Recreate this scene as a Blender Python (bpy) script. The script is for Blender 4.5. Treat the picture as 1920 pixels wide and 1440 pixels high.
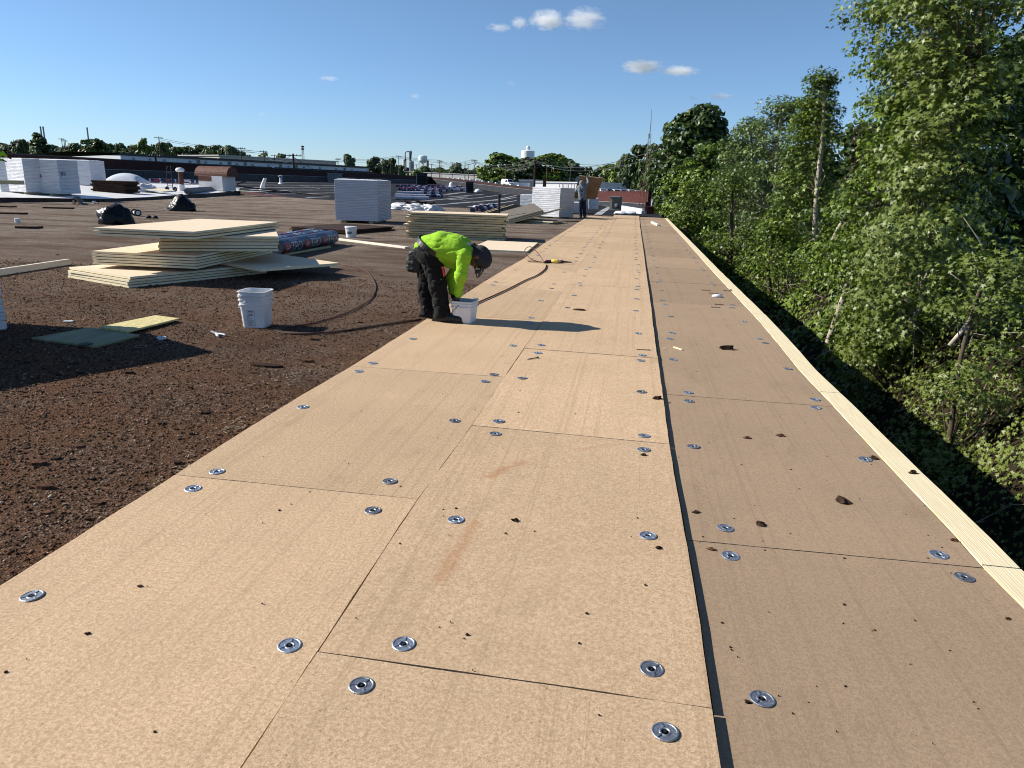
import bpy, bmesh, math, random
import numpy as np
from mathutils import Vector, Matrix, noise as mnoise

for o in list(bpy.data.objects):
    bpy.data.objects.remove(o)
SC = bpy.context.scene
COL = SC.collection
R = math.radians

# ------------------------------------------------------------------ camera
CAM_F, CAM_PITCH, CAM_YAW, CAM_ROLL, CAM_H = 1331.0, .2751, -.1553, .0328, 1.4527
_F = np.array([math.sin(CAM_YAW)*math.cos(CAM_PITCH), math.cos(CAM_YAW)*math.cos(CAM_PITCH), -math.sin(CAM_PITCH)])
_R = np.array([math.cos(CAM_YAW), -math.sin(CAM_YAW), 0.0])
_U = np.cross(_R, _F)
_R, _U = math.cos(CAM_ROLL)*_R+math.sin(CAM_ROLL)*_U, -math.sin(CAM_ROLL)*_R+math.cos(CAM_ROLL)*_U
cam_d = bpy.data.cameras.new('camera')
cam_d.sensor_width = 36.0
cam_d.lens = CAM_F/1920*36.0
cam_d.clip_start = .05
cam_d.clip_end = 20000
cam = bpy.data.objects.new('camera', cam_d)
COL.objects.link(cam)
cam.matrix_world = Matrix(((_R[0], _U[0], -_F[0], 0), (_R[1], _U[1], -_F[1], 0), (_R[2], _U[2], -_F[2], CAM_H), (0, 0, 0, 1)))
SC.camera = cam

# ------------------------------------------------------------------ sky, sun, exposure
SUN_EL, SUN_AZ = 32.5, -91.0            # azimuth measured from +Y towards +X: the sun stands to the left
W = bpy.data.worlds.new('World')
SC.world = W
W.use_nodes = True
nt = W.node_tree
nt.nodes.clear()
sky = nt.nodes.new('ShaderNodeTexSky')
sky.sky_type = 'NISHITA'
sky.sun_disc = False
sky.sun_elevation = R(SUN_EL)
sky.sun_rotation = R(SUN_AZ)
sky.altitude = 200
sky.air_density = 1.0
sky.dust_density = .0
sky.ozone_density = 2.0
bg = nt.nodes.new('ShaderNodeBackground')
bg.inputs['Strength'].default_value = .068
wo = nt.nodes.new('ShaderNodeOutputWorld')
# the air here is clear and blue down to the skyline: the sky's colour shifts with height only
_tc = nt.nodes.new('ShaderNodeTexCoord'); _sz = nt.nodes.new('ShaderNodeSeparateXYZ')
_cr = nt.nodes.new('ShaderNodeValToRGB'); _mx = nt.nodes.new('ShaderNodeMix'); _mx.data_type = 'RGBA'; _mx.blend_type = 'MULTIPLY'
_mx.inputs[0].default_value = 1.0
nt.links.new(_tc.outputs['Generated'], _sz.inputs[0]); nt.links.new(_sz.outputs[2], _cr.inputs[0])
_cr.color_ramp.elements[0].position = 0.0; _cr.color_ramp.elements[0].color = (.64, .86, 1.30, 1)
_cr.color_ramp.elements[1].position = .6; _cr.color_ramp.elements[1].color = (.84, .96, 1.06, 1)
_e = _cr.color_ramp.elements.new(.22); _e.color = (.79, .94, 1.12, 1)
nt.links.new(sky.outputs[0], _mx.inputs[6]); nt.links.new(_cr.outputs[0], _mx.inputs[7])
nt.links.new(_mx.outputs[2], bg.inputs[0])
nt.links.new(bg.outputs[0], wo.inputs[0])
sun_d = bpy.data.lights.new('sun', 'SUN')
sun_d.energy = 5.0
sun_d.angle = R(.53)
sun_d.color = (1.0, .93, .82)
sun = bpy.data.objects.new('sun', sun_d)
COL.objects.link(sun)
_sd = Vector((math.sin(R(SUN_AZ))*math.cos(R(SUN_EL)), math.cos(R(SUN_AZ))*math.cos(R(SUN_EL)), math.sin(R(SUN_EL))))
sun.rotation_euler = _sd.to_track_quat('Z', 'Y').to_euler()
sun.location = (-30, 0, 30)
SC.view_settings.view_transform = 'Standard'
SC.view_settings.look = 'None'
SC.view_settings.exposure = .68
SC.view_settings.gamma = 1.0
SC.view_settings.use_curve_mapping = False
SC.cycles.volume_step_rate = 1.0
SC.cycles.volume_max_steps = 128
SC.cycles.max_bounces = 8
SC.cycles.volume_bounces = 8
SC.cycles.filter_width = 1.05
SC.cycles.transparent_max_bounces = 8

# ------------------------------------------------------------------ helpers
def ray(px, py):
    return _F*CAM_F+_R*(px-960)+_U*(720-py)

def gz(px, py, z=0.0):
    """the world point on the level z that the photograph shows there"""
    d = ray(px, py); t = (z-CAM_H)/d[2]
    return Vector((d[0]*t, d[1]*t, z))

def at(px, py, Y):
    """the world point at the distance Y along the roof"""
    d = ray(px, py); t = Y/d[1]
    return Vector((d[0]*t, d[1]*t, CAM_H+d[2]*t))

def zroof(x, y):
    a = min(max((-x-23)/21, 0), 1)*.8
    b = min(max((y-40)/31, 0), 1.6)*.46*min(max((x+30)/20, 0), 1)
    return a-b

def on(px, py, dz=0.0):
    """point on the newer, slightly pitched roof"""
    z = 0.0
    for _ in range(12):
        p = gz(px, py, min(z+dz, CAM_H-.25))
        z = .5*z+.5*zroof(p.x, p.y)
    return Vector((p.x, p.y, z+dz))

GR = -.03                                # level of the old gravel roof
def zterr(x, y):
    d = math.hypot(x, y)
    z = -3.2+.0135*max(d, 0)
    z = min(z, 6.0)
    if d < 75:
        z = -5.0+(z+5.0)*max(0, (d-45)/30)**1.0 if d > 45 else -5.0
    return z

def NTH(n):
    u = ['', 'first', 'second', 'third', 'fourth', 'fifth', 'sixth', 'seventh', 'eighth', 'ninth', 'tenth', 'eleventh', 'twelfth', 'thirteenth', 'fourteenth', 'fifteenth', 'sixteenth', 'seventeenth', 'eighteenth', 'nineteenth']
    if n < 20: return u[n]
    t = {2: 'twenty', 3: 'thirty', 4: 'forty'}[n//10]
    return t+' '+u[n % 10] if n % 10 else t[:-1]+'ieth'

def prop(o, label=None, cat=None, group=None, kind=None):
    if label: o['label'] = label
    if cat: o['category'] = cat
    if group: o['group'] = group
    if kind: o['kind'] = kind
    return o

def thing(name, label, cat, loc=(0, 0, 0), rz=0.0, group=None, kind=None, rot=None):
    o = bpy.data.objects.new(name, None)
    o.empty_display_size = .2
    COL.objects.link(o)
    o.location = loc
    o.rotation_euler = rot if rot is not None else (0, 0, rz)
    return prop(o, label, cat, group, kind)

def wmat(o):
    m = Matrix.LocRotScale(o.location, o.rotation_euler, o.scale)
    return wmat(o.parent) @ m if o.parent else m

class MB:
    def __init__(s):
        s.v, s.f, s.m, s.mi = [], [], [], 0
    def add(s, vs, fs, mi=None):
        n = len(s.v)
        s.v += [tuple(v) for v in vs]
        s.f += [tuple(i+n for i in f) for f in fs]
        s.m += [s.mi if mi is None else mi]*len(fs)
        return s
    def box(s, c, size, M=None, taper=1.0, mi=None, sides=None):
        hx, hy, hz = size[0]/2, size[1]/2, size[2]/2
        vs = [Vector((x*hx*(taper if z > 0 else 1), y*hy*(taper if z > 0 else 1), z*hz)) for z in (-1, 1) for x, y in ((-1, -1), (1, -1), (1, 1), (-1, 1))]
        if M is not None:
            if isinstance(M, (int, float)): M = Matrix.Rotation(M, 3, 'Z')
            vs = [M @ v for v in vs]
        c = Vector(c)
        return s.add([v+c for v in vs], [(3, 2, 1, 0), (4, 5, 6, 7), (0, 1, 5, 4), (1, 2, 6, 5), (2, 3, 7, 6), (3, 0, 4, 7)], mi)
    def prism(s, poly, z0, z1, mi=None, side_mi=None):
        n = len(poly)
        a = sum(poly[i][0]*poly[(i+1) % n][1]-poly[(i+1) % n][0]*poly[i][1] for i in range(n))
        if a < 0: poly = list(poly)[::-1]
        vs = [(p[0], p[1], z0) for p in poly]+[(p[0], p[1], z1) for p in poly]
        s.add(vs, [tuple(range(n, 2*n)), tuple(range(n-1, -1, -1))], mi)
        k = len(s.v)-2*n
        s.f += [(k+i, k+(i+1) % n, k+n+(i+1) % n, k+n+i) for i in range(n)]
        s.m += [side_mi if side_mi is not None else (s.mi if mi is None else mi)]*n
        return s
    def tube(s, pts, r, n=8, cap=True, mi=None, squash=1.0):
        pts = [Vector(p) for p in pts]
        rs = r if isinstance(r, (list, tuple)) else [r]*len(pts)
        vs, fs = [], []
        prev = None
        for i, p in enumerate(pts):
            t = (pts[min(i+1, len(pts)-1)]-pts[max(i-1, 0)])
            t = t.normalized() if t.length > 1e-9 else Vector((0, 0, 1))
            if prev is None:
                a = t.orthogonal().normalized()
            else:
                a = prev-t*prev.dot(t)
                a = a.normalized() if a.length > 1e-6 else t.orthogonal().normalized()
            prev = a
            b = t.cross(a)
            vs += [p+(a*math.cos(2*math.pi*k/n)+b*math.sin(2*math.pi*k/n)*squash)*rs[i] for k in range(n)]
        for i in range(len(pts)-1):
            fs += [(i*n+k, i*n+(k+1) % n, (i+1)*n+(k+1) % n, (i+1)*n+k) for k in range(n)]
        if cap:
            fs += [tuple(range(n-1, -1, -1)), tuple(range((len(pts)-1)*n, len(pts)*n))]
        return s.add(vs, fs, mi)
    def lathe(s, prof, n=24, c=(0, 0, 0), M=None, mi=None):
        vs, fs = [], []
        for r, z in prof:
            vs += [Vector((r*math.cos(2*math.pi*k/n), r*math.sin(2*math.pi*k/n), z)) for k in range(n)]
        for i in range(len(prof)-1):
            fs += [(i*n+k, i*n+(k+1) % n, (i+1)*n+(k+1) % n, (i+1)*n+k) for k in range(n)]
        fs += [tuple(range(n-1, -1, -1)), tuple(range((len(prof)-1)*n, len(prof)*n))]
        if M is not None: vs = [M @ v for v in vs]
        c = Vector(c)
        return s.add([v+c for v in vs], fs, mi)
    def build(s, name, mats, parent=None, world=False, smooth=False, loc=None):
        me = bpy.data.meshes.new(name)
        vs = s.v
        if parent is not None and world:
            inv = wmat(parent).inverted()
            vs = [tuple(inv @ Vector(v)) for v in vs]
        elif loc is not None:
            L = Vector(loc)
            vs = [tuple(Vector(v)-L) for v in vs]
        me.from_pydata(vs, [], s.f)
        mats = mats if isinstance(mats, (list, tuple)) else [mats]
        for m in mats: me.materials.append(m)
        if len(mats) > 1: me.polygons.foreach_set('material_index', s.m)
        if smooth: me.polygons.foreach_set('use_smooth', [True]*len(s.f))
        me.update()
        return link(name, me, parent, loc)

def link(name, me, parent=None, loc=None):
    o = bpy.data.objects.new(name, me)
    COL.objects.link(o)
    if parent is not None: o.parent = parent
    if loc is not None: o.location = loc
    return o

def copy_tree(o, parent=None):
    c = o.copy()
    COL.objects.link(c)
    if parent is not None: c.parent = parent
    for ch in [x for x in bpy.data.objects if x.parent == o]:
        copy_tree(ch, c)
    return c

def kids(o):
    return [x for x in bpy.data.objects if x.parent == o]

def np_mesh(name, V, loops, starts, totals, mats, attr=None, smooth=False, midx=None):
    me = bpy.data.meshes.new(name)
    me.vertices.add(len(V)); me.vertices.foreach_set('co', np.asarray(V, np.float32).ravel())
    me.loops.add(len(loops)); me.loops.foreach_set('vertex_index', np.asarray(loops, np.int32))
    me.polygons.add(len(starts))
    me.polygons.foreach_set('loop_start', np.asarray(starts, np.int32))
    for m in (mats if isinstance(mats, (list, tuple)) else [mats]): me.materials.append(m)
    if midx is not None: me.polygons.foreach_set('material_index', np.asarray(midx, np.int32))
    if smooth: me.polygons.foreach_set('use_smooth', np.ones(len(starts), bool))
    if attr is not None:
        a = me.attributes.new('tint', 'FLOAT', 'POINT')
        a.data.foreach_set('value', np.asarray(attr, np.float32))
    me.update(calc_edges=True)
    me.validate()
    return me

# ------------------------------------------------------------------ materials
def _n(nt, t, **kw):
    n = nt.nodes.new(t)
    for k, v in kw.items():
        if k in n.inputs: n.inputs[k].default_value = v
        else: setattr(n, k, v)
    return n

def c4(c): return (c[0], c[1], c[2], 1.0)

class Mat:
    """small wrapper to wire a procedural principled material"""
    def __init__(s, name, rough=.8, spec=.3, metal=0.0):
        s.m = bpy.data.materials.new(name)
        s.m.use_nodes = True
        s.nt = s.m.node_tree
        s.p = s.nt.nodes['Principled BSDF']
        s.out = s.nt.nodes['Material Output']
        s.p.inputs['Roughness'].default_value = rough
        s.p.inputs['Specular IOR Level'].default_value = spec
        s.p.inputs['Metallic'].default_value = metal
        s._co = None
    def link(s, a, b): s.nt.links.new(a, b)
    def coord(s, which='Object', scale=None, rnd=True):
        tc = _n(s.nt, 'ShaderNodeTexCoord')
        co = tc.outputs[which]
        if which == 'World':
            pass
        if rnd:
            oi = _n(s.nt, 'ShaderNodeObjectInfo')
            ad = _n(s.nt, 'ShaderNodeVectorMath', operation='MULTIPLY_ADD')
            cb = _n(s.nt, 'ShaderNodeCombineXYZ')
            for k in range(3): s.link(oi.outputs['Random'], cb.inputs[k])
            s.link(cb.outputs[0], ad.inputs[0])
            ad.inputs[1].default_value = (37.0, 61.0, 17.0)
            s.link(co, ad.inputs[2])
            co = ad.outputs[0]
        if scale is not None:
            mp = _n(s.nt, 'ShaderNodeMapping')
            mp.inputs['Scale'].default_value = scale
            s.link(co, mp.inputs[0])
            co = mp.outputs[0]
        return co
    def position(s):
        return _n(s.nt, 'ShaderNodeNewGeometry').outputs['Position']
    def scaled(s, co, scale):
        mp = _n(s.nt, 'ShaderNodeMapping')
        mp.inputs['Scale'].default_value = scale
        s.link(co, mp.inputs[0])
        return mp.outputs[0]
    def noise(s, co, scale, detail=3.0, rough=.55, dist=0.0):
        n = _n(s.nt, 'ShaderNodeTexNoise', Scale=scale, Detail=detail, Roughness=rough, Distortion=dist)
        s.link(co, n.inputs['Vector'])
        return n.outputs['Fac']
    def voro(s, co, scale, feature='F1', out='Distance', rnd=1.0):
        n = _n(s.nt, 'ShaderNodeTexVoronoi', feature=feature)
        n.inputs['Scale'].default_value = scale
        n.inputs['Randomness'].default_value = rnd
        s.link(co, n.inputs['Vector'])
        return n.outputs[out]
    def ramp(s, fac, stops, interp='LINEAR'):
        r = _n(s.nt, 'ShaderNodeValToRGB')
        r.color_ramp.interpolation = interp
        e = r.color_ramp.elements
        while len(e) < len(stops): e.new(.5)
        for k, (p, c) in enumerate(stops):
            e[k].position = p
            e[k].color = c4(c) if hasattr(c, '__len__') else (c, c, c, 1)
        s.link(fac, r.inputs[0])
        return r.outputs[0]
    def mix(s, fac, a, b, mode='MIX'):
        n = _n(s.nt, 'ShaderNodeMix', data_type='RGBA', blend_type=mode)
        for sock, v in ((n.inputs[0], fac), (n.inputs[6], a), (n.inputs[7], b)):
            if hasattr(v, 'is_linked'): s.link(v, sock)
            elif hasattr(v, '__len__'): sock.default_value = c4(v)
            else: sock.default_value = v
        return n.outputs[2]
    def math(s, op, a, b=None):
        n = _n(s.nt, 'ShaderNodeMath', operation=op)
        for k, v in enumerate((a, b)):
            if v is None: continue
            if hasattr(v, 'is_linked'): s.link(v, n.inputs[k])
            else: n.inputs[k].default_value = v
        return n.outputs[0]
    def rand(s): return _n(s.nt, 'ShaderNodeObjectInfo').outputs['Random']
    def bump(s, h, strength=.5, dist=.01, prev=None):
        b = _n(s.nt, 'ShaderNodeBump', Strength=strength, Distance=dist)
        s.link(h, b.inputs['Height'])
        if prev is not None: s.link(prev, b.inputs['Normal'])
        s.link(b.outputs[0], s.p.inputs['Normal'])
        return b.outputs[0]
    def color(s, c):
        if hasattr(c, 'is_linked'): s.link(c, s.p.inputs['Base Color'])
        else: s.p.inputs['Base Color'].default_value = c4(c)
        return s

def simple(name, col, rough=.7, spec=.3, metal=0.0, var=.12, scale=6.0, bump=0.0, bscale=40.0, bdist=.005, col2=None, stretch=None):
    """one colour with wear: two noises mix it with a darker or second colour"""
    M = Mat(name, rough, spec, metal)
    co = M.coord(scale=stretch) if stretch else M.coord()
    d = col2 if col2 is not None else tuple(max(0, c*(1-2.2*var)) for c in col)
    f = M.noise(co, scale, 5, .6)
    f2 = M.ramp(f, [(.32, 0.0), (.72, 1.0)])
    M.color(M.mix(f2, tuple(min(1, c*(1+var*.5)) for c in col), d))
    r = M.ramp(M.noise(co, scale*2.3, 3), [(.3, max(.03, rough-.1)), (.7, min(1, rough+.1))])
    M.link(r, M.p.inputs['Roughness'])
    if bump: M.bump(M.noise(co, bscale, 4, .6), bump, bdist)
    return M.m
# ---- cover board (wood fibre sheet)
def cover_board_mat(name, c_lo, c_hi, ruts=.5, fine=1.0):
    M = Mat(name, .88, .18)
    co = M.coord()
    fine_n = M.noise(co, 230, 4, .75)
    mid = M.noise(co, 80, 4, .7)
    big = M.noise(co, 1.6, 4, .6)
    streak = M.noise(M.scaled(co, (24, .10, 1)), 1.0, 3, .6, .25)
    fac = M.math('ADD', M.math('MULTIPLY', fine_n, .55), M.math('MULTIPLY', mid, .45))
    base = M.mix(M.ramp(fac, [(.43, 0), (.58, 1)]), c_lo, c_hi)
    base = M.mix(M.ramp(big, [(.35, .22), (.7, 0)]), base, tuple(c*.72 for c in c_lo))
    base = M.mix(M.math('MULTIPLY', M.ramp(streak, [(.55, 0), (.60, .5), (.66, 0)]), ruts), base, tuple(c*.78 for c in c_lo))
    # scuffs and footprints
    sc = M.noise(M.scaled(co, (3.2, 1.3, 1)), 1.4, 6, .68, .5)
    base = M.mix(M.ramp(sc, [(.58, 0), (.74, .30)]), base, tuple(c*.55 for c in c_lo))
    # dark flecks of fibre
    fl = M.noise(M.scaled(co, (1.4, 1, 1)), 88, 2, .5)
    base = M.mix(M.ramp(fl, [(.66, 0), (.72, .6*fine)]), base, tuple(c*.38 for c in c_lo))
    # per sheet tone
    t = M.ramp(M.rand(), [(0, .90), (1, 1.06)])
    base = M.mix(1.0, base, t, 'MULTIPLY')
    M.color(base)
    h = M.math('ADD', M.math('MULTIPLY', fine_n, .5), M.math('MULTIPLY', streak, 1.6*ruts))
    b1 = M.bump(M.noise(co, 210, 3, .6), .38, .0016)
    M.bump(h, .32, .0035, b1)
    return M.m

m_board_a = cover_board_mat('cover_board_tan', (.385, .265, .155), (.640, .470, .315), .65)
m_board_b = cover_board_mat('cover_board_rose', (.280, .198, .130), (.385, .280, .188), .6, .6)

def gravel_mat():
    M = Mat('old_gravel_roof', .95, .12)
    co = M.position()
    v = M.voro(co, 85, 'F1', 'Color')
    vd = M.voro(co, 85, 'F1', 'Distance')
    v2 = M.voro(co, 190, 'F1', 'Color')
    sep = _n(M.nt, 'ShaderNodeSeparateColor'); M.link(v, sep.inputs[0])
    sep2 = _n(M.nt, 'ShaderNodeSeparateColor'); M.link(v2, sep2.inputs[0])
    stone = M.ramp(sep.outputs[0], [(0, (.016, .011, .008)), (.25, (.056, .031, .020)), (.5, (.15, .082, .050)), (.75, (.255, .155, .10)), (.9, (.36, .255, .18)), (1, (.45, .35, .27))])  # real stone tones, spread wider to paint in the grains' missing shadows
    fine = M.ramp(sep2.outputs[0], [(0, (.016, .011, .008)), (.5, (.115, .060, .036)), (1, (.30, .19, .12))])
    base = M.mix(.35, stone, fine)
    big = M.noise(co, .55, 6, .62, .4)
    rust = M.noise(co, 1.35, 7, .66, .3)
    # bare felt with rusty dirt
    base = M.mix(M.ramp(rust, [(.40, 0), (.58, .66)]), base, M.ramp(M.noise(co, 26, 5, .7), [(.3, (.060, .026, .014)), (.55, (.21, .095, .045)), (.8, (.36, .19, .105))]))
    base = M.mix(M.ramp(big, [(.52, 0), (.70, .5)]), base, (.028, .021, .017))
    # dry straw-coloured scraps
    st = M.noise(M.scaled(co, (1.0, .55, 1)), 2.6, 8, .74, .5)
    base = M.mix(M.ramp(st, [(.655, 0), (.74, .75)]), base, (.36, .29, .19))
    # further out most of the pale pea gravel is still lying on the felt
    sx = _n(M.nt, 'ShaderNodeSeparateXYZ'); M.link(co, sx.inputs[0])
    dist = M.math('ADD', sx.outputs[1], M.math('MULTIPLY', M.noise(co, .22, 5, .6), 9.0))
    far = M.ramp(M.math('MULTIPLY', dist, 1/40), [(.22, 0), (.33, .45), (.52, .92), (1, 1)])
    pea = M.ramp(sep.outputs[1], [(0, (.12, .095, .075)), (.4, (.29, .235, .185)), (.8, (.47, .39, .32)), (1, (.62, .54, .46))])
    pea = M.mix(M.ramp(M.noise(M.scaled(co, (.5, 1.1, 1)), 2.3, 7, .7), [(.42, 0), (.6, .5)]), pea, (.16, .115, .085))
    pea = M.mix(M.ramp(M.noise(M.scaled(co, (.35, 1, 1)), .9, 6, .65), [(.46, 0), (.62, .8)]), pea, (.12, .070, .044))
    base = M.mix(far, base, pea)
    M.color(base)
    n0 = M.bump(M.noise(co, 5, 6, .7), .7, .06)
    n1 = M.bump(M.noise(co, 24, 7, .75), 1.0, .045, n0)
    n2 = M.bump(vd, 1.0, .03, n1)
    M.bump(M.noise(co, 120, 3, .6), .6, .004, n2)
    return M.m
m_gravel = gravel_mat()

def black_roof_mat():
    M = Mat('black_base_sheet', .92, .08)
    co = M.position()
    base = M.mix(M.ramp(M.noise(co, .5, 6, .6), [(.35, 0), (.7, 1)]), (.012, .013, .017), (.024, .025, .030))
    base = M.mix(M.ramp(M.noise(M.scaled(co, (.2, 1, 1)), .8, 6, .65), [(.58, 0), (.75, .45)]), base, (.07, .07, .078))
    M.color(base)
    M.bump(M.noise(co, 30, 3), .3, .01)
    return M.m
m_black_roof = black_roof_mat()
m_seam = simple('pale_seam_strip', (.40, .40, .41), .7, .3, var=.25, scale=.5, col2=(.14, .14, .15))
m_white_tpo = simple('white_membrane', (.66, .66, .66), .5, .4, var=.08, scale=.7, bump=.2, bscale=2.0, bdist=.03)
m_dark_brick = None
def brick_mat(name, a, b, mortar):
    M = Mat(name, .9, .2)
    co = M.coord('Object', rnd=False)
    n = M.noise(co, 3.0, 5, .6)
    base = M.mix(M.ramp(n, [(.35, 0), (.7, 1)]), a, b)
    n2 = M.noise(M.scaled(co, (.6, .6, 6)), 2.0, 4, .7)
    base = M.mix(M.ramp(n2, [(.5, 0), (.75, .5)]), base, mortar)
    M.color(base)
    M.bump(M.noise(co, 14, 3), .4, .02)
    return M.m
m_brick = brick_mat('weathered_red_brick', (.085, .024, .021), (.045, .017, .017), (.11, .055, .048))
m_brick_shaded = brick_mat('shaded_weathered_brick', (.050, .019, .018), (.030, .015, .015), (.06, .035, .032))  # darker copy of the brick, with the parapet's shaded side painted in
m_flash = simple('dark_wall_flashing', (.026, .03, .038), .6, .35, var=.3, scale=1.2, bump=.3, bscale=3, bdist=.03)
m_term = simple('grey_termination_bar', (.22, .22, .23), .6, .4, var=.2)
m_wood = None
def lumber_mat(name, a, b, knot, ring=26.0):
    M = Mat(name, .75, .25)
    co = M.coord()
    st = M.scaled(co, (1, .055, 1))
    w = _n(M.nt, 'ShaderNodeTexWave', wave_type='BANDS', bands_direction='X')
    w.inputs['Scale'].default_value = ring
    w.inputs['Distortion'].default_value = 9.0
    w.inputs['Detail'].default_value = 3.0
    w.inputs['Detail Scale'].default_value = .9
    M.link(st, w.inputs['Vector'])
    base = M.mix(M.ramp(w.outputs['Fac'], [(.25, 0), (.85, .75)]), a, b)
    k = M.voro(M.scaled(co, (3.2, 1.1, 1)), 1.0, 'F1', 'Distance')
    base = M.mix(M.ramp(k, [(.035, .9), (.085, 0)]), base, knot)
    base = M.mix(M.ramp(M.noise(st, 70, 4, .6), [(.4, .22), (.7, 0)]), base, tuple(c*.6 for c in b))
    M.color(base)
    M.bump(w.outputs['Fac'], .15, .002)
    return M.m
m_pine = lumber_mat('yellow_pine', (.78, .70, .50), (.60, .48, .27), (.17, .09, .035))
m_pine_white = simple('pale_new_lumber', (.82, .75, .62), .7, .3, var=.1, scale=3, stretch=(1, .1, 1))
m_oldwood = simple('aged_brown_wood', (.20, .115, .05), .85, .2, var=.3, scale=5, stretch=(1, .1, 1), bump=.4, bscale=60)
m_facer = simple('tan_paper_facer', (.70, .58, .43), .9, .15, var=.06, scale=14, bump=.15, bscale=120, bdist=.002)
m_facer_shaded = simple('shade_darkened_facer', (.15, .135, .115), .9, .15, var=.15, scale=10)  # darkened facer: shade on the tipped panels is painted into the colour
m_foam = simple('cream_foam_edge', (.80, .72, .50), .9, .15, var=.07, scale=9, bump=.3, bscale=90, bdist=.003)
m_foam_dull = simple('weathered_foam_edge', (.56, .48, .30), .9, .15, var=.12, scale=5)
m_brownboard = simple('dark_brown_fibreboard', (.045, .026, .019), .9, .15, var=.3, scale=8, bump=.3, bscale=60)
m_brownboard_lit = simple('sunlit_brown_fibreboard', (.115, .058, .036), .9, .15, var=.25, scale=7)  # lighter copy of the brown fibreboard: sunlight on top faces painted in
m_wrap = None
def wrap_mat(name, col, lines):
    M = Mat(name, .38, .5)
    co = M.coord()
    b = M.noise(M.scaled(co, (1.2, 1.2, 16)), 1.6, 6, .72, .6)
    base = M.mix(M.ramp(b, [(.35, 0), (.72, 1)]), col, tuple(c*.74 for c in col))
    M.color(base)
    M.bump(b, .55, .03)
    return M.m
m_wrap = wrap_mat('white_stretch_wrap', (.60, .62, .66), 1)
m_wrap_grey = wrap_mat('greyish_stretch_wrap', (.56, .585, .64), 1)
m_galv = None
def galv_mat():
    M = Mat('galvanised_plate', .36, .5, .85)
    co = M.coord()
    v = M.voro(co, 130, 'F1', 'Color')
    sp = _n(M.nt, 'ShaderNodeSeparateColor'); M.link(v, sp.inputs[0])
    M.color(M.mix(M.ramp(M.math('ADD', M.math('MULTIPLY', M.rand(), .6), M.math('MULTIPLY', M.noise(co, 45, 4), .5)), [(.48, 0), (.9, .7)]), M.ramp(sp.outputs[0], [(0, (.25, .29, .35)), (1, (.42, .46, .52))]), (.17, .15, .13)))
    M.link(M.ramp(M.noise(co, 60, 3), [(.3, .42), (.7, .6)]), M.p.inputs['Roughness'])
    return M.m
m_galv = galv_mat()
m_steel = simple('dull_steel', (.42, .44, .47), .42, .5, .7, var=.2, scale=20)
m_black = simple('black_plastic', (.018, .018, .02), .4, .45, var=.3, scale=12)
m_rubber = simple('black_rubber', (.022, .021, .02), .7, .3, var=.3, scale=20)
m_bag = simple('black_bag_film', (.004, .0044, .0058), .34, .3, var=.2, scale=8, bump=.4, bscale=6, bdist=.05)
m_white_plastic = simple('white_bucket_plastic', (.74, .755, .77), .38, .5, var=.13, scale=5)
m_print_grey = simple('grey_print', (.16, .19, .25), .6, .3, var=.15)
m_navy = None
def roll_mat():
    M = Mat('navy_roll_wrapping', .34, .5)
    co = M.coord()
    n = M.noise(M.scaled(co, (1, 1, 1)), 9, 4, .6)
    base = M.mix(M.ramp(n, [(.4, 0), (.7, 1)]), (.013, .019, .058), (.028, .038, .095))
    n2 = M.noise(co, 22, 5, .7)
    base = M.mix(M.ramp(n2, [(.62, 0), (.68, .6)]), base, (.28, .31, .40))
    M.color(base)
    M.bump(M.noise(M.scaled(co, (1, 5, 5)), 9, 4, .6), .5, .01)
    return M.m
m_navy = roll_mat()
m_red_print = simple('red_print', (.48, .030, .030), .45, .45, var=.2, scale=12)
m_white_print = simple('pale_grey_print', (.60, .63, .68), .5, .4, var=.15, scale=20)
m_white_film = simple('crumpled_white_film', (.72, .73, .75), .45, .45, var=.1, scale=4, bump=.6, bscale=9, bdist=.03)
m_grey_roll = simple('dark_grey_roll', (.085, .095, .11), .5, .4, var=.2)
m_rust_metal = simple('rust_brown_metal', (.125, .045, .030), .7, .3, var=.3, scale=5, bump=.3)
m_tar_and_shade = simple('dark_tar_and_shade', (.05, .032, .026), .7, .3, var=.4, scale=8)
m_white_paint = simple('white_paint', (.78, .78, .77), .5, .4, var=.06, scale=3)
m_cord = simple('reddish_brown_cord', (.12, .042, .030), .6, .35, var=.3, scale=30)
m_cord_dark = simple('dark_brown_cord', (.045, .024, .02), .65, .3, var=.3, scale=30)
m_yellow = simple('yellow_tool_body', (.62, .47, .09), .45, .45, var=.12)
m_greenply = simple('green_stained_plywood', (.27, .27, .155), .8, .25, var=.18, scale=7, stretch=(1, .12, 1))
m_osb = simple('yellow_strand_board', (.63, .55, .27), .8, .25, var=.2, scale=26, bump=.3, bscale=60)
m_dirt_clod = simple('dark_dirt_clod', (.05, .030, .020), .95, .1, var=.4, scale=40, bump=.6, bscale=90)
m_rust_clod = simple('red_dirt_clod', (.115, .055, .034), .95, .1, var=.4, scale=40, bump=.6, bscale=90)
m_straw = simple('dry_fibre_scrap', (.42, .34, .22), .85, .2, var=.2)
m_chip = simple('pale_wood_chip', (.72, .62, .42), .8, .2, var=.15)
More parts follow.
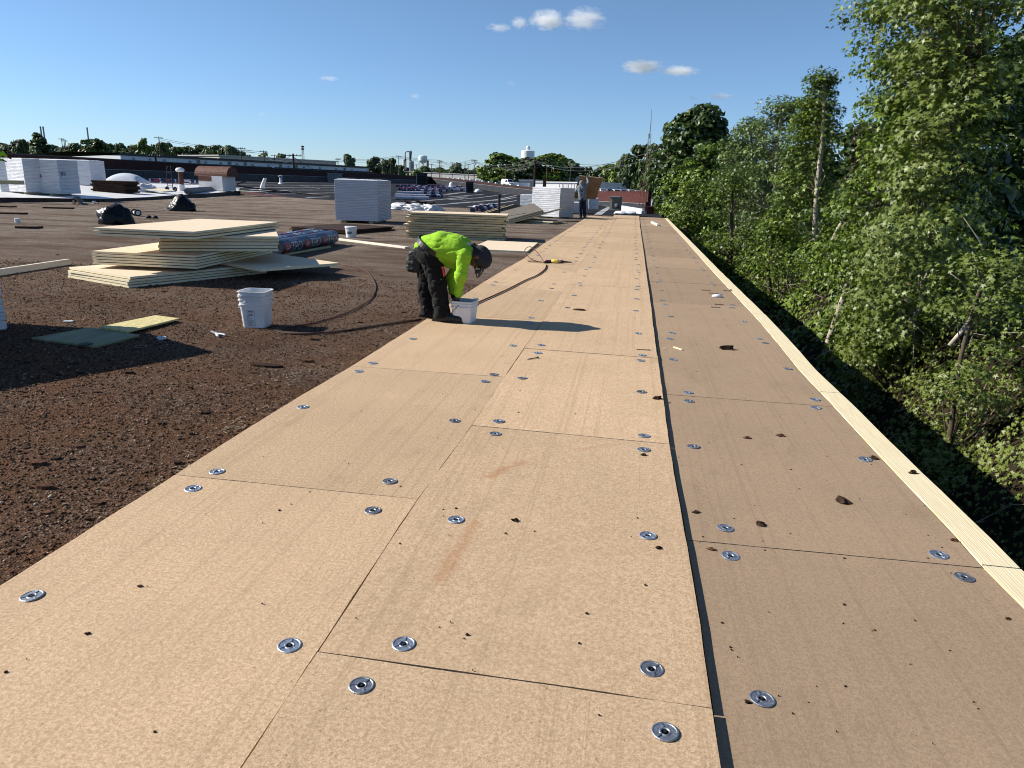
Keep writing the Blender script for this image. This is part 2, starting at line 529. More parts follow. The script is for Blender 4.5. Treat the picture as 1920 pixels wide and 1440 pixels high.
# people
m_hivis = None
def cloth(name, col, var=.15, scale=9, rough=.85):
    M = Mat(name, rough, .2)
    co = M.coord()
    n = M.noise(co, scale, 5, .6)
    M.color(M.mix(M.ramp(n, [(.35, 0), (.7, 1)]), col, tuple(c*(1-2*var) for c in col)))
    b1 = M.bump(M.noise(co, 15, 3, .6, .8), .55, .018)
    M.bump(M.noise(co, 320, 2), .2, .001, b1)
    M.p.inputs['Sheen Weight'].default_value = .03
    return M.m
m_hivis = cloth('lime_shirt_cloth', (.29, .56, .028), .07)
m_trouser = cloth('black_work_trousers', (.012, .0115, .012), .25)
_c = m_trouser.node_tree
_p = _c.nodes['Principled BSDF']; _s = _p.inputs['Base Color'].links[0].from_socket
_T = Mat.__new__(Mat); _T.m = m_trouser; _T.nt = _c; _T.p = _p
_T.link(_T.mix(_T.ramp(_T.noise(_T.coord(), 17, 3, .5), [(.715, 0), (.74, .8)]), _s, (.30, .29, .28)), _p.inputs['Base Color'])
m_denim = cloth('dark_blue_denim', (.028, .042, .075), .25)
m_hoodie = cloth('grey_blue_hoodie', (.20, .235, .27), .15)
m_cap = cloth('dark_grey_cap', (.035, .037, .043), .2)
m_leather = simple('black_leather', (.017, .016, .016), .45, .4, var=.3, scale=20, bump=.4, bscale=50)
m_skin = simple('brown_skin', (.155, .078, .048), .55, .4, var=.1, scale=10)
m_glove = simple('dark_glove', (.042, .026, .021), .75, .3, var=.25, scale=20)
m_eye = simple('eye_white', (.6, .58, .55), .3, .5, var=.03)
# buildings
def siding_mat(name, col):
    M = Mat(name, .6, .35)
    co = M.position()
    sx = _n(M.nt, 'ShaderNodeSeparateXYZ'); M.link(co, sx.inputs[0])
    base = M.mix(M.ramp(M.noise(M.scaled(co, (.3, .3, 1.5)), .5, 5, .6), [(.35, 0), (.75, .5)]), col, tuple(c*.72 for c in col))
    M.color(base)
    return M.m
m_siding = siding_mat('pale_metal_siding', (.74, .76, .78))
m_siding_beige = siding_mat('beige_block_wall', (.42, .39, .34))
m_siding_grey = siding_mat('grey_metal_siding', (.30, .335, .36))
m_roof_pale = siding_mat('pale_flat_roof', (.40, .41, .40))
m_roof_white = siding_mat('white_flat_roof', (.66, .68, .70))
m_roof_edge = simple('dark_roof_edge', (.05, .05, .055), .6, .3, var=.2)
m_awning = simple('dark_dock_canopy', (.022, .026, .03), .7, .3, var=.2)
m_glass = simple('dull_window_glass', (.045, .055, .06), .15, .5, var=.2)
m_frame = simple('grey_window_frame', (.30, .33, .33), .5, .4, var=.1)
m_white_metal = simple('white_trailer_metal', (.78, .80, .80), .4, .45, var=.07, scale=.6)
m_pole = simple('weathered_pole_wood', (.12, .095, .075), .9, .15, var=.25, scale=2)
m_pole_dark = simple('creosoted_pole_wood', (.045, .035, .032), .9, .15, var=.25, scale=2)
m_wire = simple('overhead_wire', (.05, .05, .055), .6, .3, var=.1)
m_concrete = simple('chimney_concrete', (.36, .37, .38), .85, .2, var=.1, scale=.6)
m_tank = simple('white_tank_paint', (.76, .79, .79), .45, .4, var=.05, scale=.4)
m_tank_green = simple('pale_green_tank_paint', (.56, .66, .62), .5, .4, var=.07, scale=.4)
m_plant = simple('industrial_grey', (.22, .23, .235), .6, .4, var=.25, scale=.5)
m_plant_pale = simple('industrial_pale_tank', (.48, .47, .45), .6, .4, var=.2, scale=.5)
m_plant_dark = simple('dark_stack_steel', (.075, .065, .06), .7, .3, var=.25, scale=.5)
m_sign_red = simple('red_sign_lettering', (.28, .035, .04), .6, .3, var=.1)
m_asphalt = simple('grey_lot_asphalt', (.20, .19, .18), .9, .15, var=.2, scale=.3)
m_grass = simple('rough_grass_ground', (.055, .07, .030), .95, .1, var=.3, scale=.12, bump=.4, bscale=2, bdist=.2)
m_mast = simple('rusty_mast_steel', (.17, .085, .06), .7, .35, .2, var=.3, scale=4)
m_mast_grey = simple('grey_mast_steel', (.27, .28, .29), .6, .4, .3, var=.2, scale=4)
m_teal = simple('teal_container_paint', (.012, .14, .115), .5, .4, var=.2, scale=1.2)
m_ac = simple('grey_green_unit_paint', (.20, .225, .19), .6, .35, var=.15, scale=2)
m_ac_dark = simple('dark_grille', (.035, .04, .038), .7, .3, var=.2)
m_car_white = simple('white_car_paint', (.76, .77, .78), .25, .5, var=.03)
m_car_silver = simple('silver_car_paint', (.45, .46, .47), .28, .5, .4, var=.05)
m_car_dark = simple('dark_car_paint', (.04, .045, .055), .25, .5, var=.05)
m_car_glass = simple('car_glass', (.02, .025, .03), .08, .6, var=.05)
m_lamp_red = simple('tail_lamp_red', (.35, .02, .02), .3, .5, var=.05)
m_dome = simple('milky_skylight_plastic', (.62, .66, .70), .35, .45, var=.05)
# vegetation
def leaf_mat(name, dark, light, under, trans=.15, gloss=.46):
    M = Mat(name, gloss, .42)
    at_ = _n(M.nt, 'ShaderNodeAttribute'); at_.attribute_name = 'tint'
    base = M.ramp(at_.outputs['Fac'], [(0, dark), (.6, light), (1, tuple(c*1.5 for c in light))])
    g = _n(M.nt, 'ShaderNodeNewGeometry')
    base2 = M.mix(g.outputs['Backfacing'], base, under)
    M.color(base2)
    tr = _n(M.nt, 'ShaderNodeBsdfTranslucent')
    M.link(M.mix(.5, base, (.10, .17, .02)), tr.inputs['Color'])
    mx = _n(M.nt, 'ShaderNodeMixShader'); mx.inputs[0].default_value = trans
    M.link(M.p.outputs[0], mx.inputs[1]); M.link(tr.outputs[0], mx.inputs[2])
    M.link(mx.outputs[0], M.out.inputs['Surface'])
    return M.m
m_leaf = leaf_mat('maple_leaf', (.022, .050, .004), (.108, .165, .012), (.13, .17, .035))
m_leaf_silver = leaf_mat('silver_backed_leaf', (.032, .060, .010), (.10, .150, .03), (.26, .30, .17), .12)
m_leaf_dark = leaf_mat('dark_oak_leaf', (.020, .040, .008), (.050, .086, .016), (.07, .10, .03))
m_leaf_vine = leaf_mat('vine_leaf', (.024, .054, .004), (.114, .172, .012), (.13, .17, .03))
m_leaf_purple = leaf_mat('purplish_leaf', (.020, .016, .012), (.045, .035, .025), (.07, .05, .04))
m_leaf_far = leaf_mat('far_leaf', (.028, .046, .018), (.068, .098, .036), (.08, .11, .05), .2, .6)
m_bark_pale = simple('pale_grey_bark', (.46, .41, .34), .9, .15, var=.3, scale=5, bump=.5, bscale=25, bdist=.02)
m_bark = simple('brown_grey_bark', (.12, .095, .072), .9, .15, var=.3, scale=4, bump=.5, bscale=22, bdist=.02)
m_forest_floor = simple('dark_leaf_litter', (.030, .024, .014), .95, .1, var=.4, scale=1.2, bump=.6, bscale=5, bdist=.1)
rng = random.Random(7)
nr = np.random.default_rng(11)

# ================================================================== SETTING
# ---- terrain out to the horizon
def polar_ground():
    rad = [0, 30, 45, 55, 65, 75, 90, 120, 160, 220, 300, 420, 600, 900, 1500, 3000, 7000]
    n = 72
    vs, fs = [], []
    for r in rad:
        for k in range(n):
            a = 2*math.pi*k/n
            x, y = r*math.sin(a), r*math.cos(a)
            vs.append((x, y, zterr(x, y)-.02))
    for i in range(len(rad)-1):
        for k in range(n):
            fs.append((i*n+k, (i+1)*n+k, (i+1)*n+(k+1) % n, i*n+(k+1) % n))
    m = MB().add(vs, fs)
    m.f = [tuple(reversed(f)) for f in m.f]
    o = m.build('ground', m_grass)
    bm = bmesh.new(); bm.from_mesh(o.data)
    bmesh.ops.remove_doubles(bm, verts=bm.verts, dist=1e-4)
    bmesh.ops.recalc_face_normals(bm, faces=bm.faces)
    if sum(f.normal.z for f in bm.faces) < 0: bmesh.ops.reverse_faces(bm, faces=bm.faces)
    bm.to_mesh(o.data); bm.free()
    return prop(o, kind='structure')
polar_ground()

def ground_patch(name, x0, x1, y0, y1, mat, dz, nx=8, ny=12):
    vs = []
    for j in range(ny+1):
        for i in range(nx+1):
            x = x0+(x1-x0)*i/nx; y = y0+(y1-y0)*j/ny
            vs.append((x, y, zterr(x, y)+dz))
    fs = [(j*(nx+1)+i, j*(nx+1)+i+1, (j+1)*(nx+1)+i+1, (j+1)*(nx+1)+i) for j in range(ny) for i in range(nx)]
    return prop(MB().add(vs, fs).build(name, mat), kind='structure')
ground_patch('parking_lot', -40, 22, 82, 345, m_asphalt, .06, 12, 30)
ground_patch('truck_yard', -190, -41, 215, 520, m_asphalt, .06, 12, 16)
ground_patch('forest_floor', 1.9, 60, -14, 80, m_forest_floor, .05, 16, 24)

# ---- the old gravel roof and the building under it
GRAVEL = [(-45, -14), (1.5, -14), (1.5, 39.2), (-2.2, 39.3), (-6.2, 40.0), (-9.7, 42.3), (-14.8, 44.0), (-19.8, 47.3), (-27, 51), (-32, 55), (-45, 57)]
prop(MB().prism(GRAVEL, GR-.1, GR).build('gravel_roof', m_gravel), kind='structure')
prop(MB().prism([(-60, -15), (1.66, -15), (1.66, 71.5), (-18, 121), (-46, 166), (-60, 166)], -6.0, -1.2).build('building_wall', m_brick), kind='structure')
prop(MB().box((1.63, 13, -.72), (.10, 56, .95)).build('eave_wall', m_dark_brick or m_brick), kind='structure')

# ---- newer roof: black base sheet, white membrane
front = [(-45, 57.2), (-32, 55.0), (-27, 51), (-19.8, 47.3), (-14.8, 44.0), (-9.7, 42.3), (-6.2, 40.0), (-2.2, 39.3), (1.62, 39.2)]
back = [(-44.2, 70), (-45, 100), (-46, 166), (-34, 147), (-18, 121), (-10.5, 102), (-3.7, 86), (-1.2, 78), (1.62, 71.2)]
def interp(poly, n):
    P_ = np.array(poly, float)
    L = np.r_[0, np.cumsum(np.linalg.norm(np.diff(P_, axis=0), axis=1))]
    t = np.linspace(0, L[-1], n)
    return np.c_[np.interp(t, L, P_[:, 0]), np.interp(t, L, P_[:, 1])]
def roof_sheet():
    # rows of quads between the old roof's edge and the parapet, following the pitch
    nu, nv = 9*5+1, 24
    f_ = np.array([np.array(front[min(i, 8)]) for i in range(9)]); b_ = np.array(back)
    vs, fs = [], []
    for i in range(nu):
        t = i/(nu-1)*8; k = min(int(t), 7); w = t-k
        A = f_[k]*(1-w)+f_[k+1]*w; B = b_[k]*(1-w)+b_[k+1]*w
        for j in range(nv+1):
            p = A+(B-A)*(j/nv)
            vs.append((p[0], p[1], zroof(p[0], p[1])))
    for i in range(nu-1):
        for j in range(nv):
            fs.append((i*(nv+1)+j, (i+1)*(nv+1)+j, (i+1)*(nv+1)+j+1, i*(nv+1)+j+1))
    return prop(MB().add(vs, fs).build('black_roof_sheet', m_black_roof), kind='structure')
roof_sheet()
def strip(pts, w, dz=.006, name='seam_strip', parent=None, mat=None, jit=.0):
    """a flat ribbon lying on the newer roof"""
    m = MB()
    P_ = [Vector((p[0], p[1], 0)) for p in pts]
    dense = []
    for a, b in zip(P_, P_[1:]):
        n = max(1, int((b-a).length/3))
        dense += [a.lerp(b, k/n) for k in range(n)]
    dense.append(P_[-1])
    vs = []
    for i, p in enumerate(dense):
        t = (dense[min(i+1, len(dense)-1)]-dense[max(i-1, 0)]).normalized()
        s = Vector((-t.y, t.x, 0))
        ww = w*(1+rng.uniform(-jit, jit))
        for sg in (-1, 1):
            q = p+s*sg*ww/2
            vs.append((q.x, q.y, zroof(q.x, q.y)+dz))
    fs = [(2*i, 2*i+2, 2*i+3, 2*i+1) for i in range(len(dense)-1)]
    m.add(vs, fs)
    m.f = [tuple(reversed(f)) for f in m.f]
    return m.build(name, mat or m_seam, parent)
seams = prop(thing('roof_seams', None, None), kind='structure')
# long laps of the sheet: pixel pairs along each lap, as they run over the roof
for a, b in [((436, 341), (634, 343.5)), ((436, 346.5), (634, 348)), ((434, 351.5), (634, 352)), ((470, 356.5), (634, 356.5)), ((490, 364.5), (634, 361.5)), ((575, 370.5), (660, 368)),
             ((738, 372), (870, 361)), ((738, 381), (875, 369)), ((812, 385), (968, 366.5)), ((842, 381.5), (968, 370)), ((842, 374.5), (968, 361.8)), ((842, 369), (935, 361.5)), ((842, 363), (905, 358)), ((880, 387.5), (968, 376)), ((800, 360), (842, 356.5))]:
    p, q = on(*a), on(*b)
    strip([(p.x, p.y), (q.x, q.y)], .30, .008, parent=seams, jit=.25)
for a, b in [((862, 374), (890, 380)), ((890, 380), (935, 386)), ((790, 357), (845, 363)), ((560, 347), (600, 354)), ((925, 361), (965, 366))]:
    p, q = on(*a), on(*b)
    strip([(p.x, p.y), (q.x, q.y)], .14, .010, parent=seams, jit=.3)
for a, b in [((1121, 403), (1143, 388)), ((1161, 395), (1172, 389)), ((1123, 384), (1143, 387)), ((1158, 388), (1208, 394))]:
    p, q = on(*a), on(*b)
    strip([(p.x, p.y), (q.x, q.y)], .42, .012, parent=seams, jit=.1)

def white_area():
    ys = [-10, 10, 20, 28, 32, 36, 40, 44, 48, 52, 55.5, 58]
    fx = [-26.6, -26.4, -26.6, -27.0, -25.4, -25.9, -26.9, -27.6, -28.6, -29.8, -31.6, -35]
    m = MB(); vs = []; n = 9
    for y, x0 in zip(ys, fx):
        for k in range(n):
            x = x0+(-43.8-x0)*k/(n-1)
            lump = .03*mnoise.noise(Vector((x*.5, y*.5, 3)))
            vs.append((x, y, zroof(x, y)+.02+(lump if k else 0)))
    fs = []
    for j in range(len(ys)-1):
        for k in range(n-1):
            fs.append((j*n+k, (j+1)*n+k, (j+1)*n+k+1, j*n+k+1))
    m.add(vs, fs)
    # the raised front edge over the old roof, its shadow line painted dark
    k0 = len(m.v)
    m.add([(x0+.02, y, GR-.02) for y, x0 in zip(ys, fx)]+[(x0, y, zroof(x0, y)+.018) for y, x0 in zip(ys, fx)], [], 0)
    L = len(ys)
    m.f += [(k0+j, k0+j+1, k0+L+j+1, k0+L+j) for j in range(L-1)]; m.m += [1]*(L-1)
    return prop(m.build('white_membrane', [m_white_tpo, m_tar_and_shade], smooth=False), kind='structure')
white_area()
# pale tongue of membrane at the end of the white area, and grey walk strip behind it
for pts, w in [(((432, 357.5), (500, 361)), .9), (((370, 353.5), (440, 357)), 1.6)]:
    p, q = on(*pts[0]), on(*pts[1])
    prop(strip([(p.x, p.y), (q.x, q.y)], w, .03, 'membrane_tongue', mat=m_white_tpo, jit=.5), kind='structure')

# ---- parapet walls of the far roof
def parapet(name, label, line, h, brick_frac, cap_mat, z_off=0.0, brick=None):
    brick = brick or m_brick_shaded
    t = thing(name, label, 'wall', (line[0][0], line[0][1], 0))
    b, fl, cp = MB(), MB(), MB()
    for (x0, y0), (x1, y1) in zip(line, line[1:]):
        n = max(1, int(math.hypot(x1-x0, y1-y0)/8))
        for i in range(n):
            a = Vector((x0+(x1-x0)*i/n, y0+(y1-y0)*i/n, 0)); c = Vector((x0+(x1-x0)*(i+1)/n, y0+(y1-y0)*(i+1)/n, 0))
            za, zc = zroof(a.x, a.y)+z_off, zroof(c.x, c.y)+z_off
            d = (c-a).normalized(); nrm = Vector((-d.y, d.x, 0))*.15
            def seg(m, z0, z1, k):
                vs = []
                for p, zz in ((a, za), (c, zc)):
                    for s in (-k, k):
                        for z in (z0, z1):
                            vs.append(p+nrm*s+Vector((0, 0, zz+z)))
                m.add(vs, [(0, 1, 5, 4), (2, 6, 7, 3), (1, 3, 7, 5), (0, 4, 6, 2), (0, 2, 3, 1), (4, 5, 7, 6)])
            seg(fl, -.6, h*(1-brick_frac), 1.15)
            seg(b, h*(1-brick_frac), h-.07, 1.0)
            seg(cp, h-.07, h, 1.25)
    b.build('brick_face', brick, t, world=True)
    fl.build('flashing', m_flash, t, world=True)
    cp.build('coping', cap_mat, t, world=True)
    # termination bar along the flashing
    m = MB()
    for (x0, y0), (x1, y1) in zip(line, line[1:]):
        d = Vector((x1-x0, y1-y0, 0)).normalized(); nr_ = Vector((d.y, -d.x, 0))
        for s in (-1, 1):
            o_ = nr_*.19*s
            m.tube([(x0+o_.x, y0+o_.y, zroof(x0, y0)+z_off+h*(1-brick_frac)), (x1+o_.x, y1+o_.y, zroof(x1, y1)+z_off+h*(1-brick_frac))], .035, 5)
    m.build('termination_bar', m_term, t, world=True)
    return t
wall_w = parapet('brick_parapet', 'long dark brick parapet with black flashing in front of the white warehouse', [(-44.6, 20), (-44.9, 70), (-45.6, 110), (-46.6, 166)], 1.62, .55, m_roof_edge)
wall_n = parapet('brick_parapet', 'dark brick parapet with white coping blocks, running off past the black vents', [(-46.6, 166), (-18, 121.5), (-10.2, 102.3), (-4.0, 86.8)], 1.5, .3, m_roof_edge)
wall_e = parapet('brick_parapet', 'red brick parapet wall behind the grey roof unit, at the end of the roof', [(-4.0, 86.8), (1.55, 71.6)], 1.62, .72, m_brick, brick=m_brick)
# white coping blocks on the second parapet
for k in range(12):
    px = 866+k*11.5
    Y = 1/(1/200+(px-866)*(1/121-1/200)/134) if px < 1000 else 121
    w = .0
    s = (px-866)/134
    x = -46.6+(28.6)*min(1, .25+.75*s); y = 166-(44.5)*min(1, .25+.75*s)
    MB().box((x, y, zroof(x, y)+1.60), (.55, .45, .16), -.99).build('coping_block', m_white_paint, wall_n, world=True)

# ---- the boards laid out along the roof edge
LE = [(-700, 1540), (0, 1097), (335, 885), (469, 799), (566, 740), (659, 686), (792, 602.6), (900, 533), (946, 505), (982, 485), (1019, 457), (1049, 439), (1088, 415), (1103, 405)]
LM = [(250, 1743), (452, 1440), (600, 1215), (783, 935), (885, 797), (983, 653), (1035, 578), (1074, 517), (1104, 473), (1130, 435), (1148, 408)]
MR = [(1430, 1860), (1351, 1440), (1307, 1120), (1255, 830), (1234, 672), (1223, 591), (1217, 545), (1211, 503), (1208, 479), (1200, 423), (1198.5, 402)]
RE = [(2300, 1540), (1920, 1143), (1840, 1062), (1790, 1004), (1702, 912), (1643, 850), (1563, 763), (1497, 694), (1456, 642), (1421, 600), (1335, 508), (1287, 454), (1254, 418), (1248, 411)]
def edge(poly, z):
    P_ = sorted([(gz(x, y, z).y, gz(x, y, z).x) for x, y in poly])
    ys = [p[0] for p in P_]; xs = [p[1] for p in P_]
    return lambda Y: float(np.interp(Y, ys, xs))
ZR = -.026
eL, eLM, eMR, eR = edge(LE, 0), edge(LM, 0), edge(MR, 0), edge(RE, ZR)
JL = [((335, 890), (780, 935)), ((659, 686), (940, 706)), ((815, 590), (1012, 600)), ((905, 531), (1049, 547)), ((980, 486), (1082, 513)), ((1022, 460), (1104, 473))]
JM = [((600, 1222), (1335, 1327)), ((885, 797), (1255, 832)), ((983, 653), (1235, 672)), ((1035, 579), (1221, 590)), ((1066, 533), (1215, 542)), ((1089, 503), (1211, 509)), ((1111, 464), (1206, 471))]
JR = [((1290, 1013), (1840, 1065)), ((1250, 740), (1563, 763)), ((1230, 627), (1455, 641)), ((1211, 500), (1330, 506)), ((1209, 479), (1310, 486))]
def joints(J, z, y_end, pitch=2.2):
    out = []
    for a, b in J:
        out.append((gz(*a, z).y, gz(*b, z).y))
    first = sum(out[0])/2
    res = [(first-pitch*k, first-pitch*k) for k in (2, 1)]+out
    # keep steps plausible, fill the gaps a full sheet leaves
    full = [res[0]]
    for j in res[1:]:
        gap = (sum(j)-sum(full[-1]))/2
        n = max(1, round(gap/2.2))
        for k in range(1, n):
            w = k/n
            full.append((full[-1][0]*(1-1/(n-k+1))+j[0]/(n-k+1), full[-1][1]*(1-1/(n-k+1))+j[1]/(n-k+1)))
        full.append(j)
    while sum(full[-1])/2 < y_end-1.2:
        y = sum(full[-1])/2+pitch+rng.uniform(-.04, .04)
        full.append((y, y))
    full[-1] = (y_end, y_end+.02)
    return full
boarding = prop(thing('roof_boarding', None, None), kind='structure')
plate_me = None
def plate_mesh():
    global plate_me
    if plate_me: return plate_me
    m = MB()
    r = .0385
    m.lathe([(r, 0), (r, .0022), (r*.94, .0038), (r*.86, .0038), (r*.80, .0022), (r*.46, .0018), (r*.40, .0034), (r*.33, .0034), (r*.27, .001)], 26, mi=0)
    m.f.pop(); m.m.pop(); m.f.pop(); m.m.pop()
    for k in range(3):
        a = 2*math.pi*k/3+.4
        m.box((math.cos(a)*r*.62, math.sin(a)*r*.62, .0028), (r*.42, .0052, .0034), a, mi=0)
    m.lathe([(r*.27, .0006), (.001, .0006)], 12, mi=1)
    m.lathe([(r*.15, .0006), (r*.15, .0032), (r*.05, .0034)], 6, mi=1)
    me_o = m.build('fastener_plate', [m_galv, m_black])
    plate_me = me_o.data
    bpy.data.objects.remove(me_o)
    return plate_me

# rust marks of dragged metal on one sheet: capsule shaped stains in the material
def stain_board_mat():
    m = m_board_a.copy(); m.name = 'cover_board_tan_rust_marked'
    S = Mat.__new__(Mat); S.m = m; S.nt = m.node_tree; S.p = S.nt.nodes['Principled BSDF']; S.out = S.nt.nodes['Material Output']
    src = S.p.inputs['Base Color'].links[0].from_socket
    pos = S.position()
    wob = _n(S.nt, 'ShaderNodeTexNoise', Scale=9.0, Detail=4.0); S.link(pos, wob.inputs['Vector'])
    off = _n(S.nt, 'ShaderNodeVectorMath', operation='SCALE'); off.inputs['Scale'].default_value = .05
    S.link(wob.outputs['Color'], off.inputs[0])
    pp = _n(S.nt, 'ShaderNodeVectorMath', operation='ADD'); S.link(pos, pp.inputs[0]); S.link(off.outputs[0], pp.inputs[1])
    total = None
    grain = S.ramp(S.noise(pos, 60, 4, .7), [(.3, .35), (.65, 1)])
    for pa, pb, wd, amt in [((826, 1085), (860, 1030), .022, .75), ((860, 1030), (890, 980), .020, .7), ((922, 893), (945, 877), .022, .95), ((945, 877), (985, 866), .016, .75), ((1085, 842), (1150, 833), .016, .35)]:
        a, b = gz(*pa), gz(*pb)
        a = a+Vector((.025, .025, .025)); b = b+Vector((.025, .025, .025))
        ab = b-a
        d1 = _n(S.nt, 'ShaderNodeVectorMath', operation='SUBTRACT'); S.link(pp.outputs[0], d1.inputs[0]); d1.inputs[1].default_value = a
        dt = _n(S.nt, 'ShaderNodeVectorMath', operation='DOT_PRODUCT'); S.link(d1.outputs[0], dt.inputs[0]); dt.inputs[1].default_value = ab/ab.length_squared
        cl = _n(S.nt, 'ShaderNodeClamp'); S.link(dt.outputs['Value'], cl.inputs[0])
        sc = _n(S.nt, 'ShaderNodeVectorMath', operation='SCALE'); sc.inputs[0].default_value = ab; S.link(cl.outputs[0], sc.inputs['Scale'])
        d2 = _n(S.nt, 'ShaderNodeVectorMath', operation='DISTANCE'); S.link(d1.outputs[0], d2.inputs[0]); S.link(sc.outputs[0], d2.inputs[1])
        mk = S.ramp(S.math('MULTIPLY', d2.outputs['Value'], 1/(wd*2)), [(.25, amt), (1, 0)])
        total = mk if total is None else S.math('MAXIMUM', total, mk)
    total = S.math('MULTIPLY', S.math('MULTIPLY', total, grain), .62)
    S.link(S.mix(total, src, (.30, .115, .04)), S.p.inputs['Base Color'])
    return m
m_board_stained = stain_board_mat()

EXPL = {'L': [(60, 1117), (543, 1210), (362, 916), (699, 957), (407, 884), (731, 902), (568, 763), (853, 789), (673, 696), (910, 715), (699, 681), (926, 702), (774, 635), (962, 648)],
        'M': [(678, 1286), (1247, 1373), (757, 1207), (1222, 1254), (855, 974), (1215, 1004), (929, 813), (1207, 843), (935, 790), (1208, 817), (979, 709), (1203, 735), (1009, 662), (1202, 676), (1015, 648), (1204, 667), (996, 605), (1197, 626)],
        'R': [(1429, 1311), (1370, 1043), (1808, 1083), (1360, 991), (1760, 1041), (1300, 838), (1622, 862), (1292, 753), (1530, 765), (1290, 737), (1528, 750), (1262, 675), (1477, 692), (1256, 636), (1435, 644)]}
def lay_row(row, ea, eb, J, z, mat, thick=.028, gap=.0022, extra=0.0):
    ex = [gz(x, y, z) for x, y in EXPL[row]]
    used_max = max(p.y for p in ex)
    for i in range(len(J)-1):
        (ya0, yb0), (ya1, yb1) = J[i], J[i+1]
        n_long, n_short = 16, 9
        g = gap/2
        ge = .0042 if row == 'M' and (1.2 < ya0 < 2.4 or 1.2 < ya1 < 2.4) else .0026
        out = []
        def jit(a=.0016): return rng.uniform(-a, a)
        gw = rng.choice((0, 0, .002, .005))
        for k in range(n_short):
            w = k/(n_short-1); y = ya0+(yb0-ya0)*w+ge; x = ea(y)+g+(eb(y)-ea(y)-2*g)*w
            out.append((x, y+jit(ge*.75)))
        for k in range(1, n_long):
            w = k/n_long; y = yb0+g+(yb1-yb0-2*g)*w
            x0_, x1_ = eb(yb0), eb(yb1)
            out.append((eb(y)-g-gw+jit(.002), y))
        for k in range(n_short):
            w = 1-k/(n_short-1); y = ya1+(yb1-ya1)*w-ge; x = ea(y)+g+(eb(y)-ea(y)-2*g)*w
            out.append((x, y+jit()))
        for k in range(1, n_long):
            w = 1-k/n_long; y = ya0+g+(ya1-ya0-2*g)*w
            x0_, x1_ = ea(ya0), ea(ya1)
            out.append((ea(y)+g+jit(.002), y))
        cx = sum(p[0] for p in out)/len(out); cy = sum(p[1] for p in out)/len(out)
        zz = z+rng.uniform(-.002, .002)
        m = MB().prism([(p[0]-cx, p[1]-cy) for p in out], -thick, 0)
        mm = mat
        if row == 'M' and ya0 < 2.4 < ya1: mm = m_board_stained
        o = m.build('cover_board', mm, boarding)
        o.location = (cx, cy, zz)
        # plates: those that can be read off the photograph, a sheet pattern beyond
        pts = [(p.x, p.y) for p in ex if ya0 <= p.y < ya1]
        if not pts or ya0 > used_max-1.0:
            for v in (.07, .5, .93):
                for u in (.15, .86):
                    y = ya0+(ya1-ya0)*(v+rng.uniform(-.02, .02)); 
                    if y < used_max+.15 and ya0 < used_max: continue
                    pts.append((ea(y)+(eb(y)-ea(y))*(u+rng.uniform(-.025, .025)), y))
        for x, y in pts:
            p = link('fastener_plate', plate_mesh(), o, (x-cx, y-cy, .0004))
            p.rotation_euler = (rng.uniform(-.05, .05), rng.uniform(-.05, .05), rng.uniform(0, 6.28))
lay_row('L', eL, eLM, joints(JL, 0, 36.9), 0.0, m_board_a)
lay_row('M', eLM, eMR, joints(JM, 0, 39.7), 0.0, m_board_a)
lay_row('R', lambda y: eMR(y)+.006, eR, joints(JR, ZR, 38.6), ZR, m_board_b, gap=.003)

# ---- timber nailer along the roof edge
nailer = prop(thing('edge_nailer', None, None), kind='structure')
ys = [-3.0, .35, 2.95, 5.6, 9.2, 12.9, 16.6, 20.2, 23.9, 27.5, 31.2, 36.6, 38.6]
for i in range(len(ys)-1):
    a, b = ys[i]+.004, ys[i+1]-.004
    n = 10
    out = []
    wd = .152
    for k in range(n+1):
        y = a+(b-a)*k/n; out.append((eR(y)+.006+rng.uniform(-.0012, .0012), y))
    for k in range(n, -1, -1):
        y = a+(b-a)*k/n; out.append((eR(y)+wd+rng.uniform(-.003, .003), y))
    cx, cy = sum(p[0] for p in out)/len(out), (a+b)/2
    o = MB().prism([(p[0]-cx, p[1]-cy) for p in out], -.062, -.021).build('plank', m_pine, nailer)
    o.location = (cx, cy, 0)
    o2 = MB().prism([(p[0]-cx+.028, p[1]-cy) for p in out], -.19, -.066).build('plank', m_oldwood, nailer)
    o2.location = (cx, cy, 0)

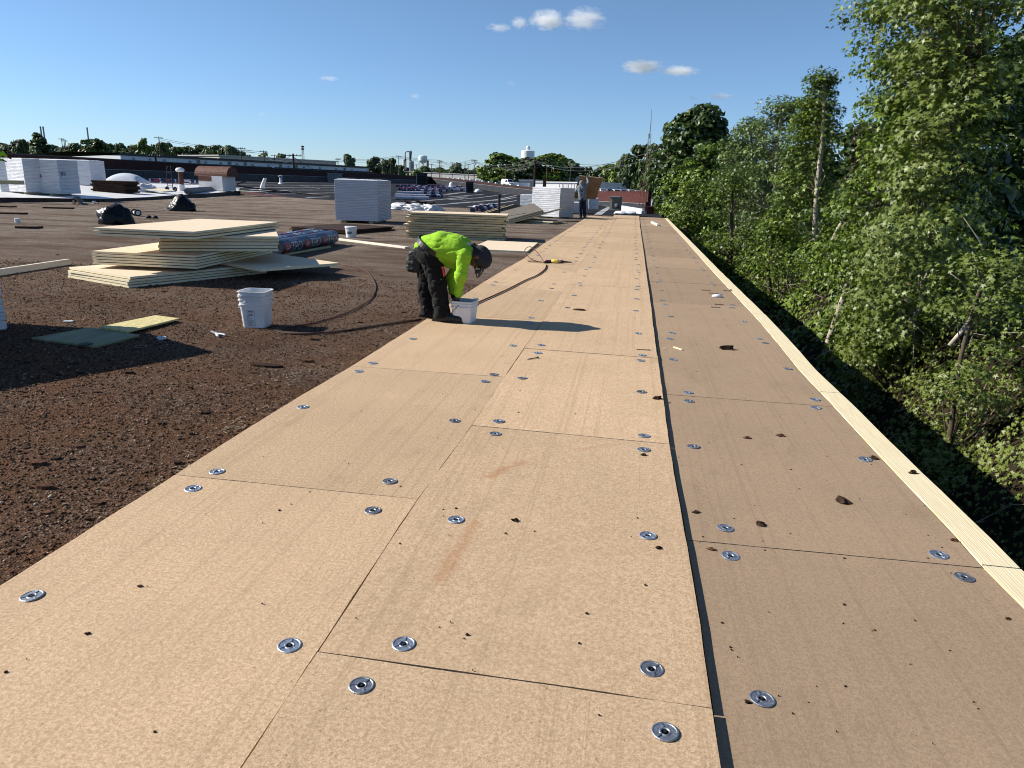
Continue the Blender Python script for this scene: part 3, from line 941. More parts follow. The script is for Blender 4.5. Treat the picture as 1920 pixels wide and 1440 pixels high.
# ---- loose stones and scraps on the near gravel
def stones():
    N = 52000
    # density falls with distance
    u = nr.random(N); Y = .9+9.5*u**1.35
    X = np.array([eL(y) for y in Y])-.01-nr.random(N)**1.0*(1.0+.72*Y)
    N = len(X)
    s = (.0030+.0055*nr.random(N)**1.8)*(1+.06*Y)
    octa = np.array([(1, 0, 0), (0, 1, 0), (-1, 0, 0), (0, -1, 0), (0, 0, .8), (0, 0, -.4)], float)
    rot = nr.random(N)*6.283
    c, sn = np.cos(rot), np.sin(rot)
    el = .6+.8*nr.random((N, 3))
    V = octa[None]*el[:, None, :]*(1+.35*(nr.random((N, 6, 1))-.5))*s[:, None, None]
    x = V[:, :, 0]*c[:, None]-V[:, :, 1]*sn[:, None]; y = V[:, :, 0]*sn[:, None]+V[:, :, 1]*c[:, None]
    V = np.stack([x+X[:, None], y+Y[:, None], V[:, :, 2]+GR+s[:, None]*.25], 2).reshape(-1, 3)
    tri = np.array([(0, 1, 4), (1, 2, 4), (2, 3, 4), (3, 0, 4), (1, 0, 5), (2, 1, 5), (3, 2, 5), (0, 3, 5)])
    L = (tri[None]+np.arange(N)[:, None, None]*6).reshape(-1)
    M = Mat('loose_stone', .95, .12)
    a = _n(M.nt, 'ShaderNodeAttribute'); a.attribute_name = 'tint'
    M.color(M.ramp(a.outputs['Fac'], [(0, (.018, .013, .010)), (.35, (.075, .041, .024)), (.7, (.145, .078, .044)), (.9, (.29, .185, .12)), (1, (.42, .34, .26))]))
    t = np.repeat(nr.random(N)**1.2, 6)
    me = np_mesh('gravel', V, L, np.arange(0, len(L), 3), None, M.m, t)
    o = link('gravel', me); prop(o, 'loose dark gravel scattered over the old roof beside the boards', 'gravel', kind='stuff')
stones()
def straw():
    m = MB()
    spots = [(440, 798, 40, .14), (540, 705, 50, .20), (330, 885, 16, .12), (60, 880, 5, .4), (250, 860, 6, .5), (480, 740, 8, .5), (150, 700, 5, .6), (600, 650, 6, .6)]
    for px, py, n, sp in spots:
        c = gz(px, py, GR)
        for _ in range(n):
            x, y = c.x+rng.gauss(0, sp*.5), c.y+rng.gauss(0, sp*.8)
            if x > eL(y)-.015: continue
            a = rng.uniform(0, 6.28); l = rng.uniform(.008, .032)
            m.box((x, y, GR+.008), (l, rng.uniform(.002, .006), .004), Matrix.Rotation(a, 3, 'Z') @ Matrix.Rotation(rng.uniform(-.4, .4), 3, 'Y'))
    o = m.build('straw_scraps', m_straw)
    prop(o, 'pale fibre scraps littering the dark gravel', 'debris', kind='stuff')
straw()
def flakes():
    m = MB()
    for _ in range(260):
        Y = .9+11*rng.random()**1.4; X = eL(Y)-.03-rng.random()*(1+.8*Y)
        r = rng.uniform(.010, .032)*(1+.04*Y); a0 = rng.uniform(0, 6.28)
        poly = [(X+r*rng.uniform(.55, 1)*math.cos(a0+k*1.047), Y+r*rng.uniform(.4, .8)*math.sin(a0+k*1.047)) for k in range(6)]
        m.prism(poly, GR-.002, GR+rng.uniform(.004, .014), mi=rng.choice((0, 1, 1)))
    prop(m.build('felt_flakes', [m_rust_clod, m_dirt_clod]), 'flat rusty flakes of old roofing felt among the gravel', 'debris', kind='stuff')
flakes()
# ================================================================== THINGS ON THE ROOF
def sheet(w, l, t, mats, j=.004):
    """one loose board: facers above and below, foam edges"""
    m = MB()
    o = [(-w/2, -l/2), (w/2, -l/2), (w/2, l/2), (-w/2, l/2)]
    o = [(x+rng.uniform(-j, j), y+rng.uniform(-j, j)) for x, y in o]
    m.prism(o, 0, t, mi=0, side_mi=1)
    m.f, m.m = m.f, m.m
    return m

ORD = ['topmost', 'second', 'third', 'fourth', 'fifth', 'sixth', 'seventh', 'eighth', 'ninth', 'tenth', 'eleventh', 'twelfth', 'thirteenth']
def pile(left, near, right, z0, n, t, what, where, group, mats, ang=None, l=None, w=None, stag=.03, twist=.012, name='insulation_board', cat='board', anchor='near'):
    L, N, Rr = gz(*left, z0), gz(*near, z0), gz(*right, z0)
    a = math.atan2(N.y-L.y, N.x-L.x) if ang is None else ang
    w = w or (N-L).length
    l = l or (Rr-N).length
    ux, uy = Vector((math.cos(a), math.sin(a), 0)), Vector((-math.sin(a), math.cos(a), 0))
    c = N-ux*w/2+uy*l/2
    out = []
    for k in range(n):
        p = c+ux*rng.uniform(-stag, stag)+uy*rng.uniform(-stag, stag)
        o = sheet(w, l, t-(.010 if t < .06 else .014), mats).build(name, mats)
        o.location = (p.x, p.y, z0+k*t)
        o.rotation_euler = (0, 0, a+rng.uniform(-twist, twist))
        lab = where % ORD[n-1-k] if n > 1 else where
        prop(o, lab, cat, group)
        out.append(o)
    return out
FO = [m_facer, m_foam]
g1 = 'loose insulation boards in the crossed piles by the square pail'
pile((135, 520), (245, 540), (510, 513), GR, 4, .039, '', '%s board of the lowest pile, jutting out towards the pail, lit tan top', g1, FO, stag=.02, ang=R(-22))
o = sheet(1.36, 2.36, .04, FO).build('insulation_board', FO)
A_, B_, C_ = gz(485, 509, .128), gz(632, 498, .128), gz(481, 475, .128)
a_ = math.atan2(B_.y-C_.y, B_.x-C_.x)
o.location = ((A_+C_)/2)+Vector((0, 0, 0)); o.rotation_euler = (R(.6), R(-.8), a_-math.pi/2)
c_ = B_+(C_-B_)*.5
ux = Vector((math.cos(a_), math.sin(a_), 0)); 
o.location = c_+(A_-B_).normalized()*(.66)
o.location.z = .131
o.rotation_euler = (0, 0, a_-math.pi/2)
prop(o, 'flat board lying in shade with one sunlit tip, sticking out under the crossed piles', 'board', g1)
pile((191, 493), (370, 504), (485, 473), .172, 5, .038, '', '%s board of the middle pile, between the lowest and the top pile', g1, FO, ang=R(3.5), l=2.5, stag=.014)
pile((326, 468), (521, 471), (505, 426), .364, 5, .046, '', '%s board of the pile turned towards the navy rolls, under the top pile', g1, FO, ang=R(29), l=2.5, w=1.62, stag=.03)
pile((184, 440), (359, 449), (503, 424), .60, 3, .038, '', '%s board of the uppermost pile, sunlit and turned to the black bags', g1, FO, ang=R(3), l=2.7, stag=.045)
g2 = 'boards of the stack behind the lime shirted worker'
pile((762, 443), (945, 452), (950, 440), GR, 11, .062, '', '%s board from the top in the cream edged stack behind the stooping worker', g2, [m_facer, m_foam_dull], ang=R(8), w=2.62, l=1.22, stag=.085, twist=.03)
for k, o in enumerate([x for x in bpy.data.objects if x.get('group') == g2]):
    o['label'] = ('topmost' if k == 10 else ORD[10-k])+' board of the cream edged stack behind the stooping worker'
pile((897, 463), (990, 474), (1021, 458), GR, 1, .045, '', 'single tan board lying on the gravel right of the cream edged stack', 'x', FO, ang=R(2), w=1.32, l=2.6)
[x for x in bpy.data.objects if x.get('group') == 'x'][0].pop('group', None) if False else None
for x in bpy.data.objects:
    if x.get('group') == 'x': del x['group']
g3 = 'old brown boards in the low pile by the wrapped bundle'
pile((546, 433), (648, 440), (695, 430), GR, 3, .042, '', '%s board of the low dark brown pile behind the navy rolls', g3, [m_brownboard, m_brownboard], stag=.05, twist=.04, name='fibre_board')

# ---- lumber
def lumber(name, a, b, w, h, label, mat):
    a, b = Vector(a), Vector(b)
    d = b-a
    m = MB().box((0, 0, h/2), (w, d.length, h))
    o = m.build(name, mat)
    o.location = (a+b)/2
    o.rotation_euler = (0, 0, math.atan2(d.y, d.x)-math.pi/2)
    return prop(o, label, 'timber')
lumber('timber_batten', gz(627, 449, GR), gz(763, 466, GR), .12, .04, 'white timber lying on the gravel beside the stooping worker', m_pine_white)
lumber('timber_batten', gz(-30, 521, GR), gz(130, 496, GR), .05, .09, 'pale timber on edge between the wrapped stack and the lowest pile', m_pine_white)
lumber('timber_batten', gz(470, 490, GR), gz(618, 464, GR), .07, .04, 'dull timber on the gravel under the navy roll', m_foam_dull)

# ---- wrapped bundles
def bundle(base, a, w, d, h, label, mat, n=22, name='wrapped_bundle', foot=.08, sticker=None, group='wrapped insulation bundles', bow=.0):
    """base is the corner nearest the camera; a turns the edge that runs to it from the left"""
    t = thing(name, label, 'bundle', base, a, group)
    m = MB()
    # outline ring repeated up the stack: grooves between the boards, a little slump
    k = 10
    ring = []
    for (x0, y0), (x1, y1) in (((-w, 0), (0, 0)), ((0, 0), (0, d)), ((0, d), (-w, d)), ((-w, d), (-w, 0))):
        for i in range(k):
            ring.append((x0+(x1-x0)*i/k, y0+(y1-y0)*i/k))
    cx, cy = -w/2, d/2
    zs = []
    for i in range(n):
        z = foot+(h-foot)*i/n; dz = (h-foot)/n
        zs += [(z, -.012), (z+dz*.18, .0), (z+dz*.82, .0)]
    zs.append((h, -.01))
    lean = rng.uniform(-.012, .012)
    vs = []
    for z, off in zs:
        sh = .012*math.sin(z*9+a*7)+rng.uniform(-.004, .004)
        for i, (x, y) in enumerate(ring):
            sx = 1 if x > cx else -1; sy = 1 if y > cy else -1
            ex = off*(1 if abs(abs(x-cx)-w/2) < 1e-6 else 0)*sx; ey = off*(1 if abs(abs(y-cy)-d/2) < 1e-6 else 0)*sy
            wr = .007*mnoise.noise(Vector((x*3, y*3, z*16+w)))
            vs.append((x+ex+sh*.5+lean*z+wr*sx, y+ey+wr*sy, z))
    q = len(ring)
    fs = [(i*q+j, i*q+(j+1) % q, (i+1)*q+(j+1) % q, (i+1)*q+j) for i in range(len(zs)-1) for j in range(q)]
    m.add(vs, fs)
    m.build('wrapped_boards', mat, t)
    # puckered film over the top
    m = MB(); g = 12; vs = []
    for j in range(g+1):
        for i in range(g+1):
            x = -w*1.008+w*1.016*i/g; y = -.004*d+d*1.008*j/g
            e = i in (0, g) or j in (0, g)
            vs.append((x+lean*h, y, h+(-.015 if e else .012+.022*mnoise.noise(Vector((x*4, y*4, w*3))))))
    m.add(vs, [(j*(g+1)+i, j*(g+1)+i+1, (j+1)*(g+1)+i+1, (j+1)*(g+1)+i) for j in range(g) for i in range(g)])
    m.build('top_film', m_white_film, t)
    for x in (-w*.82, -w*.18):
        MB().box((x, d/2, foot/2), (.16, d*.92, foot)).build('foam_foot', m_foam_dull, t)
    if sticker:
        for face, u, z, sw, sh_ in sticker:
            m = MB()
            if face == 'f':
                p = lambda uu, zz: (-w+uu, -.022, zz)
            else:
                p = lambda uu, zz: (.022, uu, zz)
            def q4(u0, u1, z0, z1, mi, e=0.0):
                vs = [p(u0, z0), p(u1, z0), p(u1, z1), p(u0, z1)]
                vs = [(v[0]+(e if face != 'f' else 0), v[1]-(e if face == 'f' else 0), v[2]) for v in vs]
                m.add(vs, [(0, 1, 2, 3)], mi)
            q4(u, u+sw, z, z+sh_, 0)
            q4(u+sw*.06, u+sw*.36, z+sh_*.14, z+sh_*.52, 1, .004)
            for r_ in range(3):
                q4(u+sw*.42, u+sw*(.62+.1*r_), z+sh_*(.2+.22*r_), z+sh_*(.32+.22*r_), 2, .004)
            q4(u, u+sw*.95, z-sh_*.75, z-sh_*.15, 3, .002)
            m.build('printed_label', [m_print_grey, m_red_print, m_white_print, m_white_print], t)
    return t
B0 = gz(709, 420, GR)
bundle(B0, R(5), 1.50, 1.9, 1.44, 'tall grey white bundle standing between the brown pile and the cream stack', m_wrap_grey, 26)
# the stack cut by the frame edge
K = gz(20, 635, GR)
bundle(K+Vector((-.46*2.5, -.89*2.5, 0)), R(-27), 1.25, 2.5, 1.27, 'white wrapped stack at the frame edge beside the plywood sheets', m_wrap, 16)
bb = []
z_ = zroof(-30, 33)
p_ = on(115, 367, .04)
bundle(p_, R(6), 3.0, 1.5, 1.66, 'big white bundle with a dark printed label, next to the brown board pile', m_wrap, 24, sticker=[('s', .18, .95, .32, .16)])
p_ = on(50, 364, .04)
bundle(p_, R(-20), 1.9, 2.2, 1.62, 'white bundle with a dark label at the frame edge, a plank in front', m_wrap, 24, sticker=[('s', .7, .78, .35, .14)])
p_ = on(168, 352, .04)
bundle(p_+Vector((-1.6, 2.2, 0)), R(2), 3.6, 1.4, 1.62, 'long row of white wrapped bundles half hidden behind the labelled ones', m_wrap, 22)
p_ = gz(1048, 410, GR)
bundle(p_, R(-27), 1.55, 1.25, 1.36, 'sunlit white bundle with shrink wrap ripples beside the leaning panels', m_wrap, 15, foot=.05)
p_ = gz(1001, 390, 0)
bundle(p_, R(-12), .95, 1.3, .80, 'low white bundle just behind the rippled sunlit bundle', m_wrap, 9, foot=.03)
p_ = gz(1086, 401, GR)
bundle(p_, R(3), .62, 1.5, .60, 'half height bundle with glaring white top by the standing worker', m_wrap, 8, foot=.03)
p_ = gz(1121, 393.5, 0)
bundle(p_, R(4), .62, .9, .72, 'half height bundle on the black roof behind the carried board', m_wrap, 9, foot=.03)

# ---- printed roofing rolls
def text_mesh(txt, size, ext=0.0, shear=0.0):
    cu = bpy.data.curves.new('lettering', 'FONT')
    cu.body = txt; cu.size = size; cu.extrude = ext; cu.align_x = 'LEFT'; cu.shear = shear; cu.resolution_u = 2
    o = bpy.data.objects.new('lettering', cu)
    COL.objects.link(o)
    dg = bpy.context.evaluated_depsgraph_get(); dg.update()
    me = bpy.data.meshes.new_from_object(o.evaluated_get(dg))
    bpy.data.objects.remove(o); bpy.data.curves.remove(cu)
    return me
def wrap_text(txt, size, s0, th0, r, parent, mat, shear=.15, name='lettering'):
    """lettering bent round a roll: s0 is where it starts along the axis, th0 its height angle"""
    me = text_mesh(txt, size, 0, shear)
    bm = bmesh.new(); bm.from_mesh(me)
    bmesh.ops.triangulate(bm, faces=bm.faces)
    for _ in range(1):
        bmesh.ops.subdivide_edges(bm, edges=[e for e in bm.edges if abs(e.verts[0].co.y-e.verts[1].co.y) > size*.2], cuts=2)
    for v in bm.verts:
        x, y = v.co.x, v.co.y
        th = th0+y/r
        v.co = Vector((math.cos(th)*(r+.004), s0+x, math.sin(th)*(r+.004)))
    bm.to_mesh(me); bm.free()
    me.materials.clear(); me.materials.append(mat)
    o = link(name, me, parent)
    return o
def patch_on_roll(s0, s1, t0, t1, r, parent, mat, name='printed_square'):
    m = MB(); n = 8; vs = []
    for k in range(n+1):
        th = t0+(t1-t0)*k/n
        vs += [(math.cos(th)*(r+.002), s0, math.sin(th)*(r+.002)), (math.cos(th)*(r+.002), s1, math.sin(th)*(r+.002))]
    m.add(vs, [(2*k, 2*k+1, 2*k+3, 2*k+2) for k in range(n)])
    return m.build(name, mat, parent)
def roll_body(L, r, mat, seed, core=True):
    m = MB(); n = 28; ns = 40; vs = []
    for i in range(ns+1):
        y = L*i/ns
        for k in range(n):
            th = 2*math.pi*k/n
            e = min(i, ns-i)
            rr = r*(1-.06*(e == 0))+.004*mnoise.noise(Vector((math.cos(th)*2.5, y*7, math.sin(th)*2.5+seed)))
            vs.append((math.cos(th)*rr, y, math.sin(th)*rr))
    m.add(vs, [(i*n+k, (i+1)*n+k, (i+1)*n+(k+1) % n, i*n+(k+1) % n) for i in range(ns) for k in range(n)], 0)
    for y, s in ((0, 1), (L, -1)):
        k0 = len(m.v)
        rings = [r*.94, r*.40, r*.34]
        dep = [0, .006, .05]
        for rr, dd in zip(rings, dep):
            m.v += [(math.cos(2*math.pi*k/n)*rr, y+dd*s, math.sin(2*math.pi*k/n)*rr) for k in range(n)]
        for q in range(2):
            for k in range(n):
                f = (k0+q*n+k, k0+q*n+(k+1) % n, k0+(q+1)*n+(k+1) % n, k0+(q+1)*n+k)
                m.f.append(f if s > 0 else tuple(reversed(f))); m.m.append(1)
        m.f.append(tuple(range(k0+2*n, k0+3*n))); m.m.append(1)
    return m
def print_roll(t, L, r, rot, full=True):
    for k in range(int(L/.98)):
        s = .10+k*.98
        patch_on_roll(s, s+.22, rot-.75, rot+.62, r, t, m_red_print)
        wrap_text('GAF', .115, s+.02, rot-.28, r, t, m_white_print, 0)
        wrap_text('TPO', .29, s+.25, rot-.70, r, t, m_white_print, .12)
        wrap_text('EverGuard', .095, s+.26, rot+.78, r, t, m_white_print, .1)
def roll(name, a, b, r, label, mat, group, printed=None, seed=0):
    a, b = Vector(a), Vector(b)
    d = b-a
    t = thing(name, label, 'roll', a, math.atan2(d.y, d.x)-math.pi/2, group)
    roll_body(d.length, r, [mat, m_grey_roll], seed).build('wrapping', [mat, m_grey_roll], t, smooth=False)
    for o in kids(t):
        o.data.polygons.foreach_set('use_smooth', [True]*len(o.data.polygons))
    if printed is not None: print_roll(t, d.length, r, printed)
    return t
gr_ = 'navy printed rolls beside the crossed piles'
a0, b0 = gz(519, 482, GR)+Vector((0, 0, .18)), gz(627, 458, GR)+Vector((0, 0, .18))
b0 = a0+(b0-a0).normalized()*3.05
roll('roofing_roll', a0, b0, .145, 'navy roofing roll with red squares and pale lettering, nearest the stooping worker', m_navy, gr_, -.12, 1)
off = Vector((-.31, .12, 0))
roll('roofing_roll', a0+off, b0+off, .145, 'middle one of the three navy printed rolls behind the crossed piles', m_navy, gr_, .55, 2)
roll('roofing_roll', a0+off*2+Vector((0, .15, 0)), b0+off*2+Vector((0, .15, 0)), .145, 'hindmost of the three navy printed rolls, against the brown pile', m_navy, gr_, .7, 3)
# strap round the front roll
# rolls far out on the black roof
def plain_roll_mesh(white):
    m = MB(); n = 10; L, r = 3.0, .16
    segs = [0, .25, .62, .72, 1.05, 1.30, 1.67, 1.77, 2.1, 2.35, 2.72, 2.82, 3.0]
    cols = [0, 1, 2, 0, 1, 0, 2, 0, 1, 2, 2, 0]
    for i in range(len(segs)-1):
        k0 = len(m.v)
        for y in (segs[i], segs[i+1]):
            m.v += [(math.cos(2*math.pi*k/n)*r, y, math.sin(2*math.pi*k/n)*r) for k in range(n)]
        for k in range(n):
            c = cols[i]
            up = math.sin(2*math.pi*(k+.5)/n)
            if c == 1 and not -.5 < up < .8: c = 0
            if c == 2 and ((k+i) % 3 == 0): c = 0
            if white: c = 3 if (k+i) % 5 else 2
            m.f.append((k0+k, k0+n+k, k0+n+(k+1) % n, k0+(k+1) % n)); m.m.append(c)
    m.lathe([(r*.99, 0), (r*.4, -.002)], n, M=Matrix.Rotation(R(90), 3, 'X'), mi=0)
    m.lathe([(r*.99, 0), (r*.4, -.002)], n, c=(0, L, 0), M=Matrix.Rotation(R(-90), 3, 'X'), mi=0)
    return m
m_roll_pale = simple('pale_roll_wrapping', (.55, .55, .60), .45, .4, var=.2, scale=8)
far_me = plain_roll_mesh(False).build('roofing_roll', [m_navy, m_red_print, m_white_print, m_roll_pale])
far_we = plain_roll_mesh(True).build('roofing_roll', [m_navy, m_red_print, m_white_print, m_roll_pale])
ROLLS = []
for row, (y0, xs) in enumerate([(347.5, (742, 754, 766, 800, 812, 824, 836)), (350.5, (748, 760, 772, 784, 806, 818, 830, 842)), (353.5, (746, 758, 772, 786, 810, 826, 840, 852)), (356.5, (752, 768, 782, 796)), (360.5, (744, 762, 778)), (366, (741, 756, 775)), (370, (740,))]):
    for ix, x in enumerate(xs): ROLLS.append((x, y0+(x-740)*.02+rng.uniform(-.6, .6), row, ix))
_seen = {}
for i, (x, y, rw, ix) in enumerate(ROLLS):
    src = far_we if i in (20, 27, 30, 33, 5, 14) else far_me
    o = src.copy(); COL.objects.link(o)
    p = on(x, y, .16)
    o.location = p; o.rotation_euler = (0, rng.uniform(0, 6), R(-62+rng.uniform(-9, 9)))
    prop(o, ('white wrapped' if src is far_we else 'navy')+' roofing roll on the black roof, %s along the %s row back' % (NTH(ix+1), NTH(rw+1)), 'roll', 'rolls scattered on the black roof')
for i, x in enumerate((268, 281, 294, 307, 320, 333, 346, 358)):
    o = far_me.copy(); COL.objects.link(o)
    p = on(x, 338.5+(x-268)*.02, .18+(.24 if i % 3 == 1 else 0))
    o.location = p; o.rotation_euler = (0, rng.uniform(0, 6), R(-38+rng.uniform(-8, 8)))
    prop(o, 'navy roofing roll, %s from the left in the heap behind the hand truck' % NTH(i+1), 'roll', 'navy rolls heaped behind the hand truck')
p = on(423, 345, .2)
o = far_me.copy(); COL.objects.link(o); o.location = p; o.rotation_euler = (0, 0, R(40)); prop(o, 'single navy roll lying end on just behind the brown hooded vent', 'roll')
for i, (x, y) in enumerate(((886, 394), (893, 391), (901, 389), (909, 388), (917, 387), (926, 386), (905, 393), (918, 391), (929, 390))):
    o = (far_we if i in (1, 4, 7) else far_me).copy(); COL.objects.link(o)
    p = gz(x, y, .10+.0*i); o.location = p; o.rotation_euler = (0, rng.uniform(0, 6), R(12+rng.uniform(-10, 10))); o.scale = (.85, .45, .85)
    prop(o, 'short printed roll, %s from the left in the %s row by the black pipe' % (NTH([1, 2, 3, 4, 5, 6, 1, 2, 3][i]), 'back' if i < 6 else 'front'), 'roll', 'short rolls heaped by the black pipe')
bpy.data.objects.remove(far_me); bpy.data.objects.remove(far_we)
roll('membrane_roll', on(351, 358.5, .2), on(398, 351.5, .2), .2, 'dark grey membrane roll in front of the brown hooded vent', m_grey_roll, None, None, 9)

# ---- pails
def rsq(w, rad, n=5):
    out = []
    for cx, cy, a0 in ((1, 1, 0), (-1, 1, 90), (-1, -1, 180), (1, -1, 270)):
        for k in range(n+1):
            a = R(a0+90*k/n)
            out.append((cx*(w/2-rad)+rad*math.cos(a), cy*(w/2-rad)+rad*math.sin(a)))
    return out
def square_pail(m, wb, wt, h, z0=0.0, mi=0):
    """open pail with rounded corners, flanges and an inner wall"""
    prof = [(wb*.96, z0), (wb, z0+.01)]
    def w_at(z): return wb+(wt-wb)*z/h
    prof += [(w_at(h*.70), z0+h*.70), (w_at(h*.70)+.018, z0+h*.705), (w_at(h*.74)+.018, z0+h*.745), (w_at(h*.75), z0+h*.75),
             (w_at(h*.86), z0+h*.86), (w_at(h*.86)+.014, z0+h*.865), (w_at(h*.89)+.014, z0+h*.89), (w_at(h*.9), z0+h*.90), (wt, z0+h*.98), (wt+.016, z0+h*.985), (wt+.016, z0+h), (wt-.008, z0+h),
             (wt-.012, z0+h*.9), (wb-.008, z0+h*.12), (wb*.5, z0+h*.1)]
    rings = [[(x, y, z) for x, y in rsq(w, min(.05, w*.17))] for w, z in prof]
    q = len(rings[0]); vs = [v for r_ in rings for v in r_]
    fs = [(i*q+k, i*q+(k+1) % q, (i+1)*q+(k+1) % q, (i+1)*q+k) for i in range(len(rings)-1) for k in range(q)]
    fs += [tuple(range(q-1, -1, -1)), tuple(range((len(rings)-1)*q, len(rings)*q))]
    return m.add(vs, fs, mi)
def handle(m, w, z, drop, n=14):
    pts = []
    for k in range(n+1):
        a = math.pi*k/n
        pts.append((-w/2*math.cos(a), -w/2-.012-.0*k, z-drop*math.sin(a)))
    return m.tube(pts, .0035, 6)
c = gz(471, 616, GR); c.y += .13
t = thing('square_pail', 'white square pails nested in each other with a grey printed panel, on the gravel', 'pail', c, .10)
square_pail(MB(), .225, .272, .32).build('pail_body', m_white_plastic, t)
square_pail(MB(), .222, .276, .32, .048).build('nested_pail', m_white_plastic, t)
MB().tube([(-.03, -.142, .285), (-.07, -.15, .26), (-.115, -.152, .225), (-.135, -.12, .205), (-.137, .0, .2), (-.13, .1, .22)], .0035, 6).build('handle', m_white_print, t)
m = MB()
fy = lambda z: -(.225+(.272-.225)*z/.32)/2-.0022
def fq(x0, x1, z0, z1, e=0):
    m.add([(x0, fy(z0)-e, z0), (x1, fy(z0)-e, z0), (x1, fy(z1)-e, z1), (x0, fy(z1)-e, z1)], [(0, 1, 2, 3)])
for x0, x1, z0, z1 in ((-.048, .030, .178, .181), (-.048, .030, .028, .031), (-.048, -.0455, .031, .178), (.0275, .030, .031, .178), (-.038, .018, .166, .174), (-.04, .022, .156, .160), (-.032, -.006, .098, .102)):
    fq(x0, x1, z0, z1)
for k in range(7): fq(-.04, rng.uniform(.0, .022), .036+k*.008, .0385+k*.008)
for k in range(14):
    a, b = 2*math.pi*k/20, 2*math.pi*(k+1)/20
    pa = [(-.012+.026*math.cos(a), .128+.022*math.sin(a)), (-.012+.026*math.cos(b), .128+.022*math.sin(b)), (-.012+.020*math.cos(b), .128+.016*math.sin(b)), (-.012+.020*math.cos(a), .128+.016*math.sin(a))]
    m.add([(x, fy(z), z) for x, z in pa], [(0, 1, 2, 3)])
for x, z in ((-.022, .122), (-.016, .130), (-.008, .124), (-.002, .133)): fq(x, x+.007, z, z+.011)
m.build('printed_panel', m_print_grey, t)
c = gz(866, 607, 0); c.y += .12
PAIL2 = c.copy()
t = thing('square_pail', 'white square pail on the boards with the worker reaching into it', 'pail', c, -.12)
square_pail(MB(), .205, .245, .235).build('pail_body', m_white_plastic, t)
MB().tube([(-.02, -.126, .20), (-.055, -.132, .16), (-.09, -.134, .12), (-.115, -.11, .10), (-.118, .03, .10)], .0032, 6).build('handle', m_print_grey, t)
MB().box((0, 0, .14), (.17, .17, .02)).build('screw_fill', m_steel, t)
c = gz(655, 446, GR); c.y += .13
t = thing('round_pail', 'small white round pail in front of the dark brown pile', 'pail', c)
MB().lathe([(.125, 0), (.128, .01), (.148, .235), (.158, .24), (.158, .265), (.15, .275), (.14, .275), (.13, .2), (.05, .19)], 24).build('pail_body', m_white_plastic, t, smooth=False)
MB().lathe([(.14, .272), (.14, .285), (.02, .288)], 20, c=(-.02, 0, 0)).build('lid', m_white_plastic, t)
m = MB()
for k in range(6):
    a, b = R(-115+k*9), R(-115+(k+1)*9)
    m.add([(.143*math.cos(a), .143*math.sin(a), .10), (.143*math.cos(b), .143*math.sin(b), .10), (.148*math.cos(b), .148*math.sin(b), .16), (.148*math.cos(a), .148*math.sin(a), .16)], [(0, 1, 2, 3)])
m.build('printed_label', m_print_grey, t)

# ---- plywood, tin snips, tape rolls
def ply(px, z, t, label, mat):
    P_ = [gz(x, y, z) for x, y in px]
    c = sum(P_, Vector())/4
    o = MB().prism([(p.x-c.x, p.y-c.y) for p in P_], 0, t).build('plywood_sheet', mat)
    o.location = c
    return prop(o, label, 'plywood')
ply([(60, 637), (180, 653), (262, 631), (170, 617)], GR+.002, .018, 'green stained plywood sheet lying in the shadow of the wrapped stack', m_greenply)
ply([(186, 616), (240, 624), (336, 600), (292, 594)], GR+.022, .018, 'yellow strand board strip in the sun beside the green plywood', m_osb)
MB().lathe([(.05, 0), (.05, .004), (.01, .004)], 16).build
o = MB().lathe([(.055, .0), (.058, .003), (.05, .006), (.02, .005)], 18).build('steel_disc', m_rubber); o.location = gz(160, 645.5, GR+.021); prop(o, 'small dark disc lying on the green plywood', 'disc')
def ring(px, py, label, r=.05, h=.03, mat=None):
    c = gz(px, py, GR)
    m = MB(); n = 22
    prof = [(r, 0), (r, h), (r*.66, h), (r*.66, 0)]
    vs = [(rr*math.cos(2*math.pi*k/n), rr*math.sin(2*math.pi*k/n), z) for rr, z in prof for k in range(n)]
    m.add(vs, [((i % 4)*n+k, (i % 4)*n+(k+1) % n, ((i+1) % 4)*n+(k+1) % n, ((i+1) % 4)*n+k) for i in range(4) for k in range(n)])
    o = m.build('tape_roll', mat or m_white_plastic); o.location = c
    return prop(o, label, 'tape roll')
ring(303, 636, 'white tape roll lying in the sun at the tip of the shadow', .040, .022, m_white_print)
ring(264, 651, 'thin ring lying in the shadow near the green plywood', .055, .008, m_cord)
t = thing('tin_snips', 'steel tin snips lying open on the gravel left of the nested pails', 'snips', gz(405, 625, GR+.012), R(52))
for s in (-1, 1):
    MB().tube([(s*.004, .0, 0), (s*.012, -.05, .003), (s*.030, -.10, .006), (s*.034, -.15, .004)], [.009, .010, .012, .010], 8).build('handle', m_white_print if s < 0 else m_steel, t)
    MB().prism([(s*.002, 0), (s*.016, .02), (s*.008, .12), (-s*.001, .14)], -.003+s*.003, .003+s*.003).build('blade', m_steel, t)

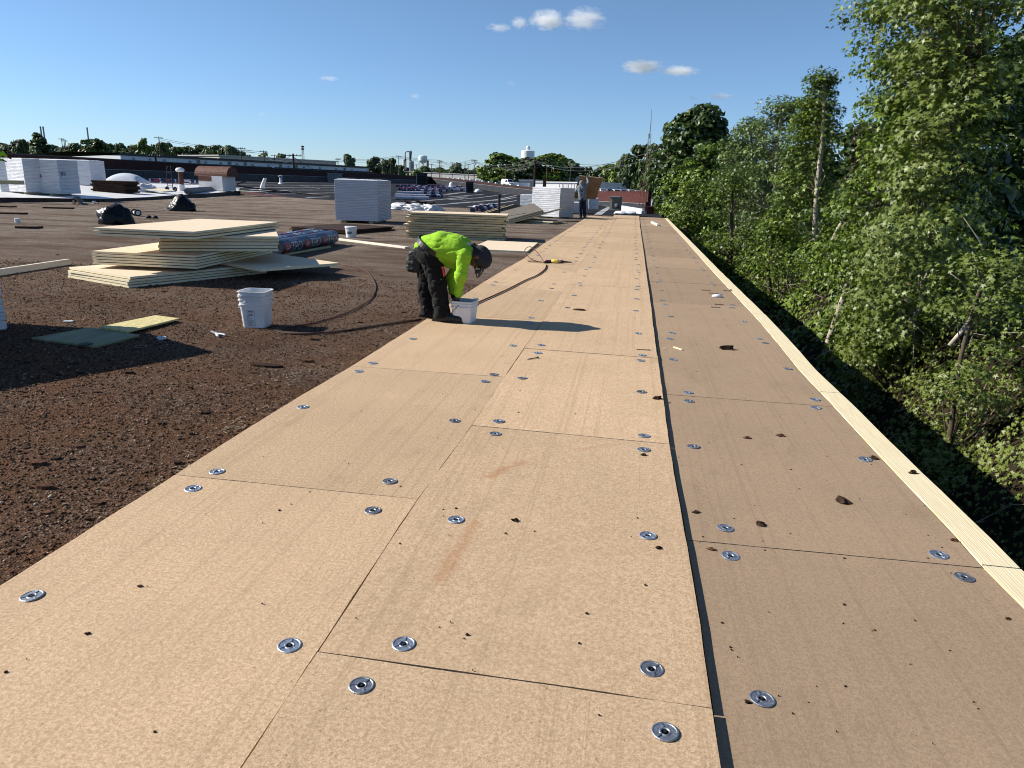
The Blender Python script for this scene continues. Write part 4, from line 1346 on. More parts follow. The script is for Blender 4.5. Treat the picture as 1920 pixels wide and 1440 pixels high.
# ---- cords and screw gun
def smooth_path(pts, n=8):
    out = []
    for i in range(len(pts)-1):
        p0, p1, p2, p3 = pts[max(i-1, 0)], pts[i], pts[i+1], pts[min(i+2, len(pts)-1)]
        for k in range(n):
            t = k/n
            out.append(.5*((2*p1)+(p2-p0)*t+(2*p0-5*p1+4*p2-p3)*t*t+(3*p1-p0-3*p2+p3)*t**3))
    out.append(pts[-1])
    return out
def twisted(px, z, r, label, mat, wig=.010):
    base = smooth_path([gz(x, y, z) for x, y in px], 40)
    m = MB()
    L = 0; path = [[], []]
    for i, p in enumerate(base):
        d = (base[min(i+1, len(base)-1)]-base[max(i-1, 0)]).normalized()
        if i: L += (p-base[i-1]).length
        s = Vector((-d.y, d.x, 0))
        for q in (0, 1):
            ph = L*2*math.pi/.17+q*math.pi
            path[q].append(p+s*wig*math.cos(ph)+Vector((0, 0, r+wig*.5*(1+math.sin(ph)))))
    for q in (0, 1): m.tube(path[q], r, 5)
    o = m.build('power_cord', mat, loc=base[len(base)//2])
    return prop(o, label, 'cord')
twisted([(1025, 498), (1022, 506), (1008, 517), (985, 527), (958, 541), (928, 555), (905, 565), (886, 574)], 0, .006, 'twisted dark cord on the boards from the screw gun to the pail', m_cord)
twisted([(790, 601), (760, 605), (720, 611), (650, 622), (600, 627), (560, 628), (534, 626), (517, 621)], GR, .006, 'dark twisted cord over the gravel from the worker to the nested pails', m_cord_dark, .012)
def cord_plain(px, z, r, label, mat):
    P_ = smooth_path([gz(x, y, z+r) for x, y in px], 10)
    P_ = [p+Vector((rng.uniform(-.006, .006), rng.uniform(-.006, .006), rng.uniform(0, .01))) for p in P_]
    o = MB().tube(P_, r, 6).build('extension_cord', mat, loc=P_[len(P_)//2], smooth=True)
    return prop(o, label, 'cord')
cord_plain([(628, 494), (655, 499), (682, 506), (697, 520), (704, 537), (701, 552), (690, 566), (660, 583), (625, 596), (590, 606), (560, 611), (536, 614)], GR, .008, 'reddish brown extension cord curving over the gravel behind the nested pails', m_cord)
cg = gz(1043, 494, 0)
t = thing('screw_gun', 'yellow and black screw gun lying on the boards with its cord', 'screw gun', cg, R(-6))
MB().lathe([(.02, -.10), (.036, -.09), (.038, -.02), (.036, .03), (.030, .05)], 14, c=(0, 0, .04), M=Matrix.Rotation(R(90), 3, 'Y')).build('motor_body', m_yellow, t, smooth=True)
MB().lathe([(.028, .05), (.03, .12), (.018, .16), (.012, .26), (.008, .30)], 12, c=(0, 0, .04), M=Matrix.Rotation(R(90), 3, 'Y')).build('nose_piece', m_black, t, smooth=True)
MB().tube([(-.09, 0, .035), (-.15, -.03, .026), (-.20, -.10, .022), (-.21, -.13, .022)], [.028, .025, .022, .02], 10).build('grip', m_black, t, smooth=True)
MB().box((-.16, .04, .03), (.12, .06, .05), .5).build('battery_base', m_red_print, t)
P_ = smooth_path([Vector(v) for v in ((-.21, -.10, .02), (-.36, .0, .02), (-.52, .02, .06), (-.66, .10, .20), (-.58, .22, .27), (-.40, .14, .16), (-.26, .02, .03))], 10)
MB().tube(P_, .007, 6).build('power_lead', m_cord, t, smooth=True)
P_ = smooth_path([Vector(v) for v in ((-.2, -.06, .02), (-.42, -.10, .012), (-.56, -.02, .012), (-.48, .06, .012), (-.3, .03, .014))], 8)
MB().tube(P_, .006, 6).build('power_lead', m_cord, t, smooth=True)

# ---- black bags and site tools
def lump(name, label, cat, c, dims, mat, seed, rz=0.0, fold=.16, peak=None, sub=4, crease=0.0):
    bm = bmesh.new()
    bmesh.ops.create_icosphere(bm, subdivisions=sub, radius=1)
    for v in bm.verts:
        p = v.co.copy()
        n1 = mnoise.noise(p*1.3+Vector((seed, 0, 0)))
        n2 = 1-abs(mnoise.noise(p*2.6+Vector((0, seed, 0))))*2
        n3 = 1-abs(mnoise.noise(Vector((p.x*5+seed, p.y*5, p.z*2.2))))*2
        k = 1+.28*n1+fold*n2*.6+fold*.45*n3
        if crease: k += crease*(1-2.5*abs(mnoise.noise(Vector((p.x*9+seed, p.y*9, p.z*3+seed)))))*.5+crease*.5*(.5-2*abs(mnoise.noise(p*6+Vector((seed, seed, 0)))))
        q = p*k
        if peak:
            w = max(0, 1-math.hypot(p.x-peak[0], p.y-peak[1])*1.1)
            q.z += w*peak[2]*max(0, p.z)
        if q.z < -.35: q.z = -.35+(q.z+.35)*.1
        v.co = Vector((q.x*dims[0]/2, q.y*dims[1]/2, (q.z+.38)*dims[2]/1.38))
    me = bpy.data.meshes.new(name); bm.to_mesh(me); bm.free()
    me.materials.append(mat)
    me.polygons.foreach_set('use_smooth', [True]*len(me.polygons))
    o = link(name, me, None, c); o.rotation_euler = (0, 0, rz)
    return prop(o, label, cat)
c = gz(205, 421, GR); c.y += .3
lump('plastic_bag', 'black plastic bag slumped on the gravel behind the crossed piles', 'bag', c, (.86, .7, .50), m_bag, 3.1, .5, .2, None, 4, .035)
c = gz(333, 396, GR); c.y += .3
lump('plastic_bag', 'black plastic bag drawn up to a peak, beyond the wheeled sweeper', 'bag', c, (1.0, .7, .40), m_bag, 8.7, .1, .22, (.12, 0, .85), 4, .035)
t = thing('magnetic_sweeper', 'wheeled magnetic sweeper with a white bar, between the two black bags', 'sweeper', gz(256, 405, GR), R(-40))
for s in (-1, 1):
    w = MB().lathe([(.045, -.018), (.10, -.022), (.115, -.015), (.115, .015), (.10, .022), (.045, .018)], 20, c=(s*.22, 0, .115), M=Matrix.Rotation(R(90), 3, 'Y')).build('wheel', m_rubber, t)
    MB().lathe([(.07, -.024), (.07, .024)], 14, c=(s*.22, 0, .115), M=Matrix.Rotation(R(90), 3, 'Y')).build('hub', m_white_plastic, w)
MB().box((0, -.02, .12), (.40, .09, .07)).build('magnet_bar', m_white_paint, t)
MB().tube([(0, .03, .14), (.55, .65, .20), (.75, .9, .26)], .014, 8).build('handle', m_mast_grey, t)
t = thing('roof_spud', 'dark long handled scraping tool lying on the gravel near the black bag', 'tool', gz(160, 385, GR), R(-24))
MB().box((-.35, 0, .17), (.75, .26, .03), Matrix.Rotation(.45, 3, 'Y')).build('blade_plate', m_black, t)
MB().tube([(-.1, 0, .1), (.7, .02, .1), (1.05, .03, .16)], .025, 8).build('handle', m_black, t)
for s in (-1, 1):
    MB().lathe([(.05, -.02), (.10, -.02), (.10, .02), (.05, .02)], 14, c=(-.72, s*.1, .10), M=Matrix.Rotation(R(90), 3, 'X')).build('wheel', m_rubber, t)
MB().box((.62, .06, .15), (.10, .10, .10), .4).build('bracket', m_white_print, t)
t = thing('knee_pads', 'pair of dark knee pads lying behind the uppermost pile', 'pads', gz(285, 409.5, GR), .1)
for s in (-1, 1):
    MB().lathe([(.09, 0), (.085, .05), (.06, .085), (.015, .095)], 12, c=(s*.11, 0, 0)).build('pad', m_rubber, t, smooth=True)

# ---- on the white membrane
def curb_vent():
    c = on(400, 357, .02)
    t = thing('hooded_vent', 'roof vent with a rust brown half round hood on a white curb', 'vent', c, R(-6))
    MB().box((0, .5, .50), (2.0, 1.5, 1.0)).build('curb', m_white_tpo, t)
    m = MB(); n = 14; L = 2.7; r = .66
    for s in (0, 1):
        m.v += [(-L/2+s*L, .5+r*math.cos(math.pi*k/n)*1.05, 1.0+r*1.05*math.sin(math.pi*k/n)) for k in range(n+1)]
    k0 = 0
    m.f += [(k, k+1, n+2+k, n+1+k) for k in range(n)]; m.m += [0]*n
    m.f += [tuple(range(n, -1, -1)), tuple(range(n+1, 2*n+2))]; m.m += [0, 0]
    m.f.append((0, n+1, 2*n+1, n)); m.m.append(0)
    m.build('hood', m_rust_metal, t)
    MB().prism([(-1.0, -.26), (.1, -.26), (-.2, -.252), (-.7, -.252)], .65, .99).build('rust_stain', m_rust_metal, t)
curb_vent()
c = on(341, 358, .02)
t = thing('vent_pipe', 'rusty flue with a white mushroom cap beside the hooded vent', 'vent', c)
MB().lathe([(.19, 0), (.2, .4), (.16, .42)], 16).build('white_sleeve', m_white_tpo, t)
MB().lathe([(.15, .38), (.15, 1.3)], 16).build('flue', m_rust_metal, t)
MB().lathe([(.18, 1.22), (.27, 1.28), (.28, 1.38), (.2, 1.47), (.02, 1.5)], 18).build('cap', m_white_paint, t, smooth=True)
c = on(320, 359, .02)
t = thing('hand_truck', 'two wheeled hand truck standing upright beside the rusty flue', 'hand truck', c, R(-12))
for s in (-1, 1):
    MB().tube([(s*.20, 0, .12), (s*.20, 0, 1.25), (s*.16, .04, 1.5), (s*.10, .10, 1.56)], .022, 8).build('frame_rail', m_black, t)
    w = MB().lathe([(.05, -.035), (.14, -.045), (.155, -.02), (.155, .02), (.14, .045), (.05, .035)], 18, c=(s*.33, .05, .155), M=Matrix.Rotation(R(90), 3, 'Y')).build('wheel', m_rubber, t)
    MB().lathe([(.06, -.05), (.06, .05)], 10, c=(s*.33, .05, .155), M=Matrix.Rotation(R(90), 3, 'Y')).build('hub', m_mast_grey, w)
for z in (.35, .75, 1.15): MB().box((0, 0, z), (.40, .03, .04)).build('cross_bar', m_black, t)
MB().box((0, -.14, .03), (.40, .26, .015)).build('toe_plate', m_steel, t)
c = on(228, 345, .02)
t = thing('skylight', 'milky dome skylight on its curb behind the brown board pile', 'skylight', c, R(8))
MB().box((0, .7, .11), (2.5, 1.7, .22)).build('curb', m_white_tpo, t)
m = MB(); g = 14; vs = []
for j in range(g+1):
    for i in range(g+1):
        u, v = -1+2*i/g, -1+2*j/g
        vs.append((u*1.2, .7+v*.8, .22+.55*max(0, (1-u**2)*(1-v**2))**.55))
m.add(vs, [(j*(g+1)+i, j*(g+1)+i+1, (j+1)*(g+1)+i+1, (j+1)*(g+1)+i) for j in range(g) for i in range(g)])
m.build('dome', m_dome, t, smooth=True)
g5 = 'brown boards piled against the big white bundle'
c = on(205, 361, .02)
for k in range(7):
    o = sheet(2.0, 1.3, .088, [m_brownboard_lit, m_brownboard]).build('fibre_board', [m_brownboard_lit, m_brownboard])
    o.location = c+Vector((rng.uniform(-.1, .1)-.1, .7+rng.uniform(-.06, .06), k*.092)); o.rotation_euler = (0, 0, R(4)+rng.uniform(-.05, .05))
    prop(o, '%s board of the thick brown pile between the big bundle and the skylight' % ORD[6-k], 'board', g5)
c = on(268, 360, .02)
lump('film_scrap', 'crumpled white film and offcuts beside the thick brown pile', 'scrap', c+Vector((-.3, .3, 0)), (1.3, 1.0, .42), m_white_film, 2.2, .3, .5)
o = sheet(2.2, .9, .08, [m_chip, m_white_plastic]).build('foam_offcut', [m_chip, m_white_plastic]); o.location = c+Vector((.7, .2, .12)); o.rotation_euler = (R(3), R(4), R(-12))
prop(o, 'cream foam offcut lying on the white membrane by the film scrap', 'offcut')
# plank leaning out over the first bundle at the frame edge
pa, pb = at(-60, 341, 27), at(43, 342, 29)
d = pb-pa
o = MB().box((0, 0, 0), (.25, d.length, .17)).build('foam_strip', m_foam_dull); o.location = (pa+pb)/2; o.rotation_euler = (0, 0, math.atan2(d.y, d.x)-math.pi/2)
prop(o, 'grey tan foam strip carried in front of the labelled bundle at the frame edge', 'strip')
# small curbs and pipes along the black wall
for px, py, label, w, h in ((535, 339, 'low grey curb box against the black wall, left of the pale boot', .95, 1.05), (892, 346.5, 'x', .1, .1), (624, 341.5, 'low grey curb box against the black wall nearest the tall bundle', 1.2, 1.3)):
    if label == 'x': continue
    c = on(px, py, 0)
    t = thing('roof_curb', label, 'curb', c, R(30))
    MB().box((0, 0, h*.45), (w*2.2, w*1.4, h*.9)).build('curb_side', m_term, t)
    MB().box((0, 0, h*.95), (w*2.35, w*1.55, h*.1)).build('lid', m_mast_grey, t)
for px, py, label in ((477, 338.5, 'stubby grey vent with a ball top in front of the black wall'), (561, 340, 'leaning pale pipe boot in front of the black wall'), (527, 345, 'small white pipe boot on the black roof sheet'), (707, 341, 'white humped vent at the end of the black wall')):
    c = on(px, py, 0)
    t = thing('roof_vent', label, 'vent', c)
    k = (1.2 if px in (477, 707) else .8)
    MB().lathe([(.45*k, 0), (.3*k, .10), (.2*k, .25), (.18*k, .9*k)], 12).build('boot', m_mast_grey if px != 527 else m_white_tpo, t)
    MB().lathe([(.16*k, .85*k), (.34*k, .95*k), (.34*k, 1.1*k), (.1*k, 1.2*k)], 12).build('cap', m_mast_grey, t)
# white stub pipe with a black hose hung over it
c = on(492, 357, .01)
t = thing('white_pipe_boot', 'white pipe boot with a black hose looped from its top over the black roof', 'pipe', c)
MB().tube([(0, 0, 0), (.05, 0, .4), (.25, 0, .85), (.35, 0, 1.0)], [.26, .17, .13, .11], 10).build('boot', m_white_tpo, t)
P_ = smooth_path([c+Vector((.35, 0, 1.0)), c+Vector((1.0, -.2, 1.15)), on(512, 347, .5)+Vector((.3, -6, 0)), on(530, 358, .1), on(560, 362, .06), on(600, 366, .06), on(640, 370, .06)], 10)
MB().tube(P_, .05, 6).build('hose', m_rubber, t, world=True, smooth=True)
m = MB(); n = 18
m.add([(1.7*math.cos(2*math.pi*k/n)+.6, .9*math.sin(2*math.pi*k/n), .035) for k in range(n)], [tuple(range(n))])
m.build('flashing_patch', m_white_tpo, t)

# ---- white film and dark offcuts by the black sheet
c = gz(772, 395, GR)
for k, (dx, w, s) in enumerate(((-.75, 1.0, 1.4), (.1, 1.2, 5.5), (.85, .9, 9.1))):
    lump('film_scrap', ['crumpled white film at the bundle side of the dark offcut heap', 'crumpled white film under the middle of the dark offcut heap', 'crumpled white film at the cream stack side of the dark offcuts'][k], 'scrap', c+Vector((dx, .5, 0)), (w, 1.0, .26), m_white_film, s, .3*k, .6)
m = MB()
for k in range(9):
    a = rng.uniform(-.5, .5)
    m.box((rng.uniform(-.6, .7), rng.uniform(-.1, .5), .28+rng.uniform(-.05, .12)), (rng.uniform(.5, 1.0), rng.uniform(.2, .4), .02), Matrix.Rotation(a, 3, 'Z') @ Matrix.Rotation(rng.uniform(-.5, .5), 3, 'Y') @ Matrix.Rotation(rng.uniform(-.3, .3), 3, 'X'))
o = m.build('felt_offcuts', m_tar_and_shade); o.location = c+Vector((.2, .5, 0)); prop(o, 'dark torn felt offcuts heaped on white film by the black roof', 'scrap', kind='stuff')

# ---- panels leaning by the rippled bundle
def panel(a, b, c, t, label, mats, group='panels tipped over beside the black pipe'):
    """a, b one edge and c the corner next to b"""
    a, b, c = Vector(a), Vector(b), Vector(c)
    e1, e2 = b-a, c-b
    n = e1.cross(e2).normalized()
    if n.z < 0: n = -n
    d = a+e2
    q = [a, b, c, d]
    cen = sum(q, Vector())/4
    vs = [p-cen for p in q]+[p-cen-n*t for p in q]
    up = (b-a).cross(c-b).z > 0
    m = MB()
    f = [(0, 1, 2, 3), (7, 6, 5, 4), (0, 4, 5, 1), (1, 5, 6, 2), (2, 6, 7, 3), (3, 7, 4, 0)]
    if not up: f = [tuple(reversed(x)) for x in f]
    m.add(vs, f[:2], 0); k = len(m.f)
    m.f += f[2:]; m.m += [1]*4
    o = m.build('leaning_board', mats); o.location = cen
    return prop(o, label, 'board', group)
PM = [m_facer_shaded, m_foam_dull]
a, b, d = at(946, 413, 27.6), at(1018, 394, 28.6), at(935, 398, 30.4)
for k in range(3):
    up = Vector((0, 0, .0-.055*k)); sh = Vector((.05*k, -.06*k, 0))
    panel(a+up+sh, b+up+sh, b+(d-a)+up+sh, .045, ['uppermost panel of the tipped heap, dark face up with a pale lit edge', 'second panel of the tipped heap, just under the uppermost', 'third panel of the tipped heap, low against the gravel'][k], PM)
a, b = at(900, 402.5, 29.6), at(964, 383, 32.4)
c = at(992, 388, 33.8)
panel(a, b, c, .05, 'panel tilted up to a ridge behind the black pipe', PM)
panel(a+Vector((-.25, -.2, -.04)), b+Vector((-.35, -.25, -.06)), c+Vector((-.35, -.25, -.05)), .05, 'panel lying under the ridged one, towards the short rolls', PM)
a, b = at(975, 411.5, 28.9), at(1048, 392.2, 30.6)
panel(a, b, b+Vector((.08, 1.2, .05)), .045, 'dark panel tilted up against the sunlit rippled bundle', PM)
g6 = 'flat panels under the tipped heap'
for k, (l_, n_, r_, z0) in enumerate((((975, 414), (1036, 417.5), (1060, 411), GR+.07), ((955, 416), (1030, 420.5), (1066, 412), GR))):
    pile(l_, n_, r_, z0, 1, .06, '', ['pale edged flat panel under the tipped heap, sunlit on its near side', 'dark flat panel lying on the gravel below the tipped heap'][k], g6, [m_facer_shaded, m_foam], l=1.3)
c = on(935, 403, 0); c = at(935.5, 402, 28.6); 
t = thing('vent_pipe', 'slim black vent pipe standing among the tipped panels', 'pipe', (c.x, c.y, GR))
MB().lathe([(.055, 0), (.052, .95), (.075, .97), (.075, 1.05), (.03, 1.06)], 12).build('pipe', m_black, t)
MB().lathe([(.16, 0), (.14, .03), (.07, .08)], 14).build('pipe_flange', m_tar_and_shade, t)

# ---- black louvred boxes, roof unit, piers, rolled film at the far end of the roof
for px, py, w, h, label in ((791, 349.5, 1.8, 2.15, 'black square roof vent among the scattered rolls'), (880, 361, 1.15, 1.55, 'black square roof vent with a grey flank in front of the parapet')):
    c = on(px, py, 0)
    t = thing('roof_vent', label, 'vent', c, R(18))
    MB().box((0, 0, h/2), (w, w, h)).build('housing', m_flash, t)
    MB().box((0, 0, h+.04), (w*1.12, w*1.12, .08)).build('lid', m_roof_edge, t)
    for k in range(4): MB().box((0, -w/2-.02, h*(.25+.17*k)), (w*.8, .06, h*.10), Matrix.Rotation(.4, 3, 'X')).build('louver', m_black, t)
for px, py, label in ((896, 361, 'small white box beside the black vent with the grey flank'), (846, 355, 'white upright bag at the end of the scattered rolls')):
    c = on(px, py, 0)
    lump('white_sack', label, 'sack', c, (.9, .7, .55 if px > 880 else 1.1), m_white_film, px*.1, 0, .1, sub=3)
c = on(1152, 395, 0)
t = thing('rooftop_unit', 'grey green rooftop unit with a dark grille, in front of the red parapet', 'air conditioner', c, R(-10))
MB().box((0, .3, .48), (.74, .62, .92)).build('casing', m_ac, t)
MB().box((.06, -.02, .50), (.50, .03, .66)).build('grille', m_ac_dark, t)
MB().lathe([(.14, 0), (.14, .02), (.04, .03)], 14, c=(.12, -.04, .38), M=Matrix.Rotation(R(90), 3, 'X')).build('fan_guard', m_mast_grey, t)
MB().box((-.06, .3, .965), (.84, .72, .05)).build('top_plate', m_mast_grey, t)
for px, py, sx, label in ((1166, 402.5, 1.0, 'white folded film glaring in the sun by the end of the boards'), (1181, 403, .9, 'white folded film next to the seam between the boards')):
    lump('folded_film', label, 'film', gz(px, py, -.02), (sx*.85, .6, .2), m_white_film, px*.3, 0, .15, sub=3)
for (px0, px1, py, z0, h, label) in ((1211, 1217, 396, -.4, .85, 'tall stub of brown brick pier at the parapet end'), (1214, 1223, 405, -.4, .75, 'low brown brick pier next to the end of the boards')):
    a, b = gz(px0, py, -.2), gz(px1, py, -.2)
    t = thing('brick_pier', label, 'pier', ((a.x+b.x)/2, a.y+.2, -.45))
    MB().box((0, 0, h/2), ((b-a).length, .4, h)).build('pier_shaft', m_brick, t)
    MB().box((0, 0, h+.03), ((b-a).length*1.1, .46, .06)).build('pier_cap', m_brick, t)
for a, b, label in (((1160, 390.5), (1207, 395.5), 'long low pale curb under the red parapet'), ((1168, 397.5), (1206, 401), 'shorter pale curb nearest the end of the boards')):
    p, q = on(*a), on(*b); d = q-p
    o = MB().box((0, 0, .1), (d.length, .25, .22)).build('low_curb', m_white_tpo); o.location = (p+q)/2; o.rotation_euler = (0, 0, math.atan2(d.y, d.x)); prop(o, label, 'curb')
# debris on the gravel
for px, py, sx, sy, label, mt in ((500, 687, .30, .10, 'dark slab of felt lying on the gravel below the nested pails', m_dirt_clod), (590, 638, .10, .05, 'small dark flake near the end of the twisted cord', m_dirt_clod), (575, 678, .13, .07, 'rusty flake beside the pale fibre scraps', m_rust_clod), (85, 915, .09, .05, 'reddish flake on the near gravel at the frame edge', m_rust_clod), (70, 870, .11, .06, 'rusty flat flake further up the near gravel', m_rust_clod), (240, 700, .10, .05, 'dark flake near the edge of the big shadow', m_dirt_clod)):
    c = gz(px, py, GR)
    poly = [(sx*rng.uniform(.4, .55)*math.cos(k*.785), sy*rng.uniform(.4, .55)*math.sin(k*.785)) for k in range(8)]
    o = MB().prism(poly, -.002, .018).build('felt_flake', mt); o.location = c; prop(o, label, 'flake')
for px, py, l, label in ((0, 388, 1.1, 'flat rust coloured board scrap at the frame edge, behind the other'), (10, 401, 1.2, 'flat rust coloured board scrap at the frame edge, nearer one'), (110, 391, 1.0, 'dark thin scrap on the gravel in front of the big bundle'), (55, 428, .5, 'dark crumpled scrap on the gravel left of the black bag')):
    c = gz(px, py, GR)
    o = sheet(l, .35, .05, [m_brownboard_lit, m_brownboard]).build('board_scrap', [m_rust_clod if px < 20 else m_dirt_clod, m_brownboard]); o.location = c; o.rotation_euler = (0, 0, rng.uniform(-.2, .3)); prop(o, label, 'scrap')
o = MB().lathe([(.03, 0), (.07, .01), (.07, .12), (.03, .13)], 12).build('paper_cup', m_white_plastic); o.location = gz(33, 418, GR); prop(o, 'small white cup left on the gravel near the frame edge', 'cup')
o = MB().box((0, 0, .008), (.085, .05, .010), .4).build('white_scrap', m_white_plastic); o.location = gz(128, 604, GR); prop(o, 'scrap of white sheet on the gravel behind the green plywood', 'scrap')
# ================================================================== BEYOND THE ROOF
def zt(p): return zterr(p.x, p.y)
def wallquad(m, a, b, z0, z1, mi=0):
    m.add([(a.x, a.y, z0), (b.x, b.y, z0), (b.x, b.y, z1), (a.x, a.y, z1)], [(0, 1, 2, 3)], mi)

# ---- the long pale warehouse behind the parapet
def warehouse():
    A, Bp = at(225, 286.5, 118), at(691, 312.5, 178)
    H0, H1 = A.z, Bp.z
    A.z = Bp.z = 0
    d = (Bp-A).normalized(); n = Vector((-d.y, d.x, 0))
    if n.y < 0: n = -n
    L = (Bp-A).length; dep = 46
    t = thing('warehouse', 'long pale metal warehouse with dock canopies behind the dark brick parapet', 'warehouse', (A.x, A.y, -2.2))
    def P(u, v, z): q = A+d*u+n*v; return (q.x, q.y, z)
    top = lambda u: H0+(H1-H0)*u/L
    m = MB()
    # ribbed front: folded sheet
    k = 150; vs = []
    for i in range(k+1):
        u = L*i/k; o_ = -.06 if i % 2 else 0
        vs += [P(u, o_, -3), P(u, o_, top(u)-.35)]
    m.add(vs, [(2*i, 2*i+2, 2*i+3, 2*i+1) for i in range(k)], 0)
    # gable end facing the camera's right, low pitched
    vs = [P(L, 0, -3), P(L, dep, -3), P(L, dep, top(L)-1.6), P(L, dep*.35, top(L)-.2), P(L, 0, top(L)-.35)]
    m.add(vs, [(0, 1, 2, 3, 4)], 0)
    m.add([P(0, 0, -3), P(0, dep, -3), P(0, dep, top(0)-1.6), P(0, 0, top(0)-.35)], [(3, 2, 1, 0)], 0)
    m.build('wall', m_siding, t, world=True)
    m = MB()
    m.add([P(-.3, -.3, top(0)-.02), P(L+.3, -.3, top(L)-.02), P(L+.3, dep*.35, top(L)+.15), P(-.3, dep*.35, top(0)+.15)], [(0, 1, 2, 3)])
    m.add([P(-.3, dep*.35, top(0)+.15), P(L+.3, dep*.35, top(L)+.15), P(L+.3, dep, top(L)-1.2), P(-.3, dep, top(0)-1.2)], [(0, 1, 2, 3)])
    m.add([P(-.3, -.3, top(0)-.4), P(L+.3, -.3, top(L)-.4), P(L+.3, -.3, top(L)), P(-.3, -.3, top(0))], [(0, 1, 2, 3)])
    m.add([P(L+.31, -.3, top(L)-.4), P(L+.31, dep*.35, top(L)-.25), P(L+.31, dep*.35, top(L)+.15), P(L+.31, -.3, top(L))], [(0, 1, 2, 3)])
    m.add([P(L+.31, dep*.35, top(L)-.25), P(L+.31, dep, top(L)-1.6), P(L+.31, dep, top(L)-1.2), P(L+.31, dep*.35, top(L)+.15)], [(0, 1, 2, 3)])
    m.build('roof', m_roof_edge, t, world=True)
    # where a picture column meets the front
    def u_of(px):
        r = ray(px, 320); rd = Vector((r[0], r[1], 0))
        den = rd.x*d.y-rd.y*d.x
        return (A.y*rd.x-A.x*rd.y)/-den if abs(den) > 1e-9 else 0
    ROTZ = math.atan2(d.y, d.x)
    for x0, x1 in ((229, 250), (257, 280), (286, 307), (334, 355), (362, 384), (391, 412), (421, 442), (449, 471), (478, 501), (515, 538), (545, 567), (575, 597), (604, 627), (634, 657), (665, 687)):
        u0, u1 = u_of(x0), u_of(x1)
        uc, w = (u0+u1)/2, abs(u1-u0)
        zb = top(uc)-1.45
        m = MB()
        m.box(P(uc, -.75, zb), (w, 1.5, .5), Matrix.Rotation(ROTZ, 3, 'Z'))
        m.build('dock_canopy', m_awning, t, world=True)
        m = MB()
        m.box(P(uc, -.12, zb-1.5), (w*.86, .1, 2.4), Matrix.Rotation(ROTZ, 3, 'Z'))
        m.build('dock_door', m_awning, t, world=True)
        m = MB().box(P(uc+w*.66, -.18, zb-.9), (w*.10, .12, 1.6), Matrix.Rotation(ROTZ, 3, 'Z'))
        m.build('downspout', m_white_paint, t, world=True)
        m = MB().box(P(uc+w*.62, -.2, zb+.55), (.35, .2, .35), Matrix.Rotation(ROTZ, 3, 'Z'))
        m.build('wall_lamp', m_frame, t, world=True)
    for px in (373, 431, 460, 526, 555.5, 646):
        u = u_of(px); z = top(u)-.80
        f = MB().box(P(u, -.10, z), (.75, .12, .62), Matrix.Rotation(ROTZ, 3, 'Z')).build('window', m_frame, t, world=True)
        MB().box(P(u, -.17, z), (.56, .04, .44), Matrix.Rotation(ROTZ, 3, 'Z')).build('pane', m_glass, f, world=True)
warehouse()

def block(name, label, cat, px0, px1, ptop, Y0, Y1=None, h=None, dep=25, mat=None, roof=None, base=None, doors=(), extra=None, group=None):
    """a plain building seen between two picture columns"""
    Y1 = Y1 or Y0
    A, Bp = at(px0, ptop if not isinstance(ptop, tuple) else ptop[0], Y0), at(px1, ptop if not isinstance(ptop, tuple) else ptop[1], Y1)
    zA, zB = A.z, Bp.z
    z0 = min(zterr(A.x, A.y), zterr(Bp.x, Bp.y))-.5 if base is None else base
    A.z = Bp.z = 0
    d = (Bp-A).normalized(); n = Vector((-d.y, d.x, 0))
    if n.y < 0: n = -n
    L = (Bp-A).length
    t = thing(name, label, cat, (A.x, A.y, z0), 0, group)
    def P(u, v, z): q = A+d*u+n*v; return (q.x, q.y, z)
    m = MB()
    m.add([P(0, 0, z0), P(L, 0, z0), P(L, 0, zB), P(0, 0, zA)], [(0, 1, 2, 3)])
    m.add([P(L, 0, z0), P(L, dep, z0), P(L, dep, zB), P(L, 0, zB)], [(0, 1, 2, 3)])
    m.add([P(0, dep, z0), P(0, 0, z0), P(0, 0, zA), P(0, dep, zA)], [(0, 1, 2, 3)])
    m.add([P(L, dep, z0), P(0, dep, z0), P(0, dep, zA), P(L, dep, zB)], [(0, 1, 2, 3)])
    m.build('wall', mat, t, world=True)
    e = .35
    m = MB()
    m.add([P(-e, -e, zA), P(L+e, -e, zB), P(L+e, dep+e, zB), P(-e, dep+e, zA), P(-e, -e, zA+.3), P(L+e, -e, zB+.3), P(L+e, dep+e, zB+.3), P(-e, dep+e, zA+.3)],
          [(3, 2, 1, 0), (4, 5, 6, 7), (0, 1, 5, 4), (1, 2, 6, 5), (2, 3, 7, 6), (3, 0, 4, 7)])
    m.build('roof', roof or mat, t, world=True)
    rz = math.atan2(d.y, d.x)
    for u, w, z, hh, mt in doors:
        MB().box(P(L*u, -.08, (zA+(zB-zA)*u)-z), (w, .16, hh), Matrix.Rotation(rz, 3, 'Z')).build('opening', mt, t, world=True)
    return t, P, L, rz
block('warehouse', 'long beige roofed building rising behind the pale warehouse', 'warehouse', 411, 630, (292, 303.5), 215, 250, dep=30, mat=m_siding_beige, roof=m_roof_pale)
block('warehouse', 'low grey green shed roof behind the conifer and the white trailers', 'warehouse', 732, 935, (321, 330), 430, 400, dep=60, mat=m_roof_pale, roof=m_roof_pale, doors=((.97, 5, 4, 4, m_glass),))
block('brick_building', 'low dark brick building with a pale band left of the plant tower', 'building', 733, 757, 314, 470, dep=14, mat=m_brick, roof=m_white_paint)
